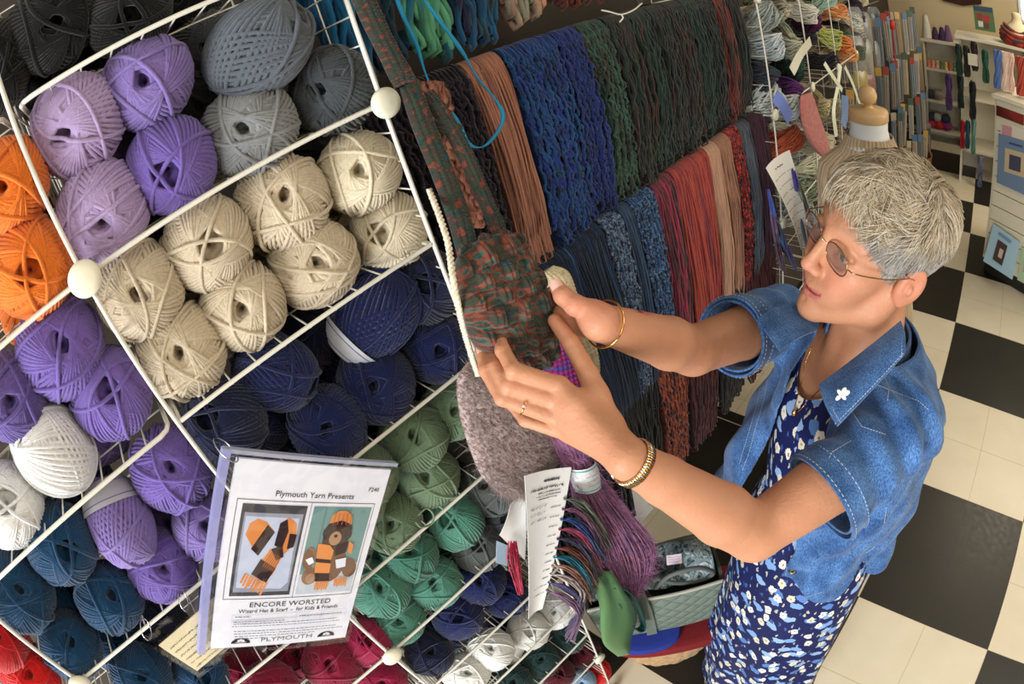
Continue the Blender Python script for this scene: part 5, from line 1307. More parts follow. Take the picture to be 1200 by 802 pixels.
# embroidered white butterfly pin on the left collar
B0 = atd(986, 463, .688); n = CAM - B0; n /= np.linalg.norm(n); sx = np.cross([0, 0, 1.], n); sx /= np.linalg.norm(sx); sy = np.cross(n, sx); mb = MB()
for ang, ln in ((.5, .010), (1.15, .009), (2.4, .007), (-2.3, .008), (-.6, .007)):
    c_ = B0 + (sx * math.cos(ang) + sy * math.sin(ang)) * ln * .6; mb.ball(c_ - PO, (ln * .6, ln * .36, .0012), 10, R=np.stack([sx * math.cos(ang) + sy * math.sin(ang), -sx * math.sin(ang) + sy * math.cos(ang), n], 1))
part('collar_pin', mb, plain('white_enamel', lin(230, 236, 232), .35), jk)
# ---- hair
HMT = V('hair_top', [lin(84, 68, 50), lin(150, 126, 96), lin(200, 182, 152), lin(216, 206, 186), lin(128, 106, 80)], (1, 4), rough=.5, sheen=0)
HMS = V('hair_side', [lin(100, 92, 82), lin(160, 152, 142), lin(200, 196, 188), lin(132, 122, 110)], (1, 4), rough=.5, sheen=0)
HC, HRad = np.array([-.010, 0, .042]), np.array([.0925, .0735, .0765])
def hairline(x): return np.interp(x, [-.12, -.06, -.045, -.036, -.028, .012, .020, .034, .050, .068, .083, .10], [-.062, -.060, -.052, -.030, .026, .034, -.006, .006, .052, .076, .090, .096])
def onskull(q, h):
    w = (q - HC) / HRad; n = np.linalg.norm(w); return HC + (q - HC) / n * (1 + h / .080)
g = np.random.default_rng(5)
mb = MB(); nt_, nph = 64, 96
Gs = np.array([[HC + HRad * 1.03 * np.array([math.sin(t) * math.cos(p_), math.sin(t) * math.sin(p_), math.cos(t)]) for p_ in np.linspace(0, 2 * PI, nph)] for t in np.linspace(.001, 2.55, nt_)])
Vh = (Gs.reshape(-1, 3) @ HR.T) + HO - PO; Fh = []
for i in range(nt_ - 1):
    for j in range(nph - 1):
        c_ = Gs[i:i + 2, j:j + 2].mean((0, 1))
        if c_[2] > hairline(c_[0]) + .003: Fh.append([i * nph + j + 1, i * nph + j, (i + 1) * nph + j, (i + 1) * nph + j + 1])
mb.add(Vh, Fh); hair = part('hair', mb, [V('hair_under', [lin(100, 90, 78), lin(120, 110, 98)], (40, 40)), HMT, HMS], person)
K = np.array([-.050, .010, .105]); mb = MB(); mb.cur = 0
ncl = 0
while ncl < 1350:
    d = g.normal(size=3); d /= np.linalg.norm(d); q0 = HC + d * HRad
    if q0[2] < hairline(q0[0]) + .002 or (q0[2] < -.06): continue
    ncl += 1
    top = np.clip((q0[2] - .055) / .04, 0, 1); rad = q0 - K; nrm = (q0 - HC) / HRad ** 2; nrm /= np.linalg.norm(nrm)
    dirn = rad / (np.linalg.norm(rad) + 1e-6) + np.array([.30 * top, -.12 * top, -.75 * (1 - top)]) + np.array([-.55 * (1 - top) * (q0[0] > -.03), 0, 0])
    dirn -= nrm * (dirn @ nrm); dirn /= np.linalg.norm(dirn); sd = np.cross(nrm, dirn)
    ang = (.75 * math.sin(q0[1] * 70 + q0[0] * 45 + 1) * top + .2 * math.sin(q0[2] * 90) * (1 - top)) + g.normal() * (.13 * top + .07); dirn = dirn * math.cos(ang) + sd * math.sin(ang)
    L_ = (.030 + .030 * top + (.006 if q0[2] < 0 else 0)) * g.uniform(.75, 1.2) * (.62 if q0[0] > .045 else 1); lift = .0055 + .0150 * top * g.uniform(.6, 1.2); curl = (4.5 * math.sin(q0[0] * 60 - q0[1] * 50) + g.normal() * 1.3) * top + g.normal() * .6; wv = g.uniform(0, 6); wa = .10 + .5 * top
    nst = 12
    for k in range(nst):
        off = g.normal(size=3) * .0034; off -= nrm * (off @ nrm); q = q0 + off; dd = dirn + g.normal(size=3) * .03; P = [onskull(q, .001)]; stp = L_ * g.uniform(.8, 1.1) / 8
        for i in range(1, 9):
            t = i / 8; a2 = (curl * .06 + wa * math.sin(wv + t * 5.0) * .25); nn = (q - HC) / HRad ** 2; nn /= np.linalg.norm(nn)
            s2 = np.cross(nn, dd); dd = dd * math.cos(a2) + s2 * math.sin(a2); dd -= nn * (dd @ nn); dd /= np.linalg.norm(dd); q = q + dd * stp
            h_ = .001 + lift * math.sin(min(1, t * 1.5) * PI / 2) * (1 - .45 * t) + (.0035 * t if k % 4 == 0 else 0)
            P.append(onskull(q, h_))
        P = np.array(P) @ HR.T + HO - PO; mb.tube(P, np.array([.0005, .00055, .00055, .00055, .0005, .00045, .0004, .0003, .00012]), 3, u=ncl * 1.7 + k * .21, cap=False)
        fc = np.full(len(mb.mi[-1]), 1 if top > .35 + .3 * g.random() else 2); mb.mi[-1] = fc
ho = part('hair_locks', mb, [MATS['hair_under'], HMT, HMS], hair)
# ---- glasses
gold = plain('spectacle_gold', lin(190, 150, 110), .25, metal=1)
lensm = plain('tinted_lens', lin(120, 96, 92), .05, Alpha=.26, spec=.8)
glasses = None; fr_ = MB()
def LH(x, y, z): return hw(x, y, z) - PO
lens_pts = {}
for s in (1, -1):
    C0 = np.array([.0960, .031 * s, .010]); pts = []
    for t in np.linspace(0, 2 * PI, 40, endpoint=False):
        ex = .0225 * math.copysign(abs(math.cos(t)) ** .85, math.cos(t)); ez = .0165 * math.copysign(abs(math.sin(t)) ** .85, math.sin(t))
        y = C0[1] + ex; x = C0[0] - .10 * abs(y) * .9 - .0; pts.append((x - ez * -.08, y, C0[2] + ez))
    pts = [LH(*p) for p in pts]; lens_pts[s] = pts; fr_.tube(pts, .0009, 7, closed=True)
fr_.tube(smooth_path([LH(.0952, -.009, .015), LH(.1035, 0, .019), LH(.0952, .009, .015)], 14), .0009, 7)
glasses = part('eyeglasses', fr_, gold, person)
for s in (1, -1):
    mb = MB(); P = np.array(lens_pts[s]); cen = P.mean(0); G = np.stack([cen + (P - cen) * f + (HR @ np.array([.0012 * (1 - f * f), 0, 0])) for f in (.02, .4, .75, .99)])
    mb.slab(G, .0012, closed=True); part('lens', mb, lensm, glasses)
    mb = MB(); mb.tube(smooth_path([LH(.0910, .0535 * s, .013), LH(.083, .064 * s, .014), LH(.040, .0735 * s, .012), LH(.0, .0775 * s, .014), LH(-.016, .0785 * s, .006), LH(-.026, .0765 * s, -.012)], 50), .0009, 7); part('temple_arm', mb, gold, glasses)
# ---- jewellery
def loop_at(J, axis, rx, ry, name, mat, tr, up_=None, parent=person, n=60, squash=None, beads=None, label=None):
    ax = axis / np.linalg.norm(axis); a = np.cross(ax, [0, 0, 1.]); a /= np.linalg.norm(a); b = np.cross(ax, a); mb = MB()
    P = np.array([J + a * rx * math.cos(t) + b * ry * math.sin(t) for t in np.linspace(0, 2 * PI, n, endpoint=False)]) - PO
    if beads:
        for i in range(0, n, 1):
            T_ = P[(i + 1) % n] - P[i]; T_ /= np.linalg.norm(T_); O_ = (P[i] + PO - J); O_ /= np.linalg.norm(O_); mb.cur = i % 2
            mb.box(P[i], beads, R=np.stack([T_, O_, ax], 1))
    else: mb.tube(P, tr, 8, closed=True)
    return part(name, mb, mat, parent, label=label), a, b
goldm = plain('jewellery_gold', lin(230, 176, 96), .18, metal=1); silver = plain('jewellery_silver', lin(214, 210, 200), .2, metal=1)
aR = (ER - WR); loop_at(mid(WR, ER, .04), aR, .0262, .0262, 'bracelet', goldm, .0012)
aL = (EL - WL); wc = mid(WL, EL, .045); wp, a, b = loop_at(wc, aL, .0245, .0245, 'wristwatch', [goldm, silver], .002, beads=(.0013, .0011, .0052), n=56, label='gold and silver wristwatch with a linked metal band')
tc_ = -(CAM - wc); axn = aL / np.linalg.norm(aL); dn_ = atd(700, 560, .60) - wc; dn_ -= axn * (dn_ @ axn); dn_ /= np.linalg.norm(dn_)
mb = MB(); mb.lathe([(.0001, -.001), (.0105, -.001), (.0112, .001), (.0105, .0030), (.0098, .0034)], 28, wc - PO + dn_ * .0245, axis=tuple(dn_)); part('watch_case', mb, silver, wp)
mb = MB(); mb.lathe([(.0097, .0030), (.0001, .0032)], 28, wc - PO + dn_ * .0245, axis=tuple(dn_)); part('watch_face', mb, plain('watch_dial', lin(236, 232, 220), .3), wp)
J0 = mid(lh['ring'][0], lh['ring'][1], .62); rg, a, b = loop_at(J0, lh['ring'][1] - lh['ring'][0], .0092, .0092, 'ring', goldm, .0010)
mb = MB(); n = CAM - J0; n /= np.linalg.norm(n); mb.lathe([(.0001, .0032), (.0016, .0024), (.0022, .0012), (.0008, -.0006)][::-1], 8, J0 - PO + n * .0098, axis=tuple(n)); part('ring_stone', mb, plain('gemstone', (.85, .9, 1), .02, Transmission_Weight=.6, spec=.9), rg)
# necklace, resting on neck and dress
nk = [(951, 408), (944, 425), (940, 445), (936, 462), (931, 478), (933, 484), (942, 476), (952, 465), (962, 456), (972, 450), (980, 443)]
DB = BVHTree.FromPolygons([Vector(v + PO) for v in np.vstack([x for x in dmb.v])], [list(map(int, f)) for f in np.vstack(dmb.f)])
P = [hit(*q, .0022, (BODY, DB)) for q in nk]; P = [p for p in P if p is not None]
if len(P) > 4:
    mb = MB(); mb.tube(smooth_path(P, 90) - PO, .0007, 6); nkp = part('necklace', mb, goldm, person)
    mb = MB(); c_ = hit(931, 484, .006, (BODY, DB)); mb.ball(c_ - PO, (.0045, .0045, .0065), 14); part('pendant', mb, goldm, nkp)
# ---------------------------------------------------------------- quilted bag, green bag, basket
def quilt_mat():
    m, nt, b = nodes('quilted_cotton'); L = nt.links.new
    uv = nt.nodes.new('ShaderNodeUVMap'); uv.uv_map = 'UVMap'; sp = nt.nodes.new('ShaderNodeSeparateXYZ'); L(uv.outputs['UV'], sp.inputs[0])
    hs = []
    for s in (1, -1):
        ma = nt.nodes.new('ShaderNodeMath'); ma.operation = 'MULTIPLY_ADD'; ma.inputs[1].default_value = s; L(sp.outputs[1], ma.inputs[0]); L(sp.outputs[0], ma.inputs[2])
        mm = nt.nodes.new('ShaderNodeMath'); mm.operation = 'MULTIPLY'; mm.inputs[1].default_value = PI / .052; L(ma.outputs[0], mm.inputs[0])
        sn = nt.nodes.new('ShaderNodeMath'); sn.operation = 'SINE'; L(mm.outputs[0], sn.inputs[0]); ab = nt.nodes.new('ShaderNodeMath'); ab.operation = 'ABSOLUTE'; L(sn.outputs[0], ab.inputs[0])
        pw = nt.nodes.new('ShaderNodeMath'); pw.operation = 'POWER'; pw.inputs[1].default_value = .4; L(ab.outputs[0], pw.inputs[0]); hs.append(pw)
    mu = nt.nodes.new('ShaderNodeMath'); mu.operation = 'MULTIPLY'; L(hs[0].outputs[0], mu.inputs[0]); L(hs[1].outputs[0], mu.inputs[1])
    bp = nt.nodes.new('ShaderNodeBump'); bp.inputs['Strength'].default_value = 1; bp.inputs['Distance'].default_value = .006; L(mu.outputs[0], bp.inputs['Height']); L(bp.outputs['Normal'], b.inputs['Normal'])
    b.inputs['Base Color'].default_value = rgb(lin(112, 124, 112)); b.inputs['Roughness'].default_value = .85; return m
QM = quilt_mat()
def paisley():
    m, nt, b = nodes('paisley_lining'); L = nt.links.new
    tc = nt.nodes.new('ShaderNodeTexCoord'); n = nt.nodes.new('ShaderNodeTexNoise'); n.inputs['Scale'].default_value = 26; n.inputs['Detail'].default_value = 5; n.inputs['Distortion'].default_value = 2.5
    L(tc.outputs['Object'], n.inputs['Vector']); r = nt.nodes.new('ShaderNodeValToRGB'); els = r.color_ramp.elements
    for i, (p, c) in enumerate([(.36, (40, 54, 60)), (.44, (90, 112, 112)), (.50, (160, 176, 176)), (.56, (70, 92, 112)), (.64, (196, 204, 200))]):
        e = els[i] if i < 2 else els.new(p); e.position = p; e.color = rgb(lin(*c))
    L(n.outputs['Fac'], r.inputs['Fac']); L(r.outputs['Color'], b.inputs['Base Color']); b.inputs['Roughness'].default_value = .8; return m
PAI = paisley()
Q0 = np.array([-.536, -.597, .30]); e1 = np.array([.690, .725, 0]); e2 = np.array([-.725, .690, 0]); up3 = np.array([0, 0, 1.])
BO = Q0 + e1 * .08 + e2 * .09
def QP(a, b, z): return Q0 + e1 * a + e2 * b + up3 * z - BO
qb = thing('quilted_bag', 'grey-green quilted tote bag with patterned blue lining standing open below the elbow', 'bag', tuple(BO))
def panel(a0, b0, a1, b1, z0=0, z1=.245, fl=.012, t=.008, mat=QM, name='bag_panel', bulge=.008):
    n, m = 12, 16; G = np.zeros((n, m, 3)); U = np.zeros((n, m, 2)); cx_, cy_ = .085, .09
    for i in range(n):
        for j in range(m):
            f = j / (m - 1); v = i / (n - 1); a = a0 + (a1 - a0) * f; b = b0 + (b1 - b0) * f; k = 1 + fl * 8 * v
            nx, ny = (b1 - b0), -(a1 - a0); l = math.hypot(nx, ny); bu = bulge * math.sin(PI * f) * math.sin(PI * v)
            G[i, j] = QP(cx_ + (a - cx_) * k + nx / l * bu, cy_ + (b - cy_) * k + ny / l * bu, z0 + (z1 - z0) * v + .006 * math.sin(f * 7)); U[i, j] = (f * l, v * (z1 - z0))
    mb = MB(); mb.slab(G, t); mb.uv = [x for x in mb.uv]; 
    mb2 = MB(); N = np.cross(np.gradient(G, axis=1), np.gradient(G, axis=0)); N /= np.linalg.norm(N, axis=2)[..., None]
    mb2.grid(G + N * t / 2, U); mb2.grid((G - N * t / 2)[::-1], U[::-1])
    for A_, B_ in ((G[-1], None),):
        mb2.grid(np.stack([G[-1] + N[-1] * t / 2, G[-1] - N[-1] * t / 2]))
    return part(name, mb2, mat, qb), G
W0, W1, D1 = -.11, .225, .15
_, GF = panel(W0, 0, W1, 0); panel(W1, 0, W1, D1); _, GBk = panel(W1, D1, W0, D1); panel(W0, D1, W0, 0)
mb = MB(); mb.box(QP(.08, .085, .004), (.19, .085, .004), R=np.stack([e1, e2, up3], 1)); part('bag_base', mb, QM, qb, smooth=False)
def strip(P, w, t, mat, name, upv=None):
    """a flat band along a path"""
    P = np.asarray(P); T_ = np.gradient(P, axis=0); T_ /= np.linalg.norm(T_, axis=1)[:, None]; n = upv if upv is not None else np.array([-.5, -.6, .5]); s = np.cross(T_, n); s /= np.linalg.norm(s, axis=1)[:, None]
    G = np.stack([P - s * w / 2, P, P + s * w / 2], 1); mb = MB(); mb.slab(G, t); return part(name, mb, mat, qb)
rim = smooth_path([p for p in GF[-1][::3]], 40); strip(rim + up3 * .002 - e2 * .004, .012, .004, plain('beige_binding', lin(176, 172, 158), .8), 'rim_binding', upv=-e2)
mbp = MB(); G = []
for i in range(8):
    v = i / 7; G.append([GF[-1][j] * 0 + QP(W0 + (W1 - W0) * j / 15 * 1.0, .02 + .135 * v, .235 + .035 * math.sin(PI * v) + .01 * math.sin(j * 1.3 + i)) for j in range(16)])
G = np.array(G); 
for i in range(8):
    for j in range(16):
        f = j / 15
        if .36 < f < .80 and .25 < i / 7 < .85: G[i, j, 2] -= .11 * math.sin(PI * (f - .36) / .44)
mbp.slab(G, .006); part('patterned_lining', mbp, PAI, qb)
strip(smooth_path([QP(.03, -.012, 0.0), QP(.028, -.020, .12), QP(.02, -.022, .24), QP(.0, .02, .34), QP(-.03, .07, .40)], 40), .030, .004, plain('grey_webbing', lin(104, 114, 104), .85, bump=.4, bscale=300), 'bag_strap', upv=-e2)
hp = smooth_path([QP(.06, .02, .24), QP(.10, .0, .33), QP(.17, .0, .335), QP(.215, .01, .27), QP(.19, .02, .225), QP(.12, .015, .25), QP(.06, .02, .30)], 80)
mb = MB(); mb.tube(hp, .0065, 10); part('bag_handle', mb, plain('dark_grey_trim', lin(92, 96, 92), .7), qb)
mb = MB(); c_ = np.array(atd(790, 656, float(np.linalg.norm(QP(.06, 0, .27) + BO - CAM)) - .02)) - BO; n = CAM - c_ - BO; n /= np.linalg.norm(n); sx = np.cross(up3, n); sx /= np.linalg.norm(sx); sy = np.cross(n, sx)
mb.box(c_, (.020, .013, .0008), R=np.stack([sx, sy, n], 1)); tg = part('price_ticket', mb, plain('pinkish_paper', lin(232, 214, 224), .6), qb, smooth=False)
g = random.Random(2); mb = MB()
for k in range(3): mb.tube(smooth_path([c_ + n * .0013 + sx * (-.014 + q * .004) + sy * (.006 - .006 * k + g.uniform(-.0012, .0012)) for q in range(8)], 20), .0004, 4, cap=False)
part('ticket_writing', mb, plain('mauve_ink', lin(140, 110, 140), .6), tg)
# basket with folded cloths underneath
bk = thing('wicker_basket', 'tan wicker basket on the floor beneath the quilted bag', 'basket', (float(BO[0]), float(BO[1]), 0)); mb = MB(); an = np.linspace(0, 2 * PI, 120, endpoint=False)
BR = np.stack([e1, e2, up3], 1)
for k in range(15):
    z = .008 + k * .012; r = 1 - .012 * (14 - k); s = 1 if k % 2 else -1
    P = np.stack([(.185 * r + .003 * s * np.sin(an * 14)) * np.cos(an), (.125 * r + .003 * s * np.sin(an * 14)) * np.sin(an), z + 0 * an], 1) @ BR.T; mb.tube(P, .0065, 6, closed=True, u=k)
for j in range(28):
    a = j * 2 * PI / 28; P = np.array([[.185 * (1 - .012 * (14 - k)) * math.cos(a), .125 * (1 - .012 * (14 - k)) * math.sin(a), .008 + k * .012] for k in (0, 5, 10, 14)]) @ BR.T; mb.tube(P, .003, 5)
part('basket_weave', mb, V('wicker', [lin(150, 112, 76), lin(196, 160, 116), lin(170, 132, 92)], (1, 30)), bk)
mb = MB(); t = np.linspace(0, 2 * PI, 200, endpoint=False); 
for q in range(3):
    P = np.stack([(.190 + .007 * np.cos(t * 22 + q * 2.1)) * np.cos(t), (.130 + .007 * np.cos(t * 22 + q * 2.1)) * np.sin(t), .184 + .007 * np.sin(t * 22 + q * 2.1)], 1) @ BR.T; mb.tube(P, .0055, 6, closed=True, u=q * 3)
part('basket_rim', mb, MATS['wicker'], bk)
def folded(name, label, a, b, z, ha, hb, hz, colr):
    mb = MB(); org = Q0 + e1 * a + e2 * b; org[2] = z; n = 4
    for k in range(n):
        zz = (k + .5) / n * 2 * hz - hz; prof_ = []
        G = np.array([[(ha - .004 * ((k + i) % 2)) * x_, (hb) * y_, zz] for i, (x_, y_) in enumerate([(-1, -1), (1, -1), (1, 1), (-1, 1)])]) @ BR.T
        P = smooth_path(np.vstack([G]), 60, closed=True) * 1.0
        th = hz / n * .95; R0 = P; G2 = np.stack([R0 * f + up3 * (zz * (1 - f) + h) for f, h in ((.02, th), (.8, th), (.96, th * .8), (1.0, 0), (.96, -th * .8), (.8, -th), (.02, -th))])
        mb.grid(G2[::-1], closed=True)
    return solo(name, mb, plain('cloth_' + name + label[:6], lin(*colr), .85, bump=.6, bscale=120), label, 'cloth', org)
folded('folded_cloth', 'dark red folded cloth lying under the quilted bag', .13, .07, .243, .20, .11, .022, (120, 14, 20))
folded('folded_cloth', 'royal blue folded cloth between the quilted bag and the red cloth', .02, .06, .279, .085, .10, .013, (30, 50, 140))
mb = MB(); c_ = Q0 + e1 * .245 - e2 * .04 - up3 * .05; mb.box((0, 0, 0), (.045, .012, .001), R=np.stack([e1, (e2 + up3) / 1.414, np.cross(e1, (e2 + up3) / 1.414)], 1))
solo('price_label', mb, plain('mint_paper', lin(140, 220, 140), .6), 'bright green paper strip beside the skirt under the quilted bag', 'label', c_, smooth=False)
sat = plain('green_satin', lin(84, 128, 78), .35, spec=.5, bump=.2, bscale=30)
F, N, org, mb = knit_piece('', '', '', [((690, 672), (716, 668)), ((697, 690), (728, 688)), ((703, 712), (740, 704)), ((704, 736), (746, 724)), ((708, 756), (740, 746)), ((724, 770), (737, 768))], -.50, sat, bulge=.016, disp=lambda u, v: .004 * np.sin(u * 9 + v * 3) * (1 - v), n=60, m=40, ret=True)
gbk = thing('green_cloth_bag', 'small green satin bag hanging below the yarn samples', 'bag', tuple(org)); part('bag_body', mb, sat, gbk)
mb = MB(); P1 = smooth_path([atx(*p, -.485) for p in ((720, 690), (736, 694), (750, 712), (757, 736), (750, 741), (738, 730), (726, 708))], 50); P2 = P1 + np.array([-.02, 0, .004]); mb.slab(np.stack([P1 - org, P2 - org]), .003); part('bag_opening', mb, plain('teal_satin', lin(30, 84, 76), .3), gbk)

# ---------------------------------------------------------------- second rack with fluffy yarns
R2X = -.655; R2Y = [.53, .95, 1.37, 1.79]; R2Z = [.69, 1.06, 1.43, 1.80, 2.17]
O2 = np.array([R2X, R2Y[0], 0]); rack2 = thing('wire_cube_rack', 'far white wire cube rack past the hanging skeins, heaped with fluffy novelty yarns', 'rack', tuple(O2))
for a in range(3):
    for z in R2Z: shelf_panel(R2Y[a], R2Y[a + 1], z, parent=rack2, x0=R2X, org=O2, nw=5, cross=2)
for y in R2Y:
    side_panel(y, .02, R2Z[0], parent=rack2, x0=R2X, org=O2, nw=4)
    for z0, z1 in zip(R2Z[:-1], R2Z[1:]): side_panel(y, z0, z1, parent=rack2, x0=R2X, org=O2, nw=4)
    for z in R2Z[:4]: connector(y, z, parent=rack2, x0=R2X, org=O2, r=.019)
def hank_mesh(seed, n=46, L=.085, w=.038, r=.0028):
    g = random.Random(seed); mb = MB()
    for k in range(n):
        a, b, ph = g.uniform(.4, 1), g.uniform(.3, 1), g.uniform(0, 6.28); P = []
        for t in np.linspace(0, 2 * PI, 30, endpoint=False):
            P.append((L * (.75 + .25 * a) * math.cos(t) + g.uniform(-.003, .003), w * a * math.sin(t + .3 * math.sin(2 * t + ph)) + g.uniform(-.003, .003), w * b * math.cos(2 * t + ph) * .5 + w * math.sin(ph) * .5 + g.uniform(-.003, .003)))
        mb.tube(P, r * g.uniform(.7, 1.3), 4, closed=True, u=g.uniform(0, 60))
    me = mb.mesh('novelty_yarn'); me.materials.append(None); return me
HK = [hank_mesh(s) for s in (1, 2, 3)]; HKF = [hank_mesh(s, n=60, w=.045, r=.0022) for s in (4, 5)]
def puff(px, py_, cols, label, x=R2X - .08, size=1.0, rot=None, k=0, name='novelty_yarn', group=None, pt=None, scale=None):
    g = random.Random(int(px * 7 + py_)); o = link(name, (HK + HKF)[k % 5]); o.material_slots[0].link = 'OBJECT'
    key = 'nov_' + '_'.join('%02x%02x%02x' % c for c in cols); o.material_slots[0].material = V(key, [lin(*c) for c in cols], (1, 14))
    o.location = tuple(atx(px, py_, x) if pt is None else pt); o.rotation_euler = rot or (g.uniform(-.5, .5), g.uniform(-.6, .6), g.uniform(-.8, .8)); o.scale = scale or (size,) * 3
    return tag(o, label, 'yarn', group)
WG = ((150, 152, 138), (196, 198, 186), (110, 120, 100)); CRM = ((196, 184, 150), (226, 218, 190), (170, 156, 120)); MT = ((150, 176, 160), (190, 206, 196)); 
for a in [
    (884, 28, ((120, 124, 112), (170, 176, 168), (90, 100, 84)), 'pale grey-green fluffy yarn hank on the top shelf beside the dark skeins'),
    (906, 14, ((150, 142, 122), (190, 180, 156), (110, 104, 84)), 'beige fluffy yarn hank at the top edge left of centre rack post'),
    (886, 52, ((160, 176, 186), (210, 216, 216), (130, 140, 140)), 'bluish white fluffy yarn hank resting on the wire just above the dark gap'),
    (914, 44, ((176, 172, 150), (206, 200, 176), (60, 120, 80)), 'cream fluffy yarn hank with a green fleck'),
    (932, 10, ((206, 200, 180), (226, 222, 206)), 'off-white fluffy yarn hank at the top edge between two wires'),
    (958, 8, ((150, 186, 170), (180, 206, 190)), 'mint green yarn hank at the top edge'),
    (946, 26, ((110, 20, 70), (50, 24, 80), (150, 30, 80)), 'magenta and purple yarn hank under the mint one'),
    (884, 84, ((60, 20, 60), (30, 60, 60), (90, 30, 80)), 'dark purple and teal yarn hank in the shadowed cubby'),
    (886, 118, ((190, 196, 190), (220, 222, 214), (60, 100, 80)), 'white yarn hank speckled dark green on the wire shelf'),
    (906, 122, ((170, 180, 170), (214, 216, 206), (50, 90, 70)), 'white and green yarn hank against the rack post'),
    (914, 104, ((110, 30, 100), (70, 30, 110)), 'violet yarn hank behind the blue label'),
    (922, 82, ((20, 50, 40), (30, 70, 52), (16, 30, 26)), 'dark bottle green yarn hank hanging low'),
    (959, 72, ((18, 18, 22), (34, 32, 38)), 'black yarn hank between the two white posts'),
    (976, 46, ((196, 40, 90), (230, 150, 60), (220, 90, 60)), 'pink and orange ribbon yarn hank'),
    (984, 66, ((210, 60, 110), (240, 190, 90), (200, 60, 60)), 'hot pink and yellow ribbon yarn hank just above the connector'),
    (990, 20, ((170, 196, 210), (224, 226, 220), (230, 200, 120)), 'pale blue and cream yarn hank near the far post'),
    (972, 14, ((230, 190, 90), (220, 120, 60), (236, 226, 180)), 'yellow-orange yarn hank at the top edge'),
    (964, 40, ((176, 186, 90), (206, 210, 130)), 'lime yarn hank hanging beside the ribbon yarns'),
    (930, 112, ((90, 46, 44), (110, 60, 56), (70, 36, 36)), 'brown-red yarn hank above the pink knitted piece'),
    (912, 168, ((196, 84, 50), (216, 110, 70), (170, 70, 50)), 'orange yarn hank below the wire shelf'),
    (928, 160, ((206, 200, 170), (226, 220, 196)), 'cream yarn hank behind the orange one'),
    (950, 116, ((206, 190, 140), (226, 214, 170)), 'creamy yellow yarn hank right of the pink knitted piece'),
    (966, 128, CRM, 'ivory curly yarn hank left of the dress form'),
    (944, 196, ((216, 214, 180), (236, 232, 206), (190, 200, 150)), 'pale cream-green fluffy yarn hank left of the hair'),
    (956, 168, CRM, 'ivory fluffy yarn hank directly beside the knitted collar of the dress form'),
    (936, 226, ((200, 204, 170), (150, 170, 140), (226, 222, 196)), 'pale green and cream yarn hank near the spectacles'),
    (960, 208, CRM, 'cream fluffy yarn hank just above the forehead'),
    (924, 250, ((130, 120, 150), (190, 190, 180), (90, 100, 90)), 'greyish lilac yarn hank behind the second shade card')]:
    puff(a[0], a[1], a[2], a[3], k=(a[0] + a[1]) % 5, size=1.15)
gq = random.Random(31)
for k in range(34):
    tpx, tpy = gq.uniform(876, 1000), gq.uniform(0, 70) + (0 if k % 2 else gq.uniform(40, 190))
    if tpx > 960 and tpy > 90: tpx -= 50
    cc = [WG, CRM, MT, ((60, 40, 70), (40, 30, 50)), ((150, 150, 160), (190, 190, 196)), ((90, 100, 80), (120, 130, 100))][k % 6]
    nm_ = ['grey-green', 'ivory', 'mint', 'dark purple', 'silver', 'olive'][k % 6]
    puff(tpx, tpy, cc, nm_ + ' fluffy yarn hank deeper inside the far rack', x=R2X - .19, k=k % 5, size=1.3, group=nm_ + ' hanks deep in the far rack')
F, N, org, mb = knit_piece('', '', '', [((938, 112), (950, 108)), ((938, 128), (954, 122)), ((941, 148), (961, 142)), ((948, 166), (967, 160)), ((957, 178), (970, 174)), ((963, 184), (969, 182))], -.60, V('pink_knit', [lin(168, 96, 88), lin(190, 120, 110)], (1, 1)), bulge=.02, disp=stitches(10, 40, .002), n=80, m=40, uvs=(8, 20), ret=True)
solo('knitted_sock', mb, MATS['pink_knit'], 'dusty pink knitted sock hanging from the far rack', 'sock', org)
def band3(pts, w, t, mat, name, label, cat='ribbon'):
    P = smooth_path([atx(*p) for p in pts], 40); T_ = np.gradient(P, axis=0); T_ /= np.linalg.norm(T_, axis=1)[:, None]; s = np.cross(T_, [1., -.5, 0]); s /= np.linalg.norm(s, axis=1)[:, None]; org = P[0].copy()
    mb = MB(); mb.slab(np.stack([P - s * w / 2 - org, P - org, P + s * w / 2 - org], 1), t); return solo(name, mb, mat, label, cat, org)
rbm = plain('white_ribbon', lin(222, 224, 200), .6)
band3([(966, 74, -.60), (975, 88, -.59), (987, 106, -.60)], .018, .001, rbm, 'ribbon', 'short cream ribbon end pointing right of the black yarn')
band3([(985, 76, -.60), (982, 100, -.60), (977, 130, -.60), (980, 160, -.60)], .022, .001, rbm, 'ribbon', 'long cream ribbon hanging left of the dress form knob')
band3([(990, 78, -.60), (1000, 100, -.60), (1008, 124, -.60)], .016, .001, rbm, 'ribbon', 'cream ribbon slanting towards the dress form knob')
band3([(928, 84, -.60), (938, 64, -.59), (950, 48, -.60)], .034, .001, plain('ivory_label', lin(206, 204, 180), .6), 'paper_label', 'curled ivory paper label on the far rack', 'label')
band3([(908, 112, -.60), (918, 124, -.59), (926, 140, -.60)], .040, .001, plain('blue_label', lin(110, 130, 200), .5), 'paper_label', 'blue paper label under the purple yarn on the far rack', 'label')
band3([(990, 112, -.62), (990, 132, -.62), (988, 148, -.62)], .05, .002, plain('blue_cloth', lin(110, 130, 170), .8), 'cloth_strip', 'muted blue cloth strip left of the dress form neck', 'cloth')
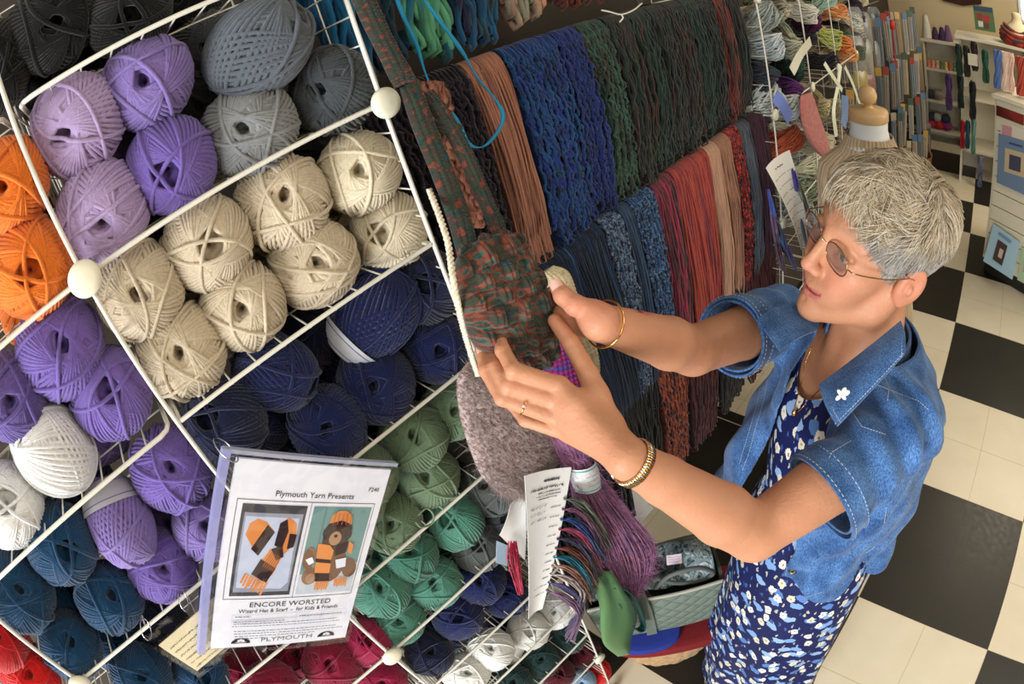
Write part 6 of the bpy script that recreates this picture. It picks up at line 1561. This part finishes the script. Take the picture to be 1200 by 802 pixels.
# second shade card
sh2, G, org = paper('shade_card', 'white shade card with blue and purple yarn samples hanging left of the spectacles', 'card', [(894, 196), (922, 175), (944, 286), (936, 292)], [-.60] * 4, curl=.01)
for k in range(9): writing(G, org, sh2, .1, .9, .16 + k * .085, .004, 80 + k, r=.0006, step=7)
writing(G, org, sh2, .3, .7, .08, .02, 99, r=.0008, step=5)
for k, (p0, p1, cc) in enumerate([((900, 222), (910, 268), ((30, 50, 150), (60, 90, 180))), ((903, 236), (914, 300), ((140, 110, 140), (90, 70, 110))), ((908, 256), (918, 296), ((120, 110, 120), (60, 50, 80))), ((912, 262), (926, 306), ((40, 100, 150), (30, 60, 130))),
                                  ((918, 280), (932, 316), ((50, 70, 150), (80, 60, 120))), ((908, 276), (918, 318), ((50, 30, 60), (90, 60, 90))), ((928, 192), (938, 236), ((50, 40, 130), (70, 50, 150))), ((934, 210), (948, 250), ((70, 110, 90), (110, 130, 110))), ((938, 250), (950, 300), ((90, 60, 70), (60, 90, 110)))]):
    mb = MB(); g = random.Random(k)
    for s in range(16):
        q = g.uniform(-3.5, 3.5); mb.tube(smooth_path([atx(p0[0] + q * .4, p0[1], -.595), atx((p0[0] + p1[0]) / 2 + q, (p0[1] + p1[1]) / 2, -.585 + g.uniform(-.01, .01)), atx(p1[0] + q, p1[1] + q, -.60)], 12) - org, .0022, 4, u=g.uniform(0, 30))
    part('yarn_sample', mb, V('s2_%d' % k, [lin(*c) for c in cc] + [lin(*[v_ * .7 for v_ in cc[0]])], (1, 12)), sh2)

# ---------------------------------------------------------------- dress form
wood = V('light_wood', [lin(190, 150, 100), lin(214, 176, 124), lin(180, 138, 90)], (1, 20))
woodp = plain('turned_wood', lin(206, 168, 118), .4, var=.12, vscale=30)
MO = np.array([-.352, .575, 0]); df = thing('dress_form', 'dress form with a wooden neck cap and ribbed beige knit behind the grey hair', 'dress form', tuple(MO))
mb = MB(); mb.lathe([(.0001, 1.435), (.060, 1.435), (.064, 1.440), (.064, 1.462), (.060, 1.470), (.020, 1.474), (.012, 1.480), (.014, 1.486), (.024, 1.492), (.030, 1.505), (.030, 1.518), (.022, 1.533), (.010, 1.540), (.0001, 1.541)], 36); part('neck_cap', mb, woodp, df)
mb = MB(); mb.lathe([(.085, 1.360), (.066, 1.385), (.060, 1.41), (.061, 1.436)], 36); part('neck', mb, plain('white_jersey', lin(222, 224, 222), .8), df)
knb = V('beige_rib', [lin(170, 146, 116), lin(196, 172, 138), lin(150, 126, 100)], (1, 6))
mb = MB(); an = np.linspace(0, 2 * PI, 240, endpoint=False); rows_ = []
for z, a, b in [(1.392, .076, .070), (1.37, .084, .078), (1.345, .098, .088), (1.32, .13, .10), (1.29, .165, .112), (1.24, .178, .12), (1.15, .172, .128), (1.05, .150, .115), (.98, .145, .110), (.90, .165, .125), (.80, .185, .14), (.70, .195, .15), (.60, .20, .155), (.55, .20, .155)]:
    rib = 1 + .020 * np.sign(np.sin(an * 40)) * np.abs(np.sin(an * 40)) ** .5
    rows_.append(np.stack([a * rib * np.cos(an), b * rib * np.sin(an), z + 0 * an], 1))
G = np.array(rows_); zz = np.linspace(0, 1, 60); G2 = np.stack([np.stack([np.interp(zz, np.linspace(0, 1, len(G)), G[:, j, k]) for k in range(3)], 1) for j in range(240)], 1)
us = np.zeros(G2.shape[:2] + (2,)); us[..., 0] = np.arange(240)[None] * .5; us[..., 1] = G2[..., 2]; mb.grid(G2, us, closed=True); part('ribbed_dress', mb, knb, df)
mb = MB(); mb.tube([(0, 0, .30), (0, 0, 1.0)], .018, 12); part('stand_pole', mb, woodp, df)
for k in range(3):
    a = -.42 + k * 2 * PI / 3; d_ = np.array([math.cos(a), math.sin(a), 0]); mb = MB(); mb.tube(smooth_path([d_ * .02 + up3 * .34, d_ * .12 + up3 * .22, d_ * .24 + up3 * .08, d_ * .32 + up3 * .022], 20), np.linspace(.018, .020, 20), 10); part('leg', mb, woodp, df)

# ---------------------------------------------------------------- needle packets down the left wall
def packet(kind):
    mb = MB(); h = .36
    mb.cur = 0; mb.box((0, 0, -h / 2), (.004, .024, h / 2))
    mb.cur = 1; mb.box((.0012, 0, -.03), (.004, .025, .03))
    mb.cur = 2; mb.tube([(.007, -.008, -.07), (.007, -.008, -h + .02)], .0035, 6); mb.tube([(.007, .008, -.07), (.007, .008, -h + .02)], .0035, 6); mb.ball((.007, -.008, -.07), .006, 8); mb.ball((.007, .008, -.07), .006, 8)
    me = mb.mesh('needle_packet', False); [me.materials.append(None) for _ in range(3)]; return me
PK = packet(0); cards = [(120, 122, 124), (150, 138, 120), (96, 104, 112), (170, 160, 140), (130, 112, 92)]; heads = [(150, 60, 50), (90, 120, 150), (180, 170, 150), (190, 150, 70), (70, 90, 80)]; needles = [(150, 160, 170), (196, 170, 130), (110, 120, 130)]
rowname = ['top', 'second', 'third', 'lowest']; g = random.Random(12)
for r_, z in enumerate((1.50, 1.13, .77, .42)):
    for k in range(17):
        o = link('needle_packet', PK); y = 2.15 + k * .135 + g.uniform(-.02, .02); o.location = (-.90 + (y - 2.15) * .14 + .03 * math.sin(k) + .03 * r_, y, z + g.uniform(-.03, .03)); o.rotation_euler = (g.uniform(-.05, .05), 0, g.uniform(-1.3, -.7))
        for s_, pal in enumerate((cards, heads, needles)):
            c_ = pal[g.randrange(len(pal))]; o.material_slots[s_].link = 'OBJECT'; o.material_slots[s_].material = plain('pk%d_%d' % (s_, c_[0]), lin(*c_), .35)
        tag(o, 'slim knitting needle packet hanging in the %s row along the left wall' % rowname[r_], 'needle packet', 'knitting needle packets, %s row' % rowname[r_])
nr = thing('display_rails', 'dark rails on the left wall that the needle packets hang from', 'rails', (-1.0, 2.1, 0))
for z in (1.53, 1.16, .80, .45):
    mb = MB(); mb.tube([(.04, 0, z), (.04, 2.4, z)], .006, 8); mb.box((-.0, 1.2, z), (.045, .01, .01)); part('rail', mb, plain('grey_metal', lin(120, 120, 118), .4), nr)
def bag_mesh(seed):
    g = random.Random(seed); mb = MB(); n = 14; G = np.zeros((n, 20, 3)); 
    for i in range(n):
        t = i / (n - 1); w = .05 * min(1, (t + .05) * 6) ** .4
        for j in range(20): a = j * 2 * PI / 20; G[i, j] = (w * .35 * math.cos(a) * math.sin(PI * min(.97, t + .05)) + g.uniform(-.002, .002), w * math.sin(a), -.22 * t)
    mb.grid(G[::-1], closed=True); me = mb.mesh('accessory_packet'); me.materials.append(None); return me
BGm = bag_mesh(3); gl = plain('cellophane', lin(150, 150, 146), .15, spec=.8); rows3 = [(1000, 14, (120, 122, 122)), (1010, 20, (140, 140, 136)), (1022, 14, (96, 98, 100)), (1002, 48, (150, 146, 138)), (1012, 52, (160, 156, 146)), (1022, 54, (130, 132, 132)), (1006, 84, (176, 160, 96)), (1016, 88, (160, 120, 110)), (1026, 92, (120, 140, 110)), (1008, 120, (120, 116, 110)), (1020, 126, (150, 140, 130)), (1014, 156, (110, 110, 112)), (1026, 160, (130, 120, 110)), (1032, 130, (110, 120, 130))]
desc = ['grey cellophane packet, topmost left of the column by the far rack', 'pale cellophane packet second from left at the top of the column', 'dark grey cellophane packet at the top beside the black packet', 'silvery packet, left in the second tier', 'silvery packet, middle of the second tier', 'grey packet, right of the second tier',
        'yellow-topped packet, left of the third tier', 'reddish packet, middle of the third tier', 'greenish packet, right of the third tier', 'grey-brown packet left in the fourth tier', 'tan packet right in the fourth tier', 'dark packet in the bottom tier beside the dress form knob', 'brownish packet in the bottom tier', 'bluish packet beside the needle packets']
for (px, py_, c_), d_ in zip(rows3, desc):
    o = link('accessory_packet', BGm); o.material_slots[0].link = 'OBJECT'; o.material_slots[0].material = plain('cello_%d_%d' % (c_[0], c_[2]), lin(*c_), .25, spec=.7, var=.3, vscale=60); o.location = tuple(atx(px, py_ - 6, -.80)); o.rotation_euler = (0, 0, -.8); o.scale = (1.25,) * 3; tag(o, d_, 'packet')
mb = MB(); mb.lathe([(.0001, 0), (.17, 0), (.19, .02), (.20, .10), (.21, .19), (.215, .20), (.205, .20), (.195, .10), (.18, .015), (.0001, .015)], 32)
bs = solo('wicker_basket', mb, plain('brown_wicker', lin(130, 84, 52), .8, bump=1, bscale=90, var=.3, vscale=60), 'round brown basket on the floor at the foot of the needle packets', 'basket', (-.66, 4.05, 0))
mb = MB(); mb.tube(smooth_path([(-.2, 0, .19), (-.14, 0, .34), (0, 0, .40), (.14, 0, .34), (.2, 0, .19)], 30), .008, 8); part('basket_handle', mb, plain('brown_wicker', (0, 0, 0)), bs)
red_f = MB(); red_f.ball((0, 0, 0), (.03, .03, .04), 12); red_f.tube([(0, 0, -.35), (0, 0, 0)], .005, 6); o = solo('needle_bundle', red_f, plain('red_tip', lin(200, 40, 30), .5), 'tall needle with a bright red tip standing above the needle packets', 'needle', aty(1045, 29, 3.4))

# ---------------------------------------------------------------- far shelf with cones
cw = plain('cream_shelf', lin(214, 206, 184), .5)
def shelf_unit(name, label, x0, x1, y0, y1, ztop, zs, org=None, rot=0, back=True, overhang=.02, kick=None, t=.011):
    o = thing(name, label, 'shelf', (x0, y0, 0)); o.rotation_euler[2] = rot; w, d = x1 - x0, y1 - y0
    for x in (t, w - t): mb = MB(); mb.box((x, d / 2, ztop / 2), (t, d / 2, ztop / 2)); part('side_panel', mb, cw, o, smooth=False)
    mb = MB(); mb.box((w / 2, d / 2 - overhang / 2, ztop + t), (w / 2 + overhang, d / 2 + overhang, t)); part('top', mb, cw, o, smooth=False)
    for z in zs: mb = MB(); mb.box((w / 2, d / 2, z), (w / 2 - 2 * t, d / 2 - .005, t)); part('shelf', mb, cw, o, smooth=False)
    if back: mb = MB(); mb.box((w / 2, d - .006, ztop / 2), (w / 2 - 2 * t, .005, ztop / 2)); part('back_panel', mb, cw, o, smooth=False)
    return o
u1 = shelf_unit('shelf_unit', 'narrow cream shelf unit against the far wall with yarn cones on top', -.62, .02, 5.15, 5.45, 1.10, [.12, .45, .80])
def cone(px, py_, c_, label, y=5.28, h=.17, r=.055, z=1.124):
    p = aty(px, py_, y); mb = MB(); mb.lathe([(.0001, 0), (r, 0), (r * 1.02, .01), (r * .45, h), (r * .25, h + .012), (.0001, h + .012)], 24)
    solo('yarn_cone', mb, plain('cone_%d' % c_[0], lin(*c_), .8, bump=.8, bscale=300), label, 'yarn cone', (p[0], y, z))
cone(1086, 36, (214, 208, 190), 'tall white yarn cone at the left end of the far shelf top', h=.24, r=.062); cone(1096, 42, (70, 36, 70), 'dark purple yarn cone second from left on the far shelf top', h=.12, r=.05); cone(1104, 42, (60, 40, 76), 'dark violet yarn cone in the middle of the far shelf top', h=.13, r=.05); cone(1111, 42, (110, 80, 120), 'lilac yarn cone at the right end of the far shelf top', h=.16, r=.055)
spm = MB(); spm.lathe([(.0001, 0), (.02, 0), (.02, .01), (.016, .014), (.016, .05), (.02, .054), (.02, .064), (.0001, .064)], 14); SPm = spm.mesh('thread_spool'); SPm.materials.append(None)
for k in range(11):
    o = link('thread_spool', SPm); c_ = [(214, 120, 90), (220, 150, 150), (226, 170, 120), (90, 130, 90), (220, 190, 120), (200, 90, 70), (196, 130, 60)][k % 7]; o.material_slots[0].link = 'OBJECT'; o.material_slots[0].material = plain('spool_%d' % c_[1], lin(*c_), .6); o.location = (-.57 + k * .05, 5.22, .812); o.scale = (1.1, 1.1, 1.3)
    tag(o, 'small thread spool in the row on the second shelf of the far unit', 'spool', 'thread spools on the far shelf')
for px, py_, c_, lb_ in [(1093, 128, (60, 70, 80), 'grey-blue yarn ball on the lower shelf of the far unit'), (1092, 142, (190, 60, 90), 'pink yarn ball low on the far unit'), (1101, 140, (200, 50, 60), 'red-pink yarn ball in the middle low on the far unit'), (1098, 127, (190, 180, 170), 'pale yarn ball beside the grey-blue one on the far unit'), (1110, 142, (150, 50, 110), 'magenta yarn ball low on the far unit'),
                         (1090, 98, (60, 60, 70), 'dark yarn ball on the middle shelf of the far unit'), (1100, 104, (150, 140, 130), 'taupe yarn ball on the middle shelf of the far unit'), (1108, 128, (50, 60, 90), 'dark blue yarn ball on the far unit')]:
    o = link('yarn_ball', WIND[2]); o.material_slots[0].link = 'OBJECT'; o.material_slots[0].material = plain('far_%d_%d' % (c_[0], c_[1]), lin(*c_), .9); p = aty(px, py_, 5.24); zf = .131 if py_ > 120 else .461; o.location = (p[0], 5.24, zf + .05 + (.08 if py_ in (128, 127) else 0)); o.scale = (1.1,) * 3; tag(o, lb_, 'yarn ball')
# hanging display unit with books and a bust on top
u2 = shelf_unit('display_unit', 'white display unit with dark green skeins on its front, a green book on top', -.17, .78, 4.12, 4.6, 1.31, [.30, .78], overhang=.03)
def hskein(px, py_, cols, label, y=4.06, size=(1.3, .9, .9), k=0, name='yarn_skein', z=None):
    p = aty(px, py_, y); return puff(px, py_, cols, label, pt=tuple(p), rot=(0, PI / 2, 0), scale=size, k=k, name=name)
for a in [(1124, 70, ((30, 50, 44), (40, 70, 60), (24, 36, 34)), 'dark green skein hanging top left on the white display unit', (1.6, 1.0, .9)), (1133, 72, ((56, 40, 38), (36, 44, 38)), 'brownish dark skein second from left on the display unit', (1.6, .9, .9)), (1142, 66, ((60, 30, 36), (40, 28, 30)), 'dark wine skein behind a white ticket on the display unit', (1.5, .9, .9)),
          (1155, 78, ((30, 80, 66), (50, 110, 90), (24, 60, 50)), 'teal green skein hanging right of the white ticket', (1.7, .9, .9)), (1112, 108, ((70, 40, 90), (90, 50, 110)), 'purple skein hanging at the left edge of the display unit', (1.9, 1.1, .9)), (1126, 108, ((24, 44, 46), (18, 32, 34)), 'blackish teal skein in the second row of the display unit', (1.7, 1.0, .9)),
          (1140, 118, ((22, 24, 26), (34, 34, 36)), 'black skein in the second row of the display unit', (2.0, 1.1, .9)), (1128, 158, ((150, 20, 30), (180, 30, 36)), 'red skein low on the display unit', (1.5, .7, .7)), (1134, 158, ((30, 70, 90), (40, 90, 110)), 'teal blue skein beside the red one', (1.5, .6, .7)),
          (1141, 160, ((90, 140, 130), (120, 160, 146)), 'pale aqua skein low on the display unit', (1.9, .8, .7)), (1149, 194, ((110, 120, 150), (140, 146, 170)), 'grey-lilac skein hanging lowest beside the slatwall counter', (1.0, .8, .8)), (1148, 212, ((96, 106, 140), (126, 134, 160)), 'small grey-lilac skein end under its paper band', (.7, .7, .7))]:
    hskein(a[0], a[1], a[2], a[3], size=a[4], k=(a[0]) % 3)
mb = MB(); p = aty(1140, 70, 3.99); mb.box((0, 0, 0), (.045, .002, .05)); solo('price_card', mb, plain('ticket_white', lin(206, 200, 180), .6), 'white ticket pinned on the dark wine skein', 'card', p, smooth=False)
def book(name, label, c4, y, cover, t=.012, extra=None, org_pts=None):
    """c4: the four photo corners (tl,tr,br,bl) of an upright cover facing the camera side at depth y"""
    P = [aty(*q, yy) for q, yy in zip(c4, y if isinstance(y, (list, tuple)) else [y] * 4)]; org = sum(P) / 4; o = thing(name, label, 'book' if 'book' in name else 'picture', tuple(org)); P = [p - org for p in P]
    N = np.cross(P[1] - P[0], P[3] - P[0]); N /= np.linalg.norm(N); 
    if N @ (CAM - org) < 0: N = -N
    mb = MB(); V8 = [p for p in P] + [p - N * t for p in P]; mb.add(V8, [[0, 3, 2, 1], [4, 5, 6, 7], [0, 1, 5, 4], [1, 2, 6, 5], [2, 3, 7, 6], [3, 0, 4, 7]]); part('cover', mb, plain(name + '_%d_%d' % cover[:2], lin(*cover), .3), o, smooth=False)
    for nm, (u0, v0, u1, v1), c_, z in extra or []:
        f = lambda u, v: P[0] + (P[1] - P[0]) * u + (P[3] - P[0]) * v + N * z
        mb = MB(); A = [f(u0, v0), f(u1, v0), f(u1, v1), f(u0, v1)]; mb.add(A + [a - N * .0008 for a in A], [[0, 3, 2, 1], [4, 5, 6, 7], [0, 1, 5, 4], [1, 2, 6, 5], [2, 3, 7, 6], [3, 0, 4, 7]]); part(nm, mb, plain('cov_%d_%d_%d' % c_, lin(*c_), .4), o, smooth=False)
    return o
book('pattern_book', 'green book with four small pictures standing on the white display unit', [(1140, 6), (1163, 9), (1167, 38), (1143, 34)], [4.2, 4.2, 4.12, 4.12], (70, 104, 66), extra=[('title_band', (.02, .03, .98, .22), (44, 60, 90), .001), ('cover_picture', (.12, .30, .42, .60), (120, 50, 40), .001), ('cover_picture', (.46, .34, .80, .66), (150, 40, 50), .001), ('cover_picture', (.18, .64, .42, .88), (190, 190, 180), .001), ('cover_picture', (.46, .70, .72, .92), (90, 50, 50), .001)])
bo = aty(1190, 56, 4.3); bust = thing('display_bust', 'cream bust draped in a red and green knitted scarf at the top right corner', 'bust', (bo[0] + .03, 4.3, 1.333))
mb = MB(); mb.lathe([(.0001, 0), (.13, 0), (.15, .04), (.16, .10), (.13, .16), (.06, .20), (.045, .24), (.05, .27), (.03, .29), (.0001, .292)], 28); part('bust_form', mb, plain('cream_jersey', lin(216, 200, 164), .7), bust)
sc = V('red_green_scarf', [lin(150, 40, 30), lin(60, 70, 66), lin(170, 60, 40), lin(80, 30, 40), lin(60, 90, 84)], (1.2, 6))
for k, (r0, z0) in enumerate([(.165, .02), (.168, .05), (.165, .08), (.150, .115), (.125, .145)]):
    mb = MB(); t = np.linspace(-2.9, -.25, 40); P = np.stack([r0 * 1.06 * np.cos(t), r0 * 1.06 * np.sin(t), z0 + .03 * np.cos(t * 2)], 1); mb.tube(P, .020, 8, u=k * 3.); part('knitted_shawl', mb, sc, bust)
for k in range(3):
    mb = MB(); mb.tube(smooth_path([(.08 + .02 * k, -.12, .14), (.05 + .02 * k, -.19, .02), (.07 + .02 * k, -.23, -.14), (.07 + .02 * k, -.24, -.36)], 24), .018, 8, u=k * 7.); part('shawl_end', mb, sc, bust)
# slatwall counter
rot = math.atan2(-.43, .9); c3 = thing('slatwall_counter', 'cream slatwall counter with pattern books hung on its front', 'counter', (.12, 2.52, 0)); c3.rotation_euler[2] = rot
cm = plain('slatwall_cream', lin(222, 214, 188), .45); dk_ = plain('groove_dark', lin(110, 100, 80), .6)
mb = MB(); mb.box((.45, .30, .05), (.44, .27, .05)); part('plinth', mb, plain('plinth_black', lin(26, 24, 22), .5), c3, smooth=False)
CH_ = 1.17; ns = 11
for k in range(ns):
    z0 = .10 + k * (CH_ - .10) / ns; z1 = .10 + (k + 1) * (CH_ - .10) / ns - .006
    mb = MB(); mb.box((.46, .012, (z0 + z1) / 2), (.45, .012, (z1 - z0) / 2)); part('slat', mb, cm, c3, smooth=False)
mb = MB(); mb.box((.46, .32, .10 + (CH_ - .10) / 2), (.45, .29, (CH_ - .10) / 2)); part('body', mb, dk_, c3, smooth=False)
mb = MB(); mb.box((.004, .32, .10 + (CH_ - .10) / 2), (.012, .31, (CH_ - .10) / 2)); part('side_panel', mb, cm, c3, smooth=False)
mb = MB(); mb.box((.46, .31, CH_ + .012), (.48, .33, .012)); part('counter_top', mb, cm, c3, smooth=False)
Mc = c3.matrix_basis.copy(); Rr = np.array([[math.cos(rot), -math.sin(rot), 0], [math.sin(rot), math.cos(rot), 0], [0, 0, 1]])
def onfront(px, py_, off=.02):
    n = Rr @ np.array([0, -1., 0]); p0 = np.array([.12, 2.52, 0]) + n * off; d = ray(px, py_); return CAM + d * ((p0 - CAM) @ n) / (d @ n)
def fbook(name, label, c4, cover, extra=None, off=.02, cat=None):
    P = [onfront(*q, o_) for q, o_ in zip(c4, off if isinstance(off, (list, tuple)) else [off] * 4)]; ys = [p[1] for p in P]
    o = book(name, label, c4, ys, cover, extra=extra)
    if cat: o['category'] = cat
    return o
fbook('pattern_book', 'large grey-blue pattern book on the slatwall counter at the right edge', [(1170, 157), (1216, 170), (1216, 236), (1168, 214)], (112, 134, 160), [('cover_picture', (.18, .24, .70, .72), (196, 176, 140), .001), ('figures', (.30, .34, .60, .64), (70, 70, 90), .002), ('title_band', (.28, .10, .62, .14), (60, 76, 110), .001)])
fbook('pattern_leaflet', 'cream and pink leaflet behind the grey-blue pattern book', [(1173, 143), (1212, 155), (1212, 180), (1172, 165)], (220, 208, 190), [('pink_picture', (.04, .10, .34, .9), (200, 140, 150), .001)], off=.010, cat='leaflet')
fbook('picture_card', 'pale blue framed card with a dark picture leaning out at the counter foot', [(1164, 262), (1195, 284), (1186, 328), (1152, 306)], (160, 190, 204), [('dark_picture', (.30, .28, .66, .80), (70, 50, 44), .012), ('white_shape', (.44, .44, .58, .66), (190, 170, 160), .014), ('title_band', (.26, .10, .74, .17), (110, 140, 160), .012)], off=[.04, .04, .16, .16], cat='picture card')
fbook('pattern_leaflet', 'green and pink leaflet at the lower right edge of the photo', [(1197, 290), (1222, 300), (1222, 345), (1192, 328)], (170, 196, 160), [('pink_picture', (.2, .3, .8, .7), (210, 130, 140), .001)], off=.03, cat='leaflet')
mb = MB(); p = onfront(1184, 135, .004); mb.box((0, 0, 0), (.10, .012, .03), R=Rr); solo('red_yarn_strip', mb, plain('dark_red_yarn', lin(120, 30, 24), .9, bump=1, bscale=200), 'dark red yarn showing in the slot near the top of the counter', 'yarn', p)
# bundled skeins on the counter
def pack(px, py_, label, parts_, y=2.66, z=1.194, h=.26):
    p = aty(px, py_, y); o = thing('yarn_pack', label, 'yarn pack', (p[0], y, z))
    for k, (dx, cols) in enumerate(parts_):
        mb = MB(); g = random.Random(k + int(px))
        for s in range(26):
            a = g.uniform(0, 6.28); rr = g.uniform(.3, 1) * .026; P = [(dx + rr * math.cos(a + t * 3) * (1 + .25 * math.sin(t * 9)), rr * math.sin(a + t * 3), .012 + h * .93 * t) for t in np.linspace(0, 1, 16)]; mb.tube(P, .006, 6, u=g.uniform(0, 9))
        part('skein', mb, V('pack_%d_%d' % (px, k), [lin(*c_) for c_ in cols], (1, 8)), o)
    return o
pack(1175, 90, 'twisted skein pack in blue and peach standing on the counter corner', [(-.032, ((80, 110, 170), (100, 130, 190))), (.020, ((236, 200, 180), (246, 220, 200))), (.055, ((226, 180, 160), (240, 210, 190)))])
pack(1200, 104, 'skein pack in red, cream and olive cut by the right edge', [(-.02, ((170, 60, 40), (190, 80, 60))), (.03, ((226, 214, 190), (190, 180, 140)))], y=2.60)
# far wall hanging and window
mb = MB(); A = [aty(*q, 5.66) for q in ((1104, -40), (1152, -40), (1150, 5), (1128, 7), (1105, 1))]; org = sum(A) / 5
n_ = len(A); V_ = [a - org for a in A] + [a - org - [0, -.02, 0] for a in A]; mb.add3(np.array(V_), [[0, i + 1, i] for i in range(1, n_ - 1)][::1] + [[n_, n_ + i, n_ + i + 1] for i in range(1, n_ - 1)]); 
for i in range(n_): mb.add(np.array([V_[i], V_[(i + 1) % n_], V_[n_ + (i + 1) % n_], V_[n_ + i]]), [[0, 1, 2, 3]])
solo('wall_hanging', mb, plain('dark_brown_knit', lin(60, 28, 28), .9, bump=1, bscale=60), 'dark brown garment hung high on the far wall', 'garment', org)
mb = MB(); mb.box((0.98, 5.685, 1.95), (.40, .012, .50)); wf = struct('window_1', mb, plain('window_trim', lin(220, 222, 220), .5))
mb = MB(); mb.box((0.98, 5.668, 1.95), (.36, .004, .46)); em = plain('window_daylight', (.8, .9, 1), .5); em.node_tree.nodes['Principled BSDF'].inputs['Emission Color'].default_value = (.75, .87, 1, 1); em.node_tree.nodes['Principled BSDF'].inputs['Emission Strength'].default_value = 2.2
po = part('window_pane', mb, em, wf, smooth=False)
# ---------------------------------------------------------------- light
def area(name, loc, size, power, target, col=(1, 1, 1), sy=None):
    l = bpy.data.lights.new(name, 'AREA'); l.energy = power; l.size = size; l.color = col
    if sy: l.shape = 'RECTANGLE'; l.size_y = sy
    o = bpy.data.objects.new(name, l); COL.objects.link(o); o.location = loc
    o.rotation_euler = (Vector(target) - Vector(loc)).to_track_quat('-Z', 'Y').to_euler(); return o
area('shop_window_light', (.1, -3.1, 1.25), 1.2, 90, (-.4, -.3, 1.15), (.94, .97, 1.0), 1.0)
area('ceiling_light_front', (.7, -1.9, 2.75), .6, 17, (-.2, -.6, 1.2), (1, .96, .88), 1.2)
area('side_window_light', (3.1, 1.9, 1.7), 2.0, 40, (-.3, 1.2, .9), (1, .96, .9), 1.2)
area('ceiling_light', (1.2, 3.6, 2.75), .6, 44, (1.2, 3.6, 0), (1, .88, .68), 2.4)
area('ceiling_light_near', (1.6, .4, 2.75), .4, 26, (1.3, .4, 0), (1, .92, .78), 1.6)
w = bpy.data.worlds.new('world'); SC.world = w; w.use_nodes = True
w.node_tree.nodes['Background'].inputs[0].default_value = (.8, .85, 1, 1); w.node_tree.nodes['Background'].inputs[1].default_value = .12
SC.view_settings.view_transform = 'Standard'; SC.view_settings.look = 'None'; SC.view_settings.exposure = .12; SC.view_settings.gamma = 1
SC.view_settings.use_curve_mapping = False
SC.cycles.max_bounces = 8; SC.cycles.transparent_max_bounces = 24; SC.cycles.diffuse_bounces = 3; SC.cycles.use_denoising = True
SC.cycles.sample_clamp_indirect = 4
